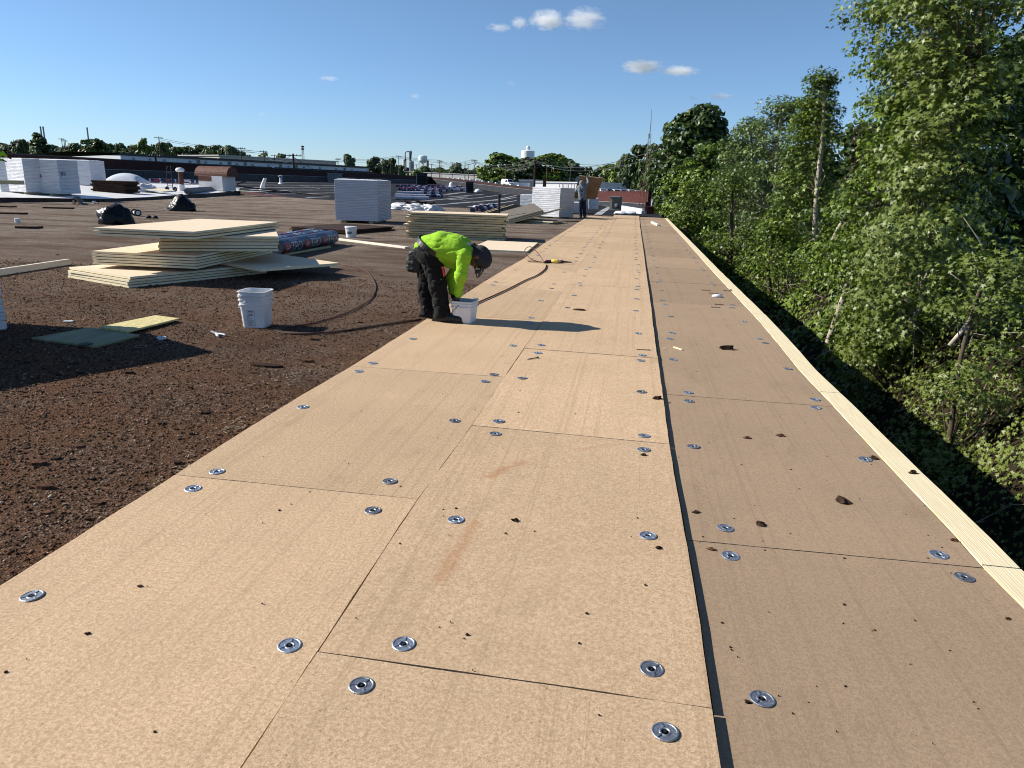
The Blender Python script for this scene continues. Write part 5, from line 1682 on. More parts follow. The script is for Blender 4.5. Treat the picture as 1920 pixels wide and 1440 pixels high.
# grey works hall with a shallow gable and red lettering
def hall():
    A, Bp = at(957, 331, 395), at(1112, 333, 395)
    zA, zB = A.z, Bp.z
    A.z = Bp.z = 0; L = (Bp-A).length; d = (Bp-A).normalized(); n = Vector((0, 1, 0))
    z0 = 1.0
    t = thing('works_hall', 'grey metal hall with shallow gable and dark red lettering by the standing worker', 'hall', (A.x, A.y, z0))
    def P(u, v, z): q = A+d*u+n*v; return (q.x, q.y, z)
    pk = at(1044, 324.3, 395).z
    m = MB(); k = 60; vs = []
    for i in range(k+1):
        u = L*i/k; f = i/k
        z = zA+(pk-zA)*min(1, f/.56) if f < .56 else pk+(zB-pk)*(f-.56)/.44
        vs += [P(u, -.15 if i % 2 else 0, z0), P(u, -.15 if i % 2 else 0, z)]
    m.add(vs, [(2*i, 2*i+2, 2*i+3, 2*i+1) for i in range(k)])
    m.build('wall', m_siding_grey, t, world=True)
    m = MB(); vs = []
    for f, z in ((0, zA), (.56, pk), (1, zB)): vs += [P(L*f, -.5, z+.12), P(L*f, 60, z+.12)]
    m.add(vs, [(0, 2, 3, 1), (2, 4, 5, 3)])
    m.build('roof', m_roof_pale, t, world=True)
    # script-like sign: only strokes can be made out from here
    m = MB(); pts = []
    a, b = at(1036, 329.8, 394.4), at(1057, 332.2, 394.4)
    for i in range(46):
        f = i/45
        pts.append(a.lerp(b, f)+Vector((0, 0, .55*math.sin(f*38)*(1 if i % 7 else .3))))
    m.tube(pts, .26, 5)
    m.build('sign_lettering', m_sign_red, t, world=True)
    for px in (1010, 1032): MB().box(at(px, 340, 394.5), (.3, .2, 5)).build('downspout', m_frame, t, world=True)
hall()
block('flat_roofed_building', 'low white roofed building in front of the grey hall, right of the dark pole', 'building', 1003, 1122, (342, 343.5), 232, 220, dep=34, mat=m_roof_white, roof=m_roof_white)
block('flat_roofed_building', 'blue grey flat roof between the white trailers and the dark pole', 'building', 974, 1003, 338.5, 250, dep=30, mat=m_siding_grey, roof=m_roof_white)
block('shed', 'dark brown shed with pale roof edge behind the pickup', 'shed', 1180, 1268, (341.5, 343.5), 318, 300, dep=14, mat=m_plant_dark, roof=m_oldwood)
block('low_building', 'pale blue grey building with pipes beyond the parked cars', 'building', 1127, 1180, 342.5, 345, dep=12, mat=m_siding_grey, roof=m_siding)
# bent pipe rails in front of the white roof
for i, px in enumerate((1049, 1057, 1066, 1077, 1090)):
    c = at(px, 351, 200); 
    o = MB().tube([c+Vector((0, 0, -1.2)), c+Vector((0, 0, .7)), c+Vector((.12, 0, .95)), c+Vector((.75, 0, .95)), c+Vector((.85, 0, .7)), c+Vector((.85, 0, -1.2))], .09, 6).build('bent_pipe', m_mast_grey, loc=c)
    prop(o, 'bent grey pipe rail before the white roofed building, %s from the left' % NTH(i+1), 'pipe', 'bent pipe rails by the white roof')
c = at(1021, 346, 215); o = MB().box((0, 0, 0), (.9, .9, 3.4)).build('brick_chimney', m_brick); o.location = c; prop(o, 'small square brown chimney on the white roofed building', 'chimney')

# ---- white trailers
def trailer(px0, px1, ptop, Y, h, label, mat=m_white_metal, rz=0.0):
    a, b = at(px0, ptop, Y), at(px1, ptop, Y)
    L = (b-a).length
    t = thing('trailer', label, 'trailer', ((a.x+b.x)/2, Y, a.z-h), rz, 'white trailers parked beyond the parapet')
    MB().box((0, 0, h*.60), (L, 2.5, h*.80)).build('box_body', mat, t)
    MB().box((0, 0, h*.985), (L*1.005, 2.55, h*.03)).build('roof_rail', m_frame, t)
    MB().box((L*.1, 0, h*.17), (L*.75, .9, h*.10)).build('chassis', m_black, t)
    for u in (-.38, -.28):
        MB().lathe([(.25, -1.2), (.5, -1.15), (.5, 1.15), (.25, 1.2)], 12, c=(L*u, 0, .5), M=Matrix.Rotation(R(90), 3, 'X')).build('wheel', m_rubber, t)
    return t
trailer(769, 788, 334, 330, 3.6, 'short white trailer just right of the small conifer', rz=.3)
trailer(796, 828, 334.5, 335, 3.4, 'greyish trailer between the black vent and the bright white trailer', m_siding)
trailer(824, 861, 335.5, 300, 3.7, 'bright long white trailer beyond the second brick parapet', rz=-.05)
trailer(861, 881, 336.5, 310, 3.4, 'grey sided trailer right of the bright long one', m_siding)
trailer(881, 893, 336.5, 290, 3.6, 'narrow white trailer seen end on', rz=.1)
trailer(895, 903, 338.5, 310, 3.0, 'small pale trailer beside the end on white one', m_siding)
trailer(949, 962, 337.5, 262, 3.4, 'white box trailer behind the parked van', rz=.2)
trailer(958, 973, 341, 235, 3.4, 'white box trailer with a grey side, right of the van', rz=.1)
trailer(973, 992, 342, 236, 3.2, 'grey box trailer next to the dark pole', m_siding)

# ---- vehicles
def lathe_wheel(t, x, y, r=.33):
    w = MB().lathe([(r*.6, -.11), (r, -.09), (r, .09), (r*.6, .11)], 16, c=(x, y, r), M=Matrix.Rotation(R(90), 3, 'Y')).build('wheel', m_rubber, t)
    MB().lathe([(r*.6, -.115), (.05, -.12), (.05, .12), (r*.6, .115)], 12, c=(x, y, r), M=Matrix.Rotation(R(90), 3, 'Y')).build('rim', m_steel, w)
def vehicle(kind, c, rz, paint, label, group=None):
    """front looks along -y"""
    t = thing({'car': 'parked_car', 'pickup': 'pickup_truck', 'van': 'parked_van'}[kind], label, {'car': 'car', 'pickup': 'pickup', 'van': 'van'}[kind], c, rz, group)
    if kind == 'car': L, Wd, prof, cab = 4.5, 1.78, [(-2.25, .45), (-2.2, .72), (-1.2, .92), (-.55, 1.42), (.9, 1.45), (1.75, 1.0), (2.2, .95), (2.25, .4)], (-1.0, 1.5)
    elif kind == 'pickup': L, Wd, prof, cab = 5.7, 1.95, [(-2.85, .55), (-2.8, 1.0), (-1.5, 1.12), (-.9, 1.75), (.6, 1.78), (.8, 1.2), (2.8, 1.18), (2.85, .55)], (-1.3, .7)
    else: L, Wd, prof, cab = 5.0, 1.95, [(-2.5, .5), (-2.45, .95), (-1.75, 1.15), (-1.1, 2.0), (2.3, 2.05), (2.5, 1.2), (2.5, .5)], (-1.6, 2.3)
    m = MB()
    n = len(prof)
    rows = []
    for s, ins in ((-1, .0), (1, .0)):
        for y, z in prof:
            tuck = 1-.16*max(0, (z-.95))/.9
            rows.append((s*Wd/2*tuck, y, z))
    m.v = rows
    m.f = [(k, k+1, n+k+1, n+k) for k in range(n-1)]+[tuple(range(n-1, -1, -1)), tuple(range(n, 2*n)), (0, n, 2*n-1, n-1)]
    m.m = [0]*len(m.f)
    o = m.build('body', paint, t)
    bm = bmesh.new(); bm.from_mesh(o.data); bmesh.ops.recalc_face_normals(bm, faces=bm.faces)
    bmesh.ops.bevel(bm, geom=list(bm.edges), offset=.06, segments=2, affect='EDGES', profile=.6); bm.to_mesh(o.data); bm.free()
    # glasshouse
    for k in range(n-1):
        (y0, z0), (y1, z1) = prof[k], prof[k+1]
        if max(z0, z1) > 1.35 and min(z0, z1) > .85 and abs(z1-z0) > .3:
            tu0, tu1 = 1-.16*max(0, z0-.95)/.9, 1-.16*max(0, z1-.95)/.9
            nv = Vector((0, -(z1-z0), (y1-y0))).normalized()
            if nv.z < 0: nv = -nv
            q = []
            for (y, z, tu), f in (((y0, z0, tu0), .12), ((y1, z1, tu1), -.12)):
                yy, zz = y+(y1-y0)*f, z+(z1-z0)*f
                q += [(-Wd/2*tu*.86+0, yy+nv.y*.012, zz+nv.z*.012), (Wd/2*tu*.86, yy+nv.y*.012, zz+nv.z*.012)]
            MB().add(q, [(0, 1, 3, 2)]).build('windscreen' if y0 < 0 else 'rear_window', m_car_glass, t)
    zl, zh = (.95, 1.34) if kind == 'car' else ((1.2, 1.68) if kind == 'pickup' else (1.2, 1.85))
    for s in (-1, 1):
        tl, th = 1-.16*(zl-.95)/.9, 1-.16*(zh-.95)/.9
        y0, y1 = cab[0], cab[1] if kind != 'van' else .2
        x0, x1 = s*(Wd/2*tl+.012), s*(Wd/2*th+.012)
        q = [(x0, y0+.15, zl), (x0, y1-.12, zl), (x1, y1-.42, zh), (x1, y0+.55, zh)]
        MB().add(q, [(0, 1, 2, 3) if s > 0 else (3, 2, 1, 0)]).build('side_window', m_car_glass, t)
        for y in (-L*.31, L*.29): lathe_wheel(t, s*(Wd/2-.1), y, .33 if kind == 'car' else .38)
        zz = .70 if kind == 'car' else .85
        MB().box((s*Wd*.36, -L/2-.005, zz), (.34, .06, .16)).build('headlight', m_white_print, t)
        MB().box((s*Wd*.38, L/2+.005, zz+.1), (.22, .06, .2)).build('tail_light', m_lamp_red, t)
    MB().box((0, -L/2-.01, .62 if kind == 'car' else .78), (.8, .05, .16)).build('radiator_grille', m_black, t)
    MB().box((0, -L/2-.02, .42), (Wd*.92, .10, .14)).build('bumper', m_black if kind != 'car' else paint, t)
    if kind == 'pickup':
        MB().box((0, 1.8, 1.19), (Wd*.8, 1.8, .03)).build('bed', m_black, t)
    return t
cars = [(1131, 190, m_car_white, 'white car parked right beside the carried board, roof showing over the red parapet'), (1145, 192, m_car_dark, 'dark car parked between two white ones beyond the red parapet'), (1156, 190, m_car_white, 'white car parked over the middle of the red parapet'), (1170, 193, m_car_silver, 'silver car parked beyond the red parapet, below the pickup\'s front'), (1184, 190, m_car_white, 'white car parked just left of the mast beyond the parapet'), (1198, 186, m_car_silver, 'silver car roof seen at the foot of the pickup')]
for i, (px, Y, paint, label) in enumerate(cars):
    c = at(px, 352, Y); c.z = zterr(c.x, c.y)+.08
    vehicle('car', c, R(12+rng.uniform(-6, 6)), paint, label, 'cars parked beyond the red parapet')
for px, Y, paint, label in ((1217.5, 170, m_car_white, 'white van parked on the pale lot right of the mast'), (1237, 168, m_car_white, 'white van half hidden by leaves beside the pole')):
    c = at(px, 365, Y); c.z = zterr(c.x, c.y)+.08
    vehicle('van', c, R(4), paint, label)
c = at(1199, 350, 286); c.z = zterr(c.x, c.y)+.1
vehicle('pickup', c, R(-86), m_car_white, 'white pickup truck standing side on in front of the brown shed')
c = at(952, 347, 215); c.z = zterr(c.x, c.y)+.9
vehicle('van', c, R(40), m_car_white, 'white van parked among the white box trailers left of the dark pole')

# ---- teal container with a scrawl on its side
p = at(1243, 379.5, 84); q = at(1228, 379, 84)
t = thing('container', 'teal container with pale scrawl on its side, behind the pole at the roof end', 'container', (p.x, 84, -1.75), 0)
wd = 2.9
MB().box((.35, 1.2, .95), (wd, 2.4, 1.55)).build('side_panel', m_teal, t)
MB().box((.35, 1.2, 1.76), (wd+.06, 2.46, .07)).build('top_rail', m_plant_pale, t)
MB().box((.35-wd/2-.05, 1.2, .85), (.12, 2.42, 1.8)).build('end_frame', m_plant_pale, t)
for k in range(7): MB().box((.35-wd/2+.3+k*.4, -.012, .95), (.05, .03, 1.5)).build('rib', m_teal, t)
MB().box((.35, 1.2, -.25), (wd, 2.3, .85)).build('chassis', m_plant_dark, t)
S_ = [Vector(v) for v in ((-.10, -.05, 1.25), (-.42, -.05, 1.05), (-.35, -.05, .66), (0, -.05, .72), (.12, -.05, 1.0), (-.08, -.05, 1.22), (.18, -.05, 1.0), (.30, -.05, .72), (.45, -.05, 1.0), (.62, -.05, .95))]
MB().tube(smooth_path(S_, 6), .028, 5).build('scrawl', m_white_print, t)
MB().tube([Vector((.85, -.05, .55)), Vector((1.15, -.05, .9)), Vector((1.55, -.05, 1.2))], .03, 5).build('scrawl', m_white_print, t)

# ---- poles and wires
POLES = {}
def pole(key, px, ptop, Y, label, arms=1, r=.14, mat=None, base=None, lean_px=0.0, arm_w=2.2, group='utility poles', xf=None, z_base=None):
    top = at(px, ptop, Y)
    zb = zterr(top.x, top.y)-.3 if z_base is None else z_base
    t = thing('utility_pole', label, 'utility pole', (top.x, top.y, zb), 0, group)
    H = top.z-zb
    MB().lathe([(r*1.25, 0), (r*.8, H)], 9).build('post', mat or m_pole, t)
    rz = math.atan2(-top.x, top.y)
    for k in range(arms):
        z = H-.35-.9*k
        a = MB().box((0, -.14, z), (arm_w*(1-.15*k), .12, .14), Matrix.Rotation(rz*.3+.15, 3, 'Z')).build('cross_arm', mat or m_pole, t)
        for s in (-.45, -.22, .22, .45):
            MB().lathe([(.05, 0), (.08, .08), (.05, .2), (.02, .24)], 8, c=(s*arm_w*(1-.15*k), -.14, z+.07)).build('insulator', m_mast_grey, a)
    if xf:
        MB().lathe([(.26, -.5), (.3, -.45), (.3, .4), (.24, .48)], 12, c=(.38, -.1, H-xf)).build('transformer', m_white_metal, t)
    POLES[key] = top
    return t
pole('a', 297.5, 256, 175, 'tall thin pole on the left rising over the roof line of the pale warehouse', 1)
pole('h', 291, 289.5, 100, 'short pole with a wide insulated cross arm close behind the dark brick parapet', 1, .16, m_pole_dark, arm_w=1.9)
pole('b', 451.5, 276, 190, 'double armed pole over the beige roof, left of the others there', 2, arm_w=2.6)
pole('c', 494, 282, 200, 'single armed pole over the beige roof, second from its left end', 1)
pole('d', 514.5, 290, 230, 'thin small pole over the beige roof next to the single armed one', 1)
pole('e', 549.5, 288, 128, 'heavy dark pole with a wide arm standing before the pale warehouse', 1, .2, m_pole_dark, arm_w=3.2)
pole('f', 633.5, 297, 260, 'thin pole at the end of the beige roof', 2)
pole('g', 717.5, 296, 280, 'lattice topped pole behind the warehouse gable', 2)
pole('i', 733, 297, 200, 'dark pole at the gable end of the warehouse', 0, .16, m_pole_dark)
pole('j', 747.5, 292, 300, 'slim pole with one arm left of the plant tower', 1)
pole('k', 780.5, 308, 330, 'short pole between plant tower and the pale green tank', 1)
pole('l', 809, 307, 330, 'bare pole right of the pale green tank', 1)
pole('m', 824, 300, 310, 'thick armed pole, first of the close pair right of the pale green tank', 2)
pole('n', 827, 301, 330, 'thinner pole of the close pair right of the pale green tank', 1)
pole('o', 848, 304, 330, 'single armed pole left of the round tree', 1)
pole('p', 872, 303, 270, 'tall bare pole right of the round tree', 0)
pole('q', 879, 307, 350, 'far faint pole behind the tall bare one', 1)
pole('r', 889.5, 299, 250, 'pole with hanging gear over the trailer yard', 2, xf=1.3)
pole('s', 915, 311, 330, 'short pole left of the big leafy trees', 1)
pole('t', 949, 310, 220, 'thin pole in front of the big leafy trees', 0)
pole('u', 1003.7, 296.5, 165, 'heavy dark pole with a wide arm under the white water tower', 1, .24, m_pole_dark, arm_w=5.2, z_base=-2.5)
pole('v', 1026, 305, 260, 'grey pole in front of the right hand leafy tree', 0)
pole('w', 1070.5, 306, 270, 'grey pole at the right end of the grey hall', 0)
pole('x', 1154.5, 322, 320, 'small grey pole beyond the parked cars', 0)
pole('y', 1199.5, 302, 225, 'leaning grey pole with a white transformer left of the mast', 1, .2, xf=2.2, arm_w=1.6)
pole('z', 1255, 270, 76, 'grey pole with cross arm against the dense trees at the roof end', 1, .13, arm_w=2.2)
pole('zz', 1223, 324, 240, 'thin pole between the mast and the pole by the trees', 0, .12)
pole('c1', 115, 259, 260, 'first of three faint poles between the chimneys', 1)
pole('c2', 119.5, 261, 262, 'second of three faint poles between the chimneys', 1)
pole('c3', 122, 263, 270, 'third of three faint poles between the chimneys', 1)
def wires(a, b, n, label, sag=.02, dz=(0, -.5, -1.0)):
    A, B = POLES[a], POLES[b]
    m = MB()
    for k in range(n):
        o_ = Vector(((k-(n-1)/2)*.7, 0, dz[k % 3] if n > 2 else -.3-.5*k))
        L = (B-A).length
        pts = [A.lerp(B, i/14)+o_-Vector((0, 0, sag*L*4*(i/14)*(1-i/14))) for i in range(15)]
        r = .012+.00008*min(A.length, 400)
        m.tube(pts, r*1.6, 4)
    o = m.build('overhead_wires', m_wire, loc=(A+B)/2)
    return prop(o, label, 'wires')
for a, b, n, l in (('a', 'c', 2, 'wires from the tall left pole over the warehouse roof'), ('b', 'c', 2, 'wires between the two poles over the beige roof'), ('c', 'e', 2, 'wires running down to the heavy pole before the warehouse'), ('e', 'f', 2, 'wires from the heavy pole towards the end of the beige roof'), ('f', 'j', 3, 'wires above the gable end of the warehouse'), ('j', 'm', 3, 'wires crossing in front of the pale green tank'), ('m', 'r', 3, 'wires from the close pair of poles over the trailer yard'), ('l', 's', 2, 'low wires in front of the round tree'), ('r', 'u', 3, 'wires over the big leafy trees to the dark pole'), ('t', 'u', 2, 'thin low wires from the thin pole to the dark pole'), ('u', 'y', 3, 'wires rising from the dark pole towards the mast'), ('y', 'z', 2, 'wires from the leaning pole to the pole by the trees'), ('u', 'z', 2, 'pair of long wires high over the standing worker')):
    wires(a, b, n, l)
P_ = [POLES['z']+Vector((0, 0, -.3)), POLES['z']+Vector((6, -8, 1.2)), POLES['z']+Vector((14, -16, 3.4))]

# ---- radio mast
base = on(1207, 391, 0); topp = at(1219.5, 250, base.y-.3)
t = thing('radio_mast', 'thin rusty lattice radio mast rising from the end of the red parapet', 'mast', base)
m, g = MB(), MB()
H = topp.z-base.z
for k in range(3):
    a = 2*math.pi*k/3+.3
    m.tube([(.20*math.cos(a), .2*math.sin(a), 0), (.17*math.cos(a), .17*math.sin(a), H*.72)], .022, 6)
    g.tube([(.17*math.cos(a), .17*math.sin(a), H*.72), (.13*math.cos(a), .13*math.sin(a), H)], .02, 6)
n = 22
for i in range(n):
    z = H*i/n; z1 = H*(i+1)/n
    for k in range(3):
        a, b = 2*math.pi*k/3+.3, 2*math.pi*(k+1)/3+.3
        rr, r1 = .2-.05*i/n, .2-.05*(i+1)/n
        (m if z < H*.7 else g).tube([(rr*math.cos(a), rr*math.sin(a), z), (r1*math.cos(b), r1*math.sin(b), z1)], .010, 4)
m.build('lower_lattice', m_mast, t); g.build('upper_lattice', m_mast_grey, t)
wt = at(1225.5, 203, base.y-.3)-base
MB().tube([(.0, 0, H-.4), (.03, 0, H+1.0), (wt.x*.02, 0, wt.z)], [.05, .035, .012], 6).build('whip_aerial', m_mast_grey, t)
MB().tube([(-.45, -.3, 0), (-.43, -.3, 3.2)], .03, 6).build('side_pole', m_mast, t)

# ---- towers, tanks and chimneys
def water_tower_a():
    Y = 620
    c = at(989.5, 296.5, Y); r = 12*Y/1331
    t = thing('water_tower', 'white cylindrical water tower with a small ball on top, above the leafy trees', 'water tower', (c.x, Y, 3))
    z1 = at(989.5, 297, Y).z-3; z0 = z1
    top = at(989.5, 283.5, Y).z-3
    MB().lathe([(r*.5, z0-1.8), (r*.96, z0-.3), (r, z0), (r, top), (r*.97, top+.3), (r*.2, top+.9)], 32).build('tank', m_tank, t, smooth=False)
    MB().lathe([(.9, top+.8), (1.5, top+1.6), (1.9, top+2.6), (1.5, top+3.6), (.5, top+4.2), (.1, top+4.6)], 14).build('ball_finial', m_tank, t, smooth=True)
    MB().lathe([(r*.30, 0), (r*.25, z0-1.4)], 18).build('pedestal', m_tank, t)
    MB().lathe([(r*1.01, z0+.05), (r*1.04, z0+.05), (r*1.04, z0+.5), (r*1.01, z0+.5)], 32).build('rim', m_tank_green, t)
water_tower_a()
def water_tower_b():
    Y = 560
    c = at(793, 300, Y); s = Y/1331; r = 8.2*s; zb = 4.5
    t = thing('water_tower', 'pale green and white water tower on legs right of the plant tower', 'water tower', (c.x, Y, zb))
    z = lambda p: at(793, p, Y).z-zb
    MB().lathe([(.6, z(307)), (r*.6, z(305)), (r, z(301.5)), (r, z(295)), (r*.99, z(294))], 28).build('tank', m_tank, t)
    MB().lathe([(r*1.0, z(294.5)), (r*.85, z(292.4)), (r*.4, z(291.2)), (.1, z(290.8))], 28).build('tank_dome', m_tank_green, t, smooth=True)
    for k in range(6):
        a = 2*math.pi*k/6
        MB().tube([(r*1.05*math.cos(a), r*1.05*math.sin(a), 0), (r*.95*math.cos(a), r*.95*math.sin(a), z(301))], .28, 6).build('leg', m_tank_green, t)
    MB().lathe([(.7, 0), (.7, z(306))], 10).build('riser_pipe', m_tank_green, t)
    MB().tube([(r*1.0*math.cos(2*math.pi*k/12), r*1.0*math.sin(2*math.pi*k/12), z(311)) for k in range(13)], .16, 5).build('brace_ring', m_tank_green, t)
water_tower_b()
def plant():
    Y = 470; s = Y/1331; zb = 3.5
    X = lambda p: at(p, 310, Y).x
    z = lambda p, q=765: at(q, p, Y).z-zb
    t = thing('plant_tower', 'industrial tower with tall bent pipe between two silos', 'plant', (X(766), Y, zb))
    x = lambda p: X(p)-X(766)
    MB().lathe([(3.6*s, 0), (3.6*s, z(300)), (2.6*s, z(299))], 18, c=(x(758.5), 0, 0)).build('pale_silo', m_plant_pale, t)
    MB().lathe([(2.0*s, z(302)), (2.2*s, z(299)), (1.6*s, z(298))], 12, c=(x(760.5), -.5, 0)).build('silo_cap', m_plant_dark, t)
    MB().lathe([(4.6*s, 0), (4.6*s, z(303)), (4.0*s, z(302))], 18, c=(x(771.5), 0, 0)).build('dark_silo', m_plant, t)
    MB().tube([(x(760), 0, z(300)), (x(760), 0, z(287)), (x(761), 0, z(285)), (x(763), 0, z(284.3)), (x(768), 0, z(284.3))], 1.0*s, 10).build('bent_pipe', m_plant, t, smooth=True)
    MB().tube([(x(768.5), 0, z(320)), (x(768.3), 0, z(284))], 1.1*s, 10).build('riser', m_plant, t)
    MB().lathe([(.8*s, z(302)), (1.0*s, z(296)), (1.7*s, z(289)), (2.2*s, z(286)), (1.6*s, z(283)), (.6*s, z(282))], 12, c=(x(770.5), 0, 0)).build('cyclone', m_plant_dark, t)
    for k in range(4): MB().box((x(770.5), -.4, z(301-k*3.4)), (3.4*s, 2.2*s, .35)).build('platform', m_plant_dark, t)
plant()
c = at(802, 301, 540)
t = thing('industrial_stack', 'rust brown square stack standing right of the pale green water tower', 'stack', (c.x, 540, 3.5))
MB().lathe([(2.2*.41, 0), (1.9*.41, c.z-3.5)], 12).build('stack_shell', m_mast, t)
MB().lathe([(2.2*.41, c.z-4.1), (2.3*.41, c.z-3.4)], 12).build('rim', m_plant_dark, t)
c = at(792.5, 299, 520)
for px, ptop, Y, w, label in ((75.5, 237, 420, 2.9, 'tall grey chimney, the one further left of the close pair behind the bushy tree'), (80.5, 237.3, 420, 2.9, 'tall grey chimney, the one nearer the lone chimney in the close pair'), (163, 239, 430, 2.8, 'lone tall grey chimney rising behind the round dark tree')):
    c = at(px, ptop, Y); r = w/2*Y/1331
    t = thing('chimney', label, 'chimney', (c.x, Y, 2))
    MB().lathe([(r*1.15, 0), (r, c.z-2)], 14).build('shaft', m_concrete, t)
    MB().lathe([(r*1.04, c.z-2.9), (r*1.06, c.z-2), (r*.7, c.z-1.98)], 14).build('rim', m_mast_grey, t)
# cell tower
Y = 380; c = at(567.2, 274, Y); zb = 3
t = thing('cell_tower', 'slim lattice cell tower with two aerial platforms, over the beige roof', 'tower', (c.x, Y, zb)); H = c.z-zb
m = MB()
for k in range(3):
    a = 2*math.pi*k/3
    m.tube([(.95*math.cos(a), .95*math.sin(a), 0), (.45*math.cos(a), .45*math.sin(a), H)], .10, 5)
for i in range(12):
    for k in range(3):
        a, b = 2*math.pi*k/3, 2*math.pi*(k+1)/3
        r0, r1 = .95-.5*i/12, .95-.5*(i+1)/12
        m.tube([(r0*math.cos(a), r0*math.sin(a), H*i/12), (r1*math.cos(b), r1*math.sin(b), H*(i+1)/12)], .06, 4)
m.build('lattice', m_mast_grey, t)
for z in (H-.2, H-1.5): MB().lathe([(.4, z-.35), (.85, z-.3), (.85, z+.35), (.4, z+.4)], 9).build('aerial_platform', m_plant_dark, t)
# ================================================================== VEGETATION
STAR = None
def leaf_template(kind):
    if kind == 'star':
        v = [(0, .12, .0)]
        ang = [-142, -108, -78, -50, -25, 0, 25, 50, 78, 108, 142]
        rad = [.13, .34, .20, .52, .25, .62, .25, .52, .20, .34, .13]
        for a, r in zip(ang, rad):
            v.append((r*math.sin(R(a)), .12+r*math.cos(R(a)), -.10*(r/.6)**2))
        f = [(0, i, i+1, i+2) for i in (1, 3, 5, 7, 9)]
        f = [(0, 1, 2, 3), (0, 3, 4, 5), (0, 5, 6, 7), (0, 7, 8, 9), (0, 9, 10, 11)]
        return np.array(v), f
    if kind == 'lobed':
        v = [(0, .08, 0), (-.16, .0, .02), (-.46, .34, -.06), (-.17, .30, .03), (0, .70, -.10), (.17, .30, .03), (.46, .34, -.06), (.16, .0, .02), (0, -.12, .02)]
        return np.array(v), [(0, 3, 2, 1), (0, 5, 4, 3), (0, 7, 6, 5)]
    if kind == 'oval':
        return np.array([(0, -.4, 0), (-.30, .02, .07), (0, .5, -.06), (.30, .02, .07)]), [(0, 3, 2), (0, 2, 1)]
    if kind == 'clump':
        return np.array([(-.5, -.3, 0), (.45, -.45, .12), (.5, .4, -.05), (-.05, .55, .14), (-.55, .25, -.08), (0, 0, .22)]), [(0, 1, 5), (1, 2, 5), (2, 3, 5), (3, 4, 5), (4, 0, 5)]
def leaves(name, P, N, size, kind, mat, tint, r=None):
    """one mesh of leaves: positions, facing directions, sizes"""
    r = r or np.random.default_rng(5)
    T, F = leaf_template(kind)
    n = len(P)
    N = N/np.maximum(1e-6, np.linalg.norm(N, axis=1, keepdims=True))
    A = r.normal(size=(n, 3)); A[:, 2] -= .8          # tips hang
    A -= N*np.sum(A*N, 1, keepdims=True)
    A /= np.maximum(1e-6, np.linalg.norm(A, axis=1, keepdims=True))
    B = np.cross(A, N)
    V = P[:, None, :]+size[:, None, None]*(T[None, :, 0:1]*B[:, None, :]+T[None, :, 1:2]*A[:, None, :]+T[None, :, 2:3]*N[:, None, :])
    k = len(T)
    loops, starts, tot = [], [], 0
    fl = np.concatenate([np.array(f) for f in F]); lens = np.array([len(f) for f in F])
    L = (fl[None]+np.arange(n)[:, None]*k).reshape(-1)
    st0 = np.r_[0, np.cumsum(lens)[:-1]]
    S = (st0[None]+np.arange(n)[:, None]*lens.sum()).reshape(-1)
    return np_mesh(name, V.reshape(-1, 3), L, S, None, mat, np.repeat(tint, k))

def crown_cloud(r, H0, H1, rad, n_clump, per, clump_r, lump=.35, top_pow=1.0, flat=.75, profile=None):
    """clumps of leaves through a crown: returns positions, facings, tints and clump centres"""
    C = []
    ph = r.random(4)*6.28
    while len(C) < n_clump:
        t = r.random()
        prof = profile(t) if profile else math.sin(math.pi*min(1, .12+.88*t**top_pow))**.7
        a = r.random()*6.283
        rr = rad*prof*(1+lump*math.sin(2*a+ph[0]+3*t)*.5+lump*math.sin(3*a+ph[1]-5*t)*.5)
        q = rr*math.sqrt(r.random()*.75+.25)*.94
        C.append((q*math.cos(a), q*math.sin(a), H0+(H1-H0)*t))
    C = np.array(C)
    n = n_clump*per
    idx = np.repeat(np.arange(n_clump), per)
    D = r.normal(size=(n, 3)); D[:, 2] = np.abs(D[:, 2])*.9-.25
    D /= np.linalg.norm(D, axis=1, keepdims=True)
    sz = clump_r*(.65+.7*r.random(n_clump))
    rr = sz[idx]*(.35+.65*r.random(n)**.5)
    P = C[idx]+D*rr[:, None]*np.array([1, 1, flat])
    axis = C[idx]-np.array([0, 0, H0*.6+H1*.4]); axis[:, 2] *= .3
    axis /= np.maximum(1e-6, np.linalg.norm(axis, axis=1, keepdims=True))
    N = D*.55+axis*.5+np.array([0, 0, .45])+r.normal(size=(n, 3))*.62
    tint = np.clip(.42+.24*r.normal(size=n)+.25*(r.random(n_clump)[idx]-.5)*2, 0, 1)
    return P, N, tint, C

def limbs(r, C, H0, trunk, tr, name, mat, parent, share=.5, thin=.35):
    """tapered trunk along the given points with limbs out to clump centres"""
    m = MB()
    tr_r = [tr*(1-.75*i/(len(trunk)-1))+.012 for i in range(len(trunk))]
    m.tube(smooth_path([Vector(p) for p in trunk], 4), list(np.interp(np.linspace(0, len(trunk)-1, 4*(len(trunk)-1)+1), range(len(trunk)), tr_r)), 9)
    T = [Vector(p) for p in trunk]
    for c in C:
        if r.random() > share: continue
        c = Vector(c)
        zs = c.z-.35*math.hypot(c.x, c.y)-.3
        k = min(range(len(T)), key=lambda i: abs(T[i].z-zs))
        a = T[k]; mid = a.lerp(c, .5)+Vector((r.normal()*.12, r.normal()*.12, .12))
        rr = tr_r[k]*thin
        m.tube([a, mid, c], [rr, rr*.6, rr*.22], 5)
    return m.build(name, mat, parent, smooth=True)

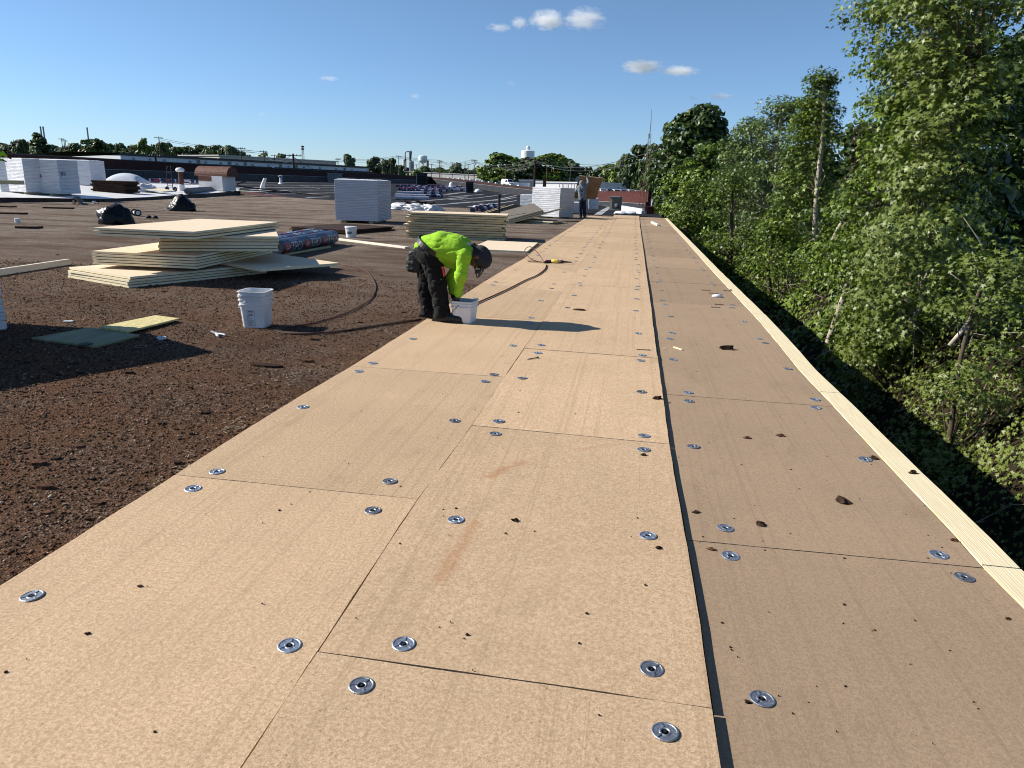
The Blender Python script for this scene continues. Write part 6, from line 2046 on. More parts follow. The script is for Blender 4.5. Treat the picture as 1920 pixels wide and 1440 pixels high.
TREE_N = [0]
def near_tree(px, ptop, Y, width_px, label, leaf=m_leaf, bark=m_bark, kind='star', clumps=70, per=95, lsz=.15, base_z=None, crown_from=.18, clump_r=.62, trunk_r=.13, top_pow=1.0, trunk=None, share=.5, lump=.4, thin=.35, name='tree', cat='tree', shift=0.0, profile=None, group=None, yoff=0.0):
    TREE_N[0] += 1
    r = np.random.default_rng(100+TREE_N[0])
    top = at(px, ptop, Y)
    x = top.x+shift
    zb = zterr(x, Y) if base_z is None else base_z
    H = top.z-zb
    rad = width_px*Y/1331/2
    t = thing(name, label, cat, (x, Y, zb), 0, group)
    per = int(per*1.28)
    P, N, tint, C = crown_cloud(r, H*crown_from, H*.985, rad, clumps, per, clump_r, lump, top_pow, profile=profile)
    if yoff:
        hid = (P[:, 2] < H*.93) & (r.random(len(P)) < .8)
        P[hid, 1] = np.abs(P[hid, 1])+yoff; C[:, 1] = np.abs(C[:, 1])+yoff
    if kind == 'star' and Y > 16: kind = 'lobed'
    sz = lsz*.80*(.5+.85*r.random(len(P)))
    me = leaves('crown', P, N, sz, kind, leaf, tint, r)
    link('crown', me, t)
    if trunk is None:
        trunk = [(0, 0, 0), (r.normal()*.1, r.normal()*.1, H*.25), (r.normal()*.2, r.normal()*.2, H*.5), (r.normal()*.2, r.normal()*.2, H*.75), (r.normal()*.1, r.normal()*.1, H*.96)]
    limbs(r, C, H*crown_from, trunk, trunk_r, 'trunk', bark, t, share, thin)
    return t

# --- the wood along the right of the roof, from the far end to the camera
taper = lambda t: max(.12, (1-t)**.75*(.55+.45*min(1, t*5)))
dome = lambda t: max(.15, math.sqrt(max(0, 1-((t-.42)/.6)**2)))
near_tree(1318, 209, 66, 128, 'broad dark oak at the far end of the wood, its domed top highest there', m_leaf_dark, m_bark, 'clump', 130, 60, .42, clump_r=1.05, trunk_r=.3, profile=dome, lump=.5, crown_from=.1)
near_tree(1268, 262, 78, 66, 'dark narrow tree behind the pole at the roof end', m_leaf_dark, m_bark, 'clump', 60, 50, .45, clump_r=1.0, profile=dome, crown_from=.05)
near_tree(1276, 318, 50, 64, 'low yellowish green tree crowding the roof end beside the container', m_leaf_vine, m_bark, 'clump', 70, 60, .26, clump_r=.7, profile=dome, crown_from=.0)
near_tree(1325, 276, 46, 72, 'mid green tree in front of the broad dark oak', m_leaf, m_bark, 'clump', 80, 70, .25, clump_r=.65, profile=dome, crown_from=.05)
near_tree(1300, 345, 38, 74, 'bushy tree hugging the far part of the timber edge', m_leaf, m_bark, 'star', 70, 80, .2, clump_r=.6, profile=dome, crown_from=.0)
near_tree(1405, 228, 40, 104, 'pale tree with silvery leaf undersides, left one of the two', m_leaf_silver, m_bark_pale, 'star', 130, 90, .22, clump_r=.62, profile=dome, lump=.5, crown_from=.05)
near_tree(1470, 190, 36, 140, 'taller tree with silvery leaf undersides beside the slender trunk', m_leaf_silver, m_bark_pale, 'star', 160, 95, .21, clump_r=.66, profile=dome, lump=.5, crown_from=.06)
near_tree(1372, 318, 32, 84, 'rounded tree below the silvery ones near the timber edge', m_leaf, m_bark, 'star', 80, 85, .18, clump_r=.55, profile=dome, crown_from=.0)
Y = 27.0
top = at(1546, 134, Y); base = at(1522, 545, Y)
def tp(px, py): p = at(px, py, Y); return (p.x-top.x, rng.uniform(-.05, .05), p.z+5.0)
near_tree(1546, 134, Y, 140, 'slender tree with a bare pale trunk rising through its open crown', m_leaf, m_bark_pale, 'star', 130, 90, .17, base_z=-5.0, crown_from=.45, clump_r=.48, trunk_r=.105, yoff=.25,
          trunk=[tp(1519, 600), tp(1521, 540), tp(1527, 450), tp(1532, 360), tp(1539, 290), tp(1543, 250), tp(1545, 200), tp(1546, 145)], share=.3, thin=.3, lump=.5, profile=lambda t: max(.16, 1.0-.86*t**1.2) if t > .2 else .8)
near_tree(1600, 240, 33, 110, 'dark tree with a purplish patch showing between slender trunk and big maple', m_leaf_dark, m_bark, 'clump', 80, 60, .24, clump_r=.6, profile=dome, crown_from=.0)
near_tree(1630, 236, 30, 40, 'small purplish leaved tree top behind the big maple', m_leaf_purple, m_bark, 'clump', 26, 60, .2, clump_r=.45, profile=dome, crown_from=.62)
near_tree(1596, 372, 22, 124, 'leafy young tree below the slender bare trunk', m_leaf, m_bark_pale, 'star', 84, 85, .16, clump_r=.5, profile=dome, crown_from=.0, lump=.55)
near_tree(1455, 420, 24, 116, 'bushy tree under the silvery trees, beside the timber edge', m_leaf_vine, m_bark, 'star', 84, 85, .16, clump_r=.5, profile=dome, crown_from=.0, lump=.5)
near_tree(1775, -150, 17.5, 205, 'big maple filling the top right, trunk forked low', m_leaf, m_bark_pale, 'star', 250, 92, .165, crown_from=.28, clump_r=.56, trunk_r=.085, lump=.45, profile=lambda t: .75+.25*math.sin(t*9), share=.3,
          trunk=[(-1.25, 0, 0), (-1.15, 0, 2.0), (-.8, 0, 4.2), (-.5, .1, 6), (-.2, 0, 8), (0, 0, 10.5)])
near_tree(1868, -260, 13.5, 250, 'tall maple cut by the right frame edge, sky showing through', m_leaf, m_bark, 'star', 220, 92, .15, crown_from=.28, clump_r=.50, trunk_r=.08, lump=.6, profile=lambda t: .8+.2*math.sin(t*8+1), share=.3)
near_tree(1730, 64, 21, 120, 'maple behind the forked trunk with star shaped leaves', m_leaf, m_bark_pale, 'star', 110, 90, .17, crown_from=.15, clump_r=.56, trunk_r=.09, lump=.5, profile=dome, share=.4)
near_tree(1830, 150, 19, 190, 'dark tree in the gap behind the tall maple', m_leaf_dark, m_bark, 'clump', 90, 60, .2, crown_from=.0, clump_r=.6, trunk_r=.07, lump=.5, profile=dome)
near_tree(1712, 420, 14.5, 130, 'young maple under the forked trunk, with bright leaves', m_leaf_vine, m_bark_pale, 'star', 80, 85, .135, crown_from=.05, clump_r=.42, trunk_r=.05, lump=.5, profile=dome)
near_tree(1862, 470, 10.8, 170, 'leafy sapling at the right frame edge halfway down', m_leaf, m_bark, 'star', 84, 85, .12, crown_from=.0, clump_r=.38, trunk_r=.04, lump=.55, profile=dome)
# dark trees behind closing the gaps
for px, ptop, Y, w, l in ((1420, 262, 58, 120, 'dark tree filling the gap behind the silvery trees'), (1520, 280, 50, 120, 'dark tree filling the gap behind the slender trunk'), (1690, 236, 40, 150, 'dark tree far back behind the big maple'), (1840, 120, 34, 200, 'dark tree far back behind the tall maple'), (1960, 60, 24, 260, 'dark tree at the back by the right frame edge')):
    near_tree(px, ptop, Y, w, l, m_leaf_dark, m_bark, 'clump', 110, 55, .38, clump_r=.95, profile=dome, crown_from=.0, lump=.4)

# --- undergrowth: vines and brambles heaped along the bottom of the wood
def under_h(x, y):
    t = min(max((x-2.8)/3.3, 0), 1)
    z = -5.0+4.5*t**.72
    z += .8*mnoise.noise(Vector((x*.55, y*.35, 1)))+.5*mnoise.noise(Vector((x*1.3, y*.9, 5)))
    return z if x > 2.6 else -5.0
def undergrowth():
    r = np.random.default_rng(77)
    for part, (n, y0, y1, kind, s0) in enumerate(((42000, 1.5, 16, 'star', .085), (36000, 14, 56, 'oval', .19))):
        X = 2.8+8.5*r.random(n)**1.15; Yy = y0+(y1-y0)*r.random(n)
        Z = np.array([under_h(x, y) for x, y in zip(X, Yy)])
        Z = Z-.38*r.random(n)**2+.06
        e = .15
        gx = np.array([under_h(x+e, y)-under_h(x-e, y) for x, y in zip(X, Yy)])/(2*e)
        N = np.stack([-gx*.8-.35, r.normal(size=n)*.25-.1, np.ones(n)*.9], 1)+r.normal(size=(n, 3))*.45
        sz = s0*(.55+.8*r.random(n))*(1 if part else 1)
        tint = np.clip(.45+.25*r.normal(size=n)+.22*np.array([mnoise.noise(Vector((x*.7, y*.5, 9))) for x, y in zip(X, Yy)]), 0, 1)
        me = leaves('undergrowth', np.stack([X, Yy, Z], 1), N, sz, kind, m_leaf_vine if part == 0 else m_leaf, tint, r)
        prop(link('undergrowth', me), 'tangled vines and brambles heaped below the trees along the roof edge' if part == 0 else 'leafy undergrowth below the trees further along the roof edge', 'undergrowth', kind='stuff')
    # the heaped mass of stems underneath
    m = MB(); nx, ny = 22, 90; vs = []
    for j in range(ny+1):
        for i in range(nx+1):
            x = 2.4+9.5*i/nx; y = -4+64*j/ny
            vs.append((x, y, under_h(x, y)-.42))
    m.add(vs, [(j*(nx+1)+i, j*(nx+1)+i+1, (j+1)*(nx+1)+i+1, (j+1)*(nx+1)+i) for j in range(ny) for i in range(nx)])
    prop(m.build('thicket_bank', m_forest_floor, smooth=True), kind='structure')
    m = MB()
    for _ in range(330):
        x, y = 3.4+5*rng.random(), 2+22*rng.random()**1.3
        p = Vector((x, y, under_h(x, y)-.2))
        d = Vector((rng.uniform(-.6, .6), rng.uniform(-.5, .5), rng.uniform(.1, 1))).normalized()
        l = rng.uniform(.4, 1.3)
        m.tube([p, p+d*l*.5+Vector((rng.uniform(-.1, .1), 0, .1)), p+d*l+Vector((rng.uniform(-.2, .2), rng.uniform(-.2, .2), -.1))], [.008, .006, .003], 4)
    prop(m.build('bare_stems', m_bark_pale), 'bare pale stems and twigs poking from the undergrowth', 'twigs', kind='stuff')
undergrowth()
# bare trunks that show in the lower gaps
for px0, py0, px1, py1, Y, r0, label in ((1655, 575, 1692, 395, 15.2, .06, 'forked pale trunk leaning in the gap under the big maple'), (1722, 568, 1735, 520, 13.5, .045, 'short pale stem showing among the leaves right of the forked trunk'), (1600, 560, 1640, 400, 19, .03, 'thin bare sapling with crooked twigs in the dark gap'), (1810, 600, 1872, 500, 11.5, .035, 'thin leaning stem near the right frame edge')):
    a, b = at(px0, py0, Y), at(px1, py1, Y)
    if a.z > b.z: a, b = b, a
    a = a+(a-b)*.5
    m = MB()
    pts = smooth_path([a, a.lerp(b, .35)+Vector((.06, 0, 0)), a.lerp(b, .7)+Vector((-.05, 0, 0)), b], 4)
    m.tube(pts, [r0*(1-.5*i/(len(pts)-1)) for i in range(len(pts))], 8)
    for k in range(5):
        p = a.lerp(b, .4+.12*k); q = p+Vector((rng.uniform(-.9, .9), rng.uniform(-.3, .3), rng.uniform(.3, .9)))
        m.tube([p, p.lerp(q, .5)+Vector((0, 0, .1)), q], [r0*.45, r0*.3, r0*.12], 5)
    prop(m.build('bare_stem', m_bark_pale, loc=a, smooth=True), label, 'stem')

# --- distant trees
FAR = {}
def far_variant(k, prof, kind, H, rad, clumps, per, lsz, cr, leaf):
    r = np.random.default_rng(300+len(FAR))
    P, N, tint, C = crown_cloud(r, H*.12, H*.97, rad, clumps, per, cr, .45, profile=prof)
    me = leaves('crown', P, N, lsz*(.6+.8*r.random(len(P))), kind, leaf, tint, r)
    m = MB().tube([(0, 0, -1), (.1, 0, H*.3), (0, .1, H*.6), (.1, 0, H*.9)], [.35, .28, .2, .06], 7)
    for c in C[::4]:
        c = Vector(c); m.tube([(0, 0, max(1, c.z-2.5)), c], [.12, .04], 4)
    tm = m.build('trunk', m_bark); tme = tm.data; bpy.data.objects.remove(tm)
    FAR[k] = (me, tme)
far_variant('round', dome, 'clump', 12, 5.0, 60, 34, .95, 1.5, m_leaf_far)
far_variant('wide', lambda t: max(.15, math.sqrt(max(0, 1-((t-.35)/.67)**2))), 'clump', 10, 6.5, 70, 34, .95, 1.5, m_leaf_far)
far_variant('tall', lambda t: max(.1, (1-t)**.6*(.6+.4*min(1, t*4))), 'clump', 15, 4.0, 60, 34, .85, 1.2, m_leaf_far)
far_variant('dark', dome, 'clump', 12, 5.2, 60, 34, .95, 1.5, m_leaf_dark)
far_variant('light', dome, 'clump', 11, 5.5, 66, 34, .85, 1.4, m_leaf)
far_variant('cone', lambda t: max(.05, 1-t), 'clump', 9, 2.4, 46, 30, .5, .6, m_leaf_dark)
def far_tree(kind, px, ptop, Y, wpx, label, group=None, zb=None):
    top = at(px, ptop, Y)
    z0 = zterr(top.x, Y) if zb is None else zb
    H0 = {'round': 12, 'wide': 10, 'tall': 15, 'dark': 12, 'light': 11, 'cone': 9}[kind]
    R0 = {'round': 5.0, 'wide': 6.5, 'tall': 4.0, 'dark': 5.2, 'light': 5.5, 'cone': 2.4}[kind]
    t = thing('tree', label, 'tree', (top.x, Y, z0), rng.uniform(0, 6.28), group)
    sx = wpx*Y/1331/2/R0; sz = (top.z-z0)/H0
    t.scale = (sx, sx, sz)
    link('crown', FAR[kind][0], t); link('trunk', FAR[kind][1], t)
    return t
for kind, px, ptop, Y, w, l in (
    ('round', 992, 297, 330, 62, 'round tree under the white water tower, left half hidden by the first'), ('light', 938, 290, 315, 62, 'big pale green tree left of the water tower'), ('light', 938, 316, 290, 54, 'lower lobe of pale green trees in front of the big one'), ('light', 1036, 291, 330, 74, 'big pale green tree right of the water tower and the dark pole'), ('round', 1070, 300, 345, 46, 'dark tree at the right shoulder of the pale green one'),
    ('round', 858, 306, 420, 26, 'small round tree left of the tall bare pole'), ('dark', 838, 318, 440, 30, 'low dark tree left of the small round one'), ('dark', 908, 314, 400, 18, 'dark little tree left of the big pale green tree'), ('round', 653, 290, 330, 24, 'small round tree above the end of the beige roof'), ('round', 702, 295, 340, 30, 'rounded dark tree above the gable of the warehouse'), ('wide', 722, 301, 370, 24, 'low tree between warehouse gable and plant tower'), ('dark', 736, 297, 380, 18, 'dark tree directly left of the plant tower'), ('dark', 752, 310, 420, 16, 'dark low tree at the foot of the plant tower'),
    ('dark', 796, 312, 500, 24, 'dark tree under the pale green water tower'), ('dark', 825, 314, 460, 20, 'dark tree behind the close pair of poles'), ('cone', 765, 322, 250, 12, 'small dark conifer in front of the low grey shed roof'), ('light', 781, 320, 245, 24, 'bright green bush right of the small conifer'), ('dark', 929, 336, 255, 18, 'dark shrub beside the opening in the grey shed'), ('dark', 944, 338, 250, 22, 'dark shrub right of the grey shed by the thin pole'),
    ('dark', 1104, 314, 330, 18, 'small dark tree in the gap above the carried board'), ('round', 1122, 316, 330, 26, 'tree above the top edge of the carried board'), ('light', 1143, 310, 300, 38, 'sunny tree right of the carried board'), ('light', 1165, 303, 270, 38, 'sunny tree in the step up towards the dark wood'), ('round', 1180, 290, 235, 36, 'tree left of the transformer pole'), ('dark', 1204, 273, 215, 44, 'dark tree crown behind the transformer pole'), ('dark', 1226, 272, 190, 40, 'dark tree crown right behind the mast'), ('round', 1188, 315, 240, 40, 'lower tree behind the mast\'s left side'), ('round', 1243, 290, 150, 44, 'tree between the mast and the pole by the wood'), ('dark', 1152, 343, 230, 12, 'small dark tree standing among the parked cars'),
    ('tall', 72, 246, 205, 50, 'tall bushy tree in front of the pair of chimneys'), ('dark', 176, 262, 200, 52, 'round dark tree in front of the lone chimney'), ('dark', 40, 262, 215, 24, 'dark pointed tree left of the bushy tree'), ('round', 143, 270, 215, 42, 'sunny green tree left of the round dark one'), ('light', 268, 263, 215, 34, 'sunlit tree with a ragged top left of the tall thin pole'), ('dark', 305, 268, 225, 32, 'dark rounded tree right behind the tall thin pole'), ('round', 432, 274, 250, 30, 'round tree at the left end of the beige roof'), ('wide', 527, 290, 300, 26, 'low dark tree in the middle above the beige roof'), ('round', 455, 285, 290, 30, 'low tree behind the double armed pole'), ('light', 495, 288, 300, 26, 'small sunny tree over the beige roof'),
    ):
    far_tree(kind, px, ptop, Y, w, l, zb=None if px > 1090 or px < 600 else zterr(0, Y)-1)
for i in range(34):
    px = -90+i*16+rng.uniform(-5, 5); nth_ = 'dark green tree in the even treeline behind the warehouse, %s from the left' % NTH(i+1)
    ptop = (268 if px < 110 else 272 if px < 240 else 270+(px-240)*.045)+rng.uniform(-4, 5)
    if px > 440: continue
    far_tree(rng.choice(('dark', 'round', 'wide', 'dark')), px, ptop, 255+rng.uniform(-15, 60), 34+rng.uniform(-4, 10), nth_, 'treeline behind the warehouse')
for i in range(24):
    px = 560+i*16+rng.uniform(-5, 5)
    far_tree(rng.choice(('dark', 'round', 'wide')), px, 318+rng.uniform(-7, 3)+(px-560)*.008, 640+rng.uniform(-40, 60), 22+rng.uniform(-4, 8), 'small far tree on the low skyline between the poles, %s from the left' % NTH(i+1), 'low skyline trees', zb=3)
# ================================================================== PEOPLE
def round_cone(P, a, b, ra, rb):
    a, b = np.asarray(a, float), np.asarray(b, float)
    ab = b-a; L2 = max(1e-9, ab@ab)
    t = np.clip(((P-a)@ab)/L2, 0, 1)
    return np.linalg.norm(P-a-t[..., None]*ab, axis=-1)-(ra+(rb-ra)*t)
def sdf_grid(prims, h, k=.03, pad=.05, floor=None):
    """smooth union of tapered capsules, polygonised with surface nets"""
    pts = np.array([p for a, b, ra, rb in prims for p in (a, b)], float)
    rr = max(max(p[2], p[3]) for p in prims)
    lo, hi = pts.min(0)-rr-pad, pts.max(0)+rr+pad
    n = np.ceil((hi-lo)/h).astype(int)+1
    ax = [lo[i]+h*np.arange(n[i]) for i in range(3)]
    F = np.full(n, 9.0)
    for a, b, ra, rb in prims:
        a, b = np.asarray(a, float), np.asarray(b, float)
        m = max(ra, rb)+3*k+h*2
        s = []
        for i in range(3):
            l0, l1 = min(a[i], b[i])-m, max(a[i], b[i])+m
            i0 = max(0, int((l0-lo[i])/h)); i1 = min(n[i], int((l1-lo[i])/h)+2)
            s.append(slice(i0, i1))
        G = np.stack(np.meshgrid(ax[0][s[0]], ax[1][s[1]], ax[2][s[2]], indexing='ij'), -1)
        d = round_cone(G, a, b, ra, rb)
        f = F[s[0], s[1], s[2]]
        hh = np.clip(.5+.5*(f-d)/k, 0, 1)
        F[s[0], s[1], s[2]] = f*(1-hh)+d*hh-k*hh*(1-hh)
    if floor is not None:
        F = np.maximum(F, (floor-ax[2])[None, None, :])
    return F, lo
def surface_nets(F, lo, h):
    S = F < 0
    nx, ny, nz = F.shape
    acc = np.zeros((nx-1, ny-1, nz-1, 3)); cnt = np.zeros((nx-1, ny-1, nz-1))
    def sub(A, o): return A[o[0]:nx-1+o[0], o[1]:ny-1+o[1], o[2]:nz-1+o[2]]
    for axis in range(3):
        oth = [i for i in range(3) if i != axis]
        for u in (0, 1):
            for v in (0, 1):
                o = [0, 0, 0]; o[oth[0]] = u; o[oth[1]] = v
                o2 = list(o); o2[axis] = 1
                a, b = sub(F, o), sub(F, o2)
                c = (a < 0) != (b < 0)
                t = np.where(c, a/np.where(c, a-b, 1), 0)
                pos = np.zeros(a.shape+(3,)); pos[..., oth[0]] = u; pos[..., oth[1]] = v; pos[..., axis] = t
                acc += pos*c[..., None]; cnt += c
    idx = -np.ones(cnt.shape, int)
    w = np.argwhere(cnt > 0)
    idx[cnt > 0] = np.arange(len(w))
    V = (w+acc[cnt > 0]/cnt[cnt > 0][:, None])*h+lo
    quads = []
    for axis in range(3):
        oth = [i for i in range(3) if i != axis]
        sl_a = [slice(None)]*3; sl_b = [slice(None)]*3
        sl_a[axis] = slice(0, -1); sl_b[axis] = slice(1, None)
        a, b = S[tuple(sl_a)], S[tuple(sl_b)]
        e = np.argwhere(a != b)
        e = e[(e[:, oth[0]] > 0) & (e[:, oth[1]] > 0) & (e[:, oth[0]] < F.shape[oth[0]]-1) & (e[:, oth[1]] < F.shape[oth[1]]-1)]
        ins = a[tuple(e.T)]
        def cell(du, dv):
            q = e.copy(); q[:, oth[0]] -= du; q[:, oth[1]] -= dv
            return idx[tuple(q.T)]
        Q = np.stack([cell(1, 1), cell(0, 1), cell(0, 0), cell(1, 0)], 1)
        flip = ins if axis != 1 else ~ins
        Q[~flip] = Q[~flip][:, ::-1]
        quads.append(Q)
    Q = np.concatenate(quads)
    return V, Q[(Q >= 0).all(1)]
def sdf_mesh(name, prims, h, mat, parent, k=.03, floor=None, wrinkle=0.0, wfreq=14.0, seed=0.0, stretch=None):
    F, lo = sdf_grid(prims, h, k, floor=floor)
    V, Q = surface_nets(F, lo, h)
    me = np_mesh(name, V, Q.reshape(-1), np.arange(0, Q.size, 4), None, mat, smooth=True)
    if wrinkle:
        nv = [v.normal.copy() for v in me.vertices]
        for v, n in zip(me.vertices, nv):
            p = v.co*wfreq
            if stretch: p = Vector((p.x*stretch[0], p.y*stretch[1], p.z*stretch[2]))
            f = mnoise.noise(p+Vector((seed, seed*2, 0)))
            f2 = 1-2*abs(mnoise.noise(p*.55+Vector((seed*3, 1, seed))))
            q = Vector((p.x*.7+seed*5, p.y*.7, p.z*1.5))
            cr = max(0.0, 1-3.2*abs(mnoise.noise(q+Vector((f*.3, 0, f*.3)))))
            v.co += n*wrinkle*(.45*f+.25*f2-.85*cr*cr)
    inv = wmat(parent).inverted()
    me.transform(inv)
    me.update()
    return link(name, me, parent)
def vv(*a): return np.array(a, float)
def nz(v): return v/max(1e-9, np.linalg.norm(v))
def hand_prims(w, d, side, nrm, curl=.5, s=1.0):
    """palm and five fingers: w wrist, d the way the hand points, side towards the thumb, nrm out of the back of the hand"""
    w, d, side, nrm = np.array(w, float), nz(np.array(d, float)), nz(np.array(side, float)), nz(np.array(nrm, float))
    pr = [(w, w+d*.03*s, .027*s, .028*s)]
    for k, (o, L) in enumerate(((.030, .072), (.010, .080), (-.010, .075), (-.028, .058))):
        kn = w+d*.088*s+side*o*s
        pr.append((w+d*.02*s+side*o*.7*s, kn, .016*s, .0125*s))
        q = kn; dd = d.copy()
        for seg, f in enumerate((.45, .32, .23)):
            dd = nz(dd-nrm*curl*(.55+.25*seg))
            e = q+dd*L*f*s
            pr.append((q, e, (.0105-.001*seg)*s, (.0098-.001*seg)*s)); q = e
    q = w+d*.025*s+side*.028*s
    for L, t in ((.042, .9), (.032, .35), (.024, .1)):
        e = q+nz(d*.8+side*t-nrm*.35*curl)*L*s
        pr.append((q, e, .0135*s, .011*s)); q = e
    return pr
def head_prims(c, up, fw, s=1.0):
    c, up, fw = np.array(c, float), nz(np.array(up, float)), np.array(fw, float)
    fw = nz(fw-up*(fw@up)); sd = np.cross(up, fw)
    pr = [(c+up*.02*s, c+fw*.02*s+up*.015*s, .092*s, .09*s), (c-fw*.03*s+up*.015*s, c, .088*s, .085*s),
          (c+fw*.035*s-up*.03*s, c+fw*.05*s-up*.085*s, .062*s, .04*s),
          (c+fw*.098*s+up*.005*s, c+fw*.112*s-up*.028*s, .010*s, .014*s),
          (c+fw*.088*s-up*.062*s-sd*.018*s, c+fw*.088*s-up*.062*s+sd*.018*s, .009*s, .009*s)]
    for q in (-1, 1):
        pr.append((c+sd*q*.088*s-fw*.01*s+up*.01*s, c+sd*q*.090*s-fw*.012*s-up*.03*s, .016*s, .011*s))
    return pr, up, fw, sd

# ---- the stooping worker
NY, FY, CY = 7.34, 7.52, 7.43
def J(x, y, Y): return vv(*at(740+x/7.2, 420+y/7.2, Y))
hipN, kneeN, ankN = J(485, 430, NY), J(585, 830, NY-.01), J(640, 1215, NY)
hipF, kneeF, ankF = J(430, 410, FY), J(425, 850, FY), J(455, 1220, FY)
pel = J(450, 365, CY); mid = J(640, 305, CY); chest = J(850, 345, CY); nb = J(985, 385, CY); neck = J(1050, 405, CY)
shN, shF = J(935, 430, CY-.17), J(930, 395, CY+.17)
elN, wrN = J(895, 690, CY-.20), J(855, 965, CY-.10)
elF, wrF = J(770, 730, CY+.12), J(790, 940, CY+.05)
hd = J(1140, 455, CY)
side_y = vv(0, 1, 0)
W1 = thing('person', 'worker in lime shirt and black trousers bending down into a white pail', 'person', (float((ankN[0]+ankF[0])/2), CY, 0))
up1 = nz(J(1260, 440, CY)-J(1060, 400, CY)); fw1 = nz(J(1110, 620, CY)-J(1150, 430, CY))
hp, hu, hf, hs = head_prims(hd, up1, fw1)
body = hp+[(nb, neck, .06, .056), (neck, hd, .055, .06), (pel, mid, .12, .12), (mid, chest, .12, .12), (chest, nb, .11, .07), (shN, elN, .045, .04), (elN, wrN, .038, .027), (shF, elF, .045, .04), (elF, wrF, .038, .027),
           (chest, shN, .08, .05), (chest, shF, .08, .05), (hipN, kneeN, .075, .055), (kneeN, ankN, .05, .04), (hipF, kneeF, .075, .055), (kneeF, ankF, .05, .04), (pel, hipN, .1, .08), (pel, hipF, .1, .08)]
sdf_mesh('body', body, .0105, m_skin, W1, k=.022)
for q in (-1, 1):
    e = hd+hf*.083+hs*q*.032+hu*.012
    MB().lathe([(.001, -.012), (.009, -.008), (.012, 0), (.009, .008), (.001, .012)], 10, c=tuple(e)).build('eye', m_eye, W1, world=True, smooth=True)
oy = vv(0, .075, 0)
shirt = [(pel+vv(.0, .04, .03), mid+oy*.7, .135, .155), (pel+vv(0, -.04, .03), mid-oy*.7, .135, .155), (mid+oy*.7, chest+oy, .155, .15), (mid-oy*.7, chest-oy, .155, .15), (chest+oy, shF, .13, .075), (chest-oy, shN, .13, .075), (chest, nb, .14, .085),
         (shN, elN, .078, .063), (elN, wrN+(elN-wrN)*.10, .062, .047), (shF, elF, .072, .06), (elF, wrF+(elF-wrF)*.08, .058, .045),
         (J(690, 430, CY), J(800, 470, CY), .11, .11)]
sdf_mesh('shirt', shirt, .0105, m_hivis, W1, k=.03, wrinkle=.011, wfreq=9, seed=1.3, stretch=(1, .6, 1.2))
tr = [(pel+vv(0, .05, 0), hipF, .145, .125), (pel+vv(0, -.05, 0), hipN, .145, .125), (hipN, kneeN, .122, .092), (kneeN, ankN+vv(0, 0, .02), .092, .085), (hipF, kneeF, .118, .09), (kneeF, ankF+vv(0, 0, .02), .09, .083),
      (ankN+vv(0, 0, .0), ankN+vv(-.02, 0, -.05), .082, .078), (ankF, ankF+vv(-.02, 0, -.05), .08, .076)]
sdf_mesh('trousers', tr, .0105, m_trouser, W1, k=.03, wrinkle=.014, wfreq=10, seed=4.1, stretch=(1.1, 1.1, .9), floor=.03)
def boot(name, ank, toe, parent):
    a = np.array(ank, float); t_ = np.array(toe, float)
    d = nz(vv(t_[0]-a[0], t_[1]-a[1], 0))
    f = vv(a[0], a[1], 0)
    pr = [(f-d*.05+vv(0, 0, .045), f+d*.05+vv(0, 0, .05), .052, .055), (f+d*.05+vv(0, 0, .045), f+d*.20+vv(0, 0, .038), .055, .046), (f+d*.0+vv(0, 0, .05), a+vv(0, 0, .02), .055, .06)]
    o = sdf_mesh(name, pr, .009, m_leather, parent, k=.025, floor=.004, wrinkle=.003, wfreq=30)
    m = MB()
    s = vv(-d[1], d[0], 0)
    out = []
    for u, w in ((-.11, .03), (-.09, .045), (.0, .045), (.08, .046), (.16, .052), (.22, .045), (.247, .025)):
        out.append((u, w))
    poly = [tuple((f+d*u+s*w)[:2]) for u, w in out]+[tuple((f+d*u-s*w)[:2]) for u, w in out[::-1]]
    m.prism(poly, .001, .022)
    m.build('boot_sole', m_rubber, parent, world=True)
boot('boot', ankN, J(860, 1310, NY-.03), W1)
boot('boot', ankF, J(660, 1290, FY), W1)
hN = hand_prims(wrN, nz(J(845, 1090, CY-.07)-wrN), vv(-.6, .7, 0), vv(.3, -.9, .1), .25, 1.0)
sdf_mesh('hand', hN+[(elN*.12+wrN*.88, wrN, .031, .028)], .0045, m_skin, W1, k=.008)
hF = hand_prims(wrF, nz(J(800, 1060, CY+.02)-wrF), vv(.5, -.8, 0), vv(-.3, .9, .1), .3, 1.0)
sdf_mesh('hand', hF+[(elF*.12+wrF*.88, wrF, .036, .033)], .0045, m_glove, W1, k=.008)
# cap with a neck flap and a bill
cap = [(hd+hu*.035-hf*.01, hd+hu*.045+hf*.015, .099, .097), (hd-hf*.045+hu*.01, hd+hu*.02, .09, .1), (hd-hf*.06-hu*.03, neck-hf*.07+vv(0, 0, .02), .045, .03)]
sdf_mesh('cap', cap, .0075, m_cap, W1, k=.02, wrinkle=.003, wfreq=24)
m = MB(); pts = []
b0_ = hd+hf*.085+hu*.055
n = 12
top_, bot_ = [], []
for k in range(n+1):
    a = math.pi*(k/n-.5)
    e = b0_+hs*math.sin(a)*.085+hf*(.045+.075*math.cos(a))-hu*.028*math.cos(a)
    i_ = b0_+hs*math.sin(a)*.086+hf*(-.015+.02*math.cos(a))
    top_ += [tuple(i_), tuple(e)]
m.add(top_, [(2*k, 2*k+1, 2*k+3, 2*k+2) for k in range(n)])
o = m.build('cap_bill', m_cap, W1, world=True)
md = o.modifiers.new('thick', 'SOLIDIFY'); md.thickness = .008; md.offset = 0
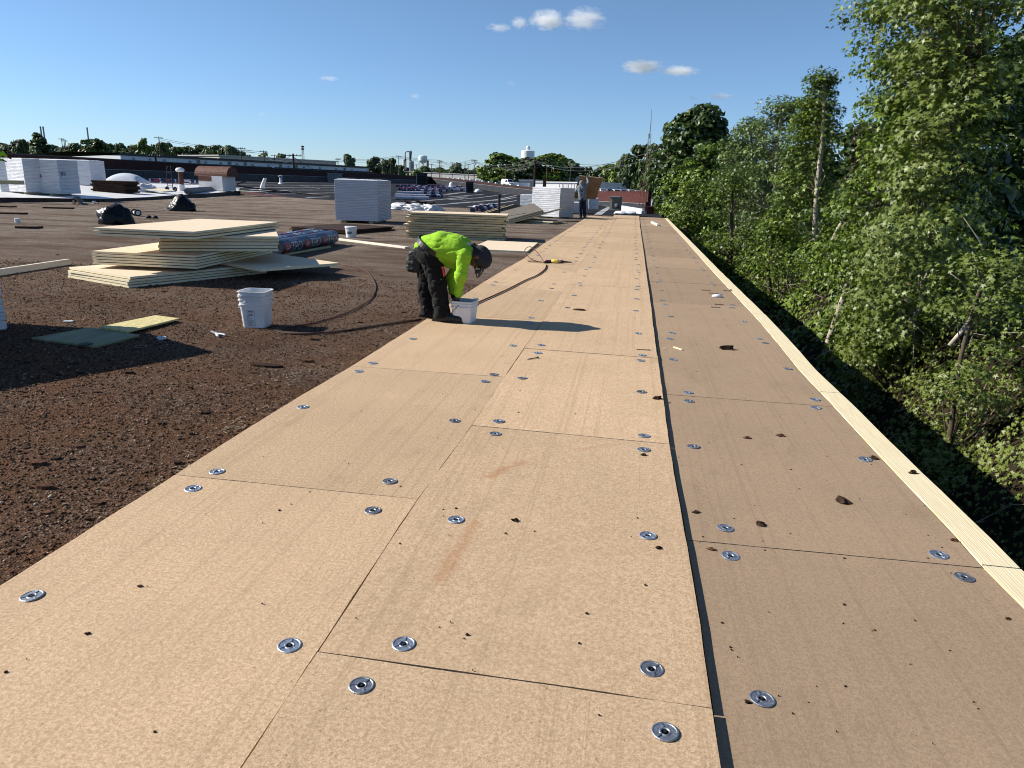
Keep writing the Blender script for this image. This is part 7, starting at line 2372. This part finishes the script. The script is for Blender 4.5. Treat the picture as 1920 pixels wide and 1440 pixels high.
for x0, y0, x1, y1, x2, y2 in ((1090, 560, 1085, 620, 1118, 735), (1150, 545, 1155, 620, 1125, 665)):
    MB().tube(smooth_path([Vector(J(x0, y0, CY-.06)), Vector(J(x1, y1, CY-.06)), Vector(J(x2, y2, CY-.06))], 6), .006, 6).build('glasses_cord', m_black, W1, world=True)
MB().box(tuple(J(1130, 640, CY-.06)), (.05, .10, .035), None).build('safety_glasses', m_black, W1, world=True)
sdf_mesh('chin', [(J(1080, 545, CY), J(1105, 548, CY), .022, .018)], .006, m_chip, W1, k=.01) if False else None
# belt and strap slung over the back, pouches behind, tool in the pocket
def ring_band(name, c, axis, ra, rb, width, mat, parent, n=36, tilt=0.0):
    c, axis = np.array(c, float), nz(np.array(axis, float))
    u = vv(0, 1, 0); u = nz(u-axis*(u@axis)); w_ = np.cross(axis, u)
    m = MB(); vs = []
    for k in range(n):
        a = 2*math.pi*k/n
        p = c+u*ra*math.cos(a)+w_*rb*math.sin(a)
        nn = nz(u*math.cos(a)/ra+w_*math.sin(a)/rb)
        for s, t_ in ((-1, 0), (-1, 1), (1, 1), (1, 0)):
            vs.append(tuple(p+axis*s*width/2+nn*.007*t_))
    m.add(vs, [(4*k+i, 4*((k+1) % n)+i, 4*((k+1) % n)+(i+1) % 4, 4*k+(i+1) % 4) for k in range(n) for i in range(4)])
    return m.build(name, mat, parent, world=True)
ax = nz(J(640, 330, CY)-J(440, 230, CY)); 
wc = J(520, 318, CY)
ring_band('tool_belt', wc, nz(mid-pel+vv(.0, 0, .18)), .226, .184, .05, m_leather, W1)
pz = [(J(250, 430, CY-.02), J(260, 590, CY-.02), .07, .075), (J(215, 480, CY-.06), J(230, 560, CY-.06), .055, .06), (J(300, 400, CY), J(310, 600, CY), .05, .06)]
pz = []
for dy in (-.07, .05):
    a_, b_ = J(225, 400, CY+dy), J(322, 400, CY+dy)
    c_, d_ = J(205, 600, CY+dy), J(325, 610, CY+dy)
    pz += [(a_, c_, .028, .032), (b_, d_, .028, .032), (a_, b_, .028, .028), (c_, d_, .032, .032), ((a_+b_)/2, (c_+d_)/2, .04, .045)]
pz.append((J(190, 490, CY-.06), J(195, 570, CY-.06), .03, .034))
sdf_mesh('tool_pouch', pz, .009, m_leather, W1, k=.02, wrinkle=.008, wfreq=18, seed=7)
MB().tube([Vector(J(320, 250, CY-.05)), Vector(J(270, 380, CY-.05))], .018, 6).build('pouch_strap', m_black, W1, world=True)
MB().tube([Vector(J(645, 575, NY-.12)), Vector(J(675, 700, NY-.11))], .014, 8).build('tool_handle', m_red_print, W1, world=True)
sdf_mesh('shirt_tail', [(J(400, 255, CY-.04), J(500, 262, CY-.1), .055, .05), (J(540, 275, CY-.13), J(620, 360, CY-.13), .035, .03)], .01, m_hivis, W1, k=.03, wrinkle=.008, wfreq=20)
MB().box(tuple(J(1000, 268, CY-.05)), (.05, .07, .012), Matrix.Rotation(.5, 3, 'Y')).build('collar_tag', m_white_print, W1, world=True)

# ---- the worker with the board
Y2 = 35.25
def K2(x, y, Y=Y2): return vv(*at(1040+x/13.09, 310+y/13.09, Y))
W2 = thing('person', 'worker in grey hooded jacket and jeans holding up a brown board', 'person', (float(K2(685, 1270)[0]), Y2, GR))
aL, aR = K2(640, 1240), K2(735, 1235)
aL[2] = aR[2] = GR+.09
kL, kR, hL, hR = K2(628, 1060), K2(728, 1050), K2(648, 860), K2(722, 855)
pl, ch = K2(684, 830), K2(675, 560)
sL, sR = K2(585, 545), K2(760, 520)
eL_, wL = K2(520, 640, Y2+.10), K2(475, 625, Y2+.28)
eR_, wR = K2(825, 420, Y2+.12), K2(797, 300, Y2+.26)
h2 = K2(662, 440)
hp2, hu2, hf2, hs2 = head_prims(h2, (0, 0, 1), (.15, 1, -.1))
b2 = hp2+[(ch, h2, .075, .06), (pl, ch, .12, .13), (ch, sL, .09, .05), (ch, sR, .09, .05), (sL, eL_, .045, .04), (eL_, wL, .037, .028), (sR, eR_, .045, .04), (eR_, wR, .037, .028), (hL, kL, .075, .055), (kL, aL, .05, .038), (hR, kR, .075, .055), (kR, aR, .05, .038), (pl, hL, .1, .08), (pl, hR, .1, .08)]
sdf_mesh('body', b2, .014, m_skin, W2, k=.022)
sdf_mesh('hooded_jacket', [(pl+vv(-.05, 0, .0), ch+vv(-.09, 0, 0), .135, .135), (pl+vv(.05, 0, .0), ch+vv(.09, 0, 0), .135, .135), (ch, sL, .13, .08), (ch, sR, .13, .08), (sL, eL_, .078, .065), (eL_, wL*.9+eL_*.1, .064, .05), (sR, eR_, .078, .065), (eR_, wR*.9+eR_*.1, .064, .05)], .014, m_hoodie, W2, k=.035, wrinkle=.012, wfreq=9, seed=2)
sdf_mesh('hood', [(h2+vv(0, -.015, .02), h2+vv(0, .0, -.02), .118, .112), (h2+vv(0, -.03, -.06), ch+vv(0, -.03, .12), .09, .10)], .012, m_hoodie, W2, k=.04, wrinkle=.006, wfreq=14)
sdf_mesh('jeans', [(pl, hL, .14, .115), (pl, hR, .14, .115), (hL, kL, .112, .085), (kL, aL, .085, .078), (hR, kR, .112, .085), (kR, aR, .085, .078)], .014, m_denim, W2, k=.025, wrinkle=.010, wfreq=10, seed=5)
for a in (aL, aR):
    f = vv(a[0], a[1], GR)
    sdf_mesh('boot', [(f+vv(0, -.04, .05), f+vv(0, .17, .04), .055, .045), (f+vv(0, -.02, .05), a+vv(0, 0, .04), .058, .06)], .012, m_leather, W2, k=.03, floor=GR+.004)
sdf_mesh('hand', hand_prims(wL, (-.3, .6, .2), (.3, 0, 1), (-1, -.2, 0), .5, 1.05), .007, m_glove, W2, k=.008)
sdf_mesh('hand', hand_prims(wR, (-.2, .6, .75), (-1, 0, 0), (0, -.9, .5), .5, 1.05), .007, m_glove, W2, k=.008)
cn = [K2(610, 252, Y2+.34), K2(1190, 312, Y2+.36), K2(1012, 832, Y2+.52), K2(442, 800, Y2+.50)]
cen = sum(cn)/4
m = MB()
nrm = nz(np.cross(cn[1]-cn[0], cn[3]-cn[0]))
if nrm[1] > 0: nrm = -nrm
fr = [tuple(c-cen) for c in cn]; bk = [tuple(c-cen-nrm*.05) for c in cn]
m.v = fr+bk; m.f = [(3, 2, 1, 0), (4, 5, 6, 7), (0, 1, 5, 4), (1, 2, 6, 5), (2, 3, 7, 6), (3, 0, 4, 7)]; m.m = [0, 0, 1, 1, 1, 1]
o = m.build('cover_board', [simple('brown_board_back', (.30, .17, .085), .9, .15, var=.12, scale=4), m_foam]); o.location = tuple(cen)
bm = bmesh.new(); bm.from_mesh(o.data); bmesh.ops.recalc_face_normals(bm, faces=bm.faces); bm.to_mesh(o.data); bm.free()
prop(o, 'brown board held up on edge by the worker in the grey jacket', 'board')

# ---- the worker cut by the left frame edge
Y3 = 27.6
def K3(px, py, Y=Y3): return vv(*at(px, py, Y))
W3 = thing('person', 'worker with lime sleeve and black glove leaning over the bundle at the frame edge', 'person', (float(K3(-45, 375)[0]), Y3, .12))
fL, fR = K3(-52, 378), K3(-34, 379)
fL[2] = fR[2] = .2
h3L, h3R = K3(-48, 330), K3(-38, 330)
k3L, k3R = (fL+h3L)/2+vv(.05, -.05, 0), (fR+h3R)/2+vv(.05, -.05, 0)
p3, c3 = K3(-43, 326), K3(-20, 302)
s3, s3b = K3(-8, 294, Y3-.1), K3(-12, 297, Y3+.2)
e3, w3 = K3(6, 287.5, Y3+.1), K3(13, 294.5, Y3+.3)
e3b, w3b = K3(-4, 300, Y3+.4), K3(4, 300, Y3+.5)
h3 = K3(-9, 284)
hp3, *_ = head_prims(h3, (.4, 0, .9), (.8, .5, -.3))
sdf_mesh('body', hp3+[(c3, h3, .07, .06), (p3, c3, .12, .12), (c3, s3, .08, .05), (c3, s3b, .08, .05), (s3, e3, .045, .04), (e3, w3, .036, .028), (s3b, e3b, .045, .04), (e3b, w3b, .036, .028), (h3L, k3L, .07, .055), (k3L, fL, .05, .04), (h3R, k3R, .07, .055), (k3R, fR, .05, .04), (p3, h3L, .1, .08), (p3, h3R, .1, .08)], .014, m_skin, W3, k=.022)
sdf_mesh('shirt', [(p3, c3, .15, .16), (c3, s3, .14, .08), (c3, s3b, .14, .08), (s3, e3, .078, .066), (e3, w3*.8+e3*.2, .064, .052), (s3b, e3b, .075, .062), (e3b, w3b, .06, .05)], .014, m_hivis, W3, k=.035, wrinkle=.01, wfreq=10)
sdf_mesh('trousers', [(p3, h3L, .14, .115), (p3, h3R, .14, .115), (h3L, k3L, .112, .088), (k3L, fL, .088, .08), (h3R, k3R, .112, .088), (k3R, fR, .088, .08)], .014, m_trouser, W3, k=.025, wrinkle=.01, wfreq=10)
for f in (fL, fR): sdf_mesh('boot', [(f+vv(-.03, 0, -.07), f+vv(.18, .0, -.075), .06, .05), (f+vv(0, 0, -.06), f, .06, .062)], .012, m_leather, W3, k=.03)
sdf_mesh('hand', hand_prims(w3, (.8, .2, -.25), (0, 1, 0), (.2, 0, 1), .35, 1.15), .007, m_glove, W3, k=.008)
sdf_mesh('hand', hand_prims(w3b, (.8, .2, -.25), (0, -1, 0), (.2, 0, 1), .35, 1.15), .007, m_glove, W3, k=.008)
sdf_mesh('cap', [(h3+vv(.02, 0, .04), h3+vv(0, 0, .05), .105, .104)], .012, m_cap, W3, k=.02)
# ================================================================== SMALL THINGS ON THE BOARDS, CLOUDS
def clod(px, py, w, label, mat, z=0.0):
    c = gz(px, py, z)
    bm = bmesh.new(); bmesh.ops.create_icosphere(bm, subdivisions=2, radius=1)
    sd = rng.uniform(0, 99)
    for v in bm.verts:
        k = 1+.85*mnoise.noise(v.co*1.4+Vector((sd, 0, 0)))+.3*mnoise.noise(v.co*3.5+Vector((0, sd, 0)))
        v.co = Vector((v.co.x*k*w/2, v.co.y*k*w*.36, max(-.1, v.co.z*k)*w*.26))
    me = bpy.data.meshes.new('dirt_clod'); bm.to_mesh(me); bm.free(); me.materials.append(mat)
    o = link('dirt_clod', me, None, (c.x, c.y, z+.001)); o.rotation_euler = (0, 0, rng.uniform(-.6, .6))
    return prop(o, label, 'dirt clod')
for px, py, w, label, mt, z in (
    (1365, 655, .15, 'long flat dark dirt clod on the outer boards, beyond the timber chips', m_dirt_clod, ZR), (1233, 747.5, .07, 'thick dark dirt clod at the gap between middle and outer boards', m_dirt_clod, 0), (1579, 941, .075, 'large ragged brown clod on the outer boards near the timber edge', m_dirt_clod, ZR),
    (1427, 984, .05, 'brown clod on the outer boards just beyond the near cross joint', m_dirt_clod, ZR), (1333, 1030, .038, 'round dark clod on the outer boards beside the near joint, by the gap', m_rust_clod, ZR), (1401, 822, .045, 'reddish clod in the middle of the outer boards', m_rust_clod, ZR), (1464, 818, .055, 'two lobed clod on the outer boards right of the reddish one', m_rust_clod, ZR),
    (1638, 860, .055, 'dark clod touching a fastener plate near the timber edge', m_dirt_clod, ZR), (1304, 961, .032, 'small dark clod on the outer boards close to the gap', m_dirt_clod, ZR), (1789, 1014, .035, 'rust red clod against the timber edge', m_rust_clod, ZR), (965.6, 976, .034, 'dark clod in the middle of the rust marked board', m_dirt_clod, 0), (1235, 1027, .03, 'small clod right below a plate on the middle boards', m_dirt_clod, 0),
    (1712, 887, .05, 'dark clod lying on top of the timber edge', m_dirt_clod, -.021), (1207, 853, .036, 'clod just below a plate by the middle cross joint', m_dirt_clod, 0), (164.6, 1188, .018, 'little dark clod on the near inner board', m_rust_clod, 0), (262.5, 1099, .018, 'little reddish clod on the near inner board, further up', m_rust_clod, 0), (1402, 1317, .022, 'torn dark scrap beside the nearest outer plate', m_dirt_clod, ZR), (1890, 1161, .02, 'small clod at the right frame edge by the timber', m_rust_clod, ZR)):
    clod(px, py, w, label, mt, z)
def specks():
    m = MB()
    ex = [(1306, 697), (1337, 676), (1310, 686), (1360, 778), (1420, 844), (1390, 872), (1483, 881), (1499, 917), (1612, 936), (1318, 1007), (1312, 1018), (1430, 1015), (1434, 1032), (1740, 1004), (1754, 1009), (1766, 1027), (1496, 700), (1465, 682), (1502, 730), (1733, 949), (1583, 1047), (1740, 1047), (855, 953), (831, 955), (750, 1019), (948, 1000), (1002, 996), (972, 773), (975, 732), (1079, 776), (1183, 1006), (751, 912), (941, 668), (1206, 853), (581, 922), (524, 957), (290, 1372), (11, 1260), (1195, 971), (1086, 1206), (1210, 1097), (1354, 1168), (1583, 1134), (1640, 1182), (1781, 1220), (1516, 1317), (1834, 1329), (876, 1190), (870, 1197), (824, 1176), (1100, 1150)]
    for px, py in ex:
        z = ZR if px > 1206+(py-420)*.148+8 else 0.0
        c = gz(px, py, z); r = rng.uniform(.003, .007)
        m.lathe([(r, 0), (r*.8, r*.5), (r*.2, r*.7)], 6, c=(c.x, c.y, z))
    for _ in range(260):
        y = .6+13*rng.random()**1.3; 
        if rng.random() < .6: x = eMR(y)+.03+rng.random()*(eR(y)-eMR(y)-.05); z = ZR
        else: x = eL(y)+.02+rng.random()*(eMR(y)-eL(y)-.05); z = 0.0
        r = rng.uniform(.0008, .0026)
        a = rng.uniform(0, 6.28)
        m.box((x, y, z+.0025), (r*2.4, r*1.3, .004), a)
    prop(m.build('dirt_specks', m_dirt_clod), 'tiny dark specks of dirt scattered over the laid boards', 'dirt', kind='stuff')
specks()
def stick(px0, py0, px1, py1, w, z, name, label, mat, cat):
    a, b = gz(px0, py0, z), gz(px1, py1, z)
    d = b-a
    o = MB().box((0, 0, w*.4), (w, d.length, w*.8)).build(name, mat); o.location = (a+b)/2; o.rotation_euler = (0, 0, math.atan2(d.y, d.x)-math.pi/2)
    return prop(o, label, cat)
def screw(px0, py0, px1, py1, z, label):
    a, b = gz(px0, py0, z), gz(px1, py1, z); d = b-a
    t = thing('screw', label, 'screw', a, math.atan2(d.y, d.x))
    L = d.length
    MB().tube([(0, 0, .006), (L*.92, 0, .004), (L, 0, .004)], [.0042, .0038, .0006], 7).build('shank', m_rubber, t)
    MB().tube([(-.006, 0, .008), (0, 0, .006)], [.010, .0045], 10).build('head', m_rubber, t)
screw(1008, 671.5, 988, 674.5, 0, 'dark roofing screw lying on the middle board beside a plate')
screw(1217, 657.5, 1193, 656, 0, 'dark roofing screw lying near the gap, level with the timber chips')
for x0, y0, x1, y1, l in ((1317, 544.5, 1333, 545, 'dark stick on the outer boards, farthest of the group by the timber'), (1331, 550, 1349, 551, 'dark stick on the outer boards, second of the group by the timber'), (1341, 571, 1358, 572, 'dark stick in the middle of the group by the timber'), (1335, 576.5, 1351, 576.8, 'dark stick nearest the camera of the group by the timber'), (1358, 545.5, 1372, 546.5, 'dark stick touching the timber edge')):
    screw(x0, y0, x1, y1, ZR, l)
stick(1263, 652, 1279, 657, .016, ZR, 'wood_chip', 'pale split timber chip on the outer board near the cross joint', m_chip, 'wood chip')
stick(1242.5, 656, 1247, 656.4, .016, ZR, 'wood_chip', 'tiny pale timber chip between the gap and the longer chip', m_chip, 'wood chip')
stick(1222, 418, 1234, 424, .09, ZR, 'timber_offcut', 'short white timber offcut lying on the far outer boards', m_pine_white, 'offcut')
lump('paper_scrap', 'small crumpled white scrap among the dark sticks by the timber', 'scrap', gz(1344, 557, ZR), (.12, .08, .035), m_white_film, 4.4, 0, .4, sub=2)
clod(1370, 544.5, .05, 'black lump on the timber edge by the dark sticks', m_rubber, -.021)
lump('dark_chip', 'dark chip on the middle boards far beyond the worker\'s shadow', 'chip', gz(1087, 582, 0), (.14, .05, .02), m_dirt_clod, 6.4, 0, .3, sub=2)

# ---- clouds: small puffs of real vapour, far off
def cloud_mat():
    M = bpy.data.materials.new('cloud_vapour'); M.use_nodes = True
    nt = M.node_tree; nt.nodes.clear()
    out = nt.nodes.new('ShaderNodeOutputMaterial')
    pv = nt.nodes.new('ShaderNodeVolumePrincipled')
    pv.inputs['Color'].default_value = (1, 1, 1, 1); pv.inputs['Anisotropy'].default_value = .2
    tc = nt.nodes.new('ShaderNodeTexCoord')
    oi = nt.nodes.new('ShaderNodeObjectInfo')
    ad = nt.nodes.new('ShaderNodeVectorMath'); ad.operation = 'MULTIPLY_ADD'
    cb = nt.nodes.new('ShaderNodeCombineXYZ')
    for k in range(3): nt.links.new(oi.outputs['Random'], cb.inputs[k])
    nt.links.new(cb.outputs[0], ad.inputs[0]); ad.inputs[1].default_value = (31, 17, 23); nt.links.new(tc.outputs['Object'], ad.inputs[2])
    ns = nt.nodes.new('ShaderNodeTexNoise'); ns.inputs['Scale'].default_value = 2.5; ns.inputs['Detail'].default_value = 7; ns.inputs['Roughness'].default_value = .62
    nt.links.new(ad.outputs[0], ns.inputs['Vector'])
    ln = nt.nodes.new('ShaderNodeVectorMath'); ln.operation = 'LENGTH'; nt.links.new(tc.outputs['Object'], ln.inputs[0])
    sb = nt.nodes.new('ShaderNodeMath'); sb.operation = 'MULTIPLY_ADD'; nt.links.new(ln.outputs['Value'], sb.inputs[0]); sb.inputs[1].default_value = -.55; nt.links.new(ns.outputs['Fac'], sb.inputs[2])
    mr = nt.nodes.new('ShaderNodeMapRange'); nt.links.new(sb.outputs[0], mr.inputs[0]); mr.inputs[1].default_value = .04; mr.inputs[2].default_value = .34; mr.inputs[3].default_value = 0; mr.inputs[4].default_value = 1
    ds = nt.nodes.new('ShaderNodeMath'); ds.operation = 'MULTIPLY'; nt.links.new(mr.outputs[0], ds.inputs[0])
    oc = nt.nodes.new('ShaderNodeSeparateColor'); nt.links.new(oi.outputs['Color'], oc.inputs[0])
    nt.links.new(oc.outputs[0], ds.inputs[1])
    nt.links.new(ds.outputs[0], pv.inputs['Density'])
    nt.links.new(pv.outputs[0], out.inputs['Volume'])
    return M
m_cloud = cloud_mat()
bm = bmesh.new(); bmesh.ops.create_icosphere(bm, subdivisions=3, radius=1)
cme = bpy.data.meshes.new('cloud'); bm.to_mesh(cme); bm.free(); cme.materials.append(m_cloud)
DC = 2600.0
for px, py, w, h, dens, label in ((936, 52, 50, 16, .035, 'thin wispy cloud at the left end of the upper row of puffs'), (974, 43, 36, 24, .06, 'small round cloud second in the upper row of puffs'), (1027, 38, 70, 38, .07, 'largest puffy cloud in the middle of the upper row'), (1096, 36, 86, 40, .04, 'ragged cloud at the right end of the upper row'), (1204, 125, 82, 28, .075, 'bright flat cloud low over the radio mast'), (1273, 133, 74, 20, .06, 'flat cloud tailing to the right of the bright one'), (1349, 181, 48, 14, .05, 'small flat cloud just above the dark oak'), (1300, 184, 26, 12, .03, 'faint tiny cloud left of the one above the oak'), (617, 147, 44, 9, .03, 'faint thin cloud streak over the middle of the roof'), (778, 180, 22, 11, .035, 'tiny faint puff right of the thin streak'), (490, 214, 20, 8, .015, 'barely visible wisp low in the left sky'), (958, 156, 24, 10, .012, 'barely visible wisp below the upper row')):
    d = ray(px, py); d = d/np.linalg.norm(d)*DC
    o = bpy.data.objects.new('cloud', cme); COL.objects.link(o)
    o.location = (d[0], d[1], d[2]+CAM_H)
    s = DC/1331/2
    o.scale = (w*s, w*s*.7, h*s)
    o.rotation_euler = (0, 0, math.atan2(-d[0], d[1]))
    o.color = (dens*.5, 0, 0, 1)
    prop(o, label, 'cloud')
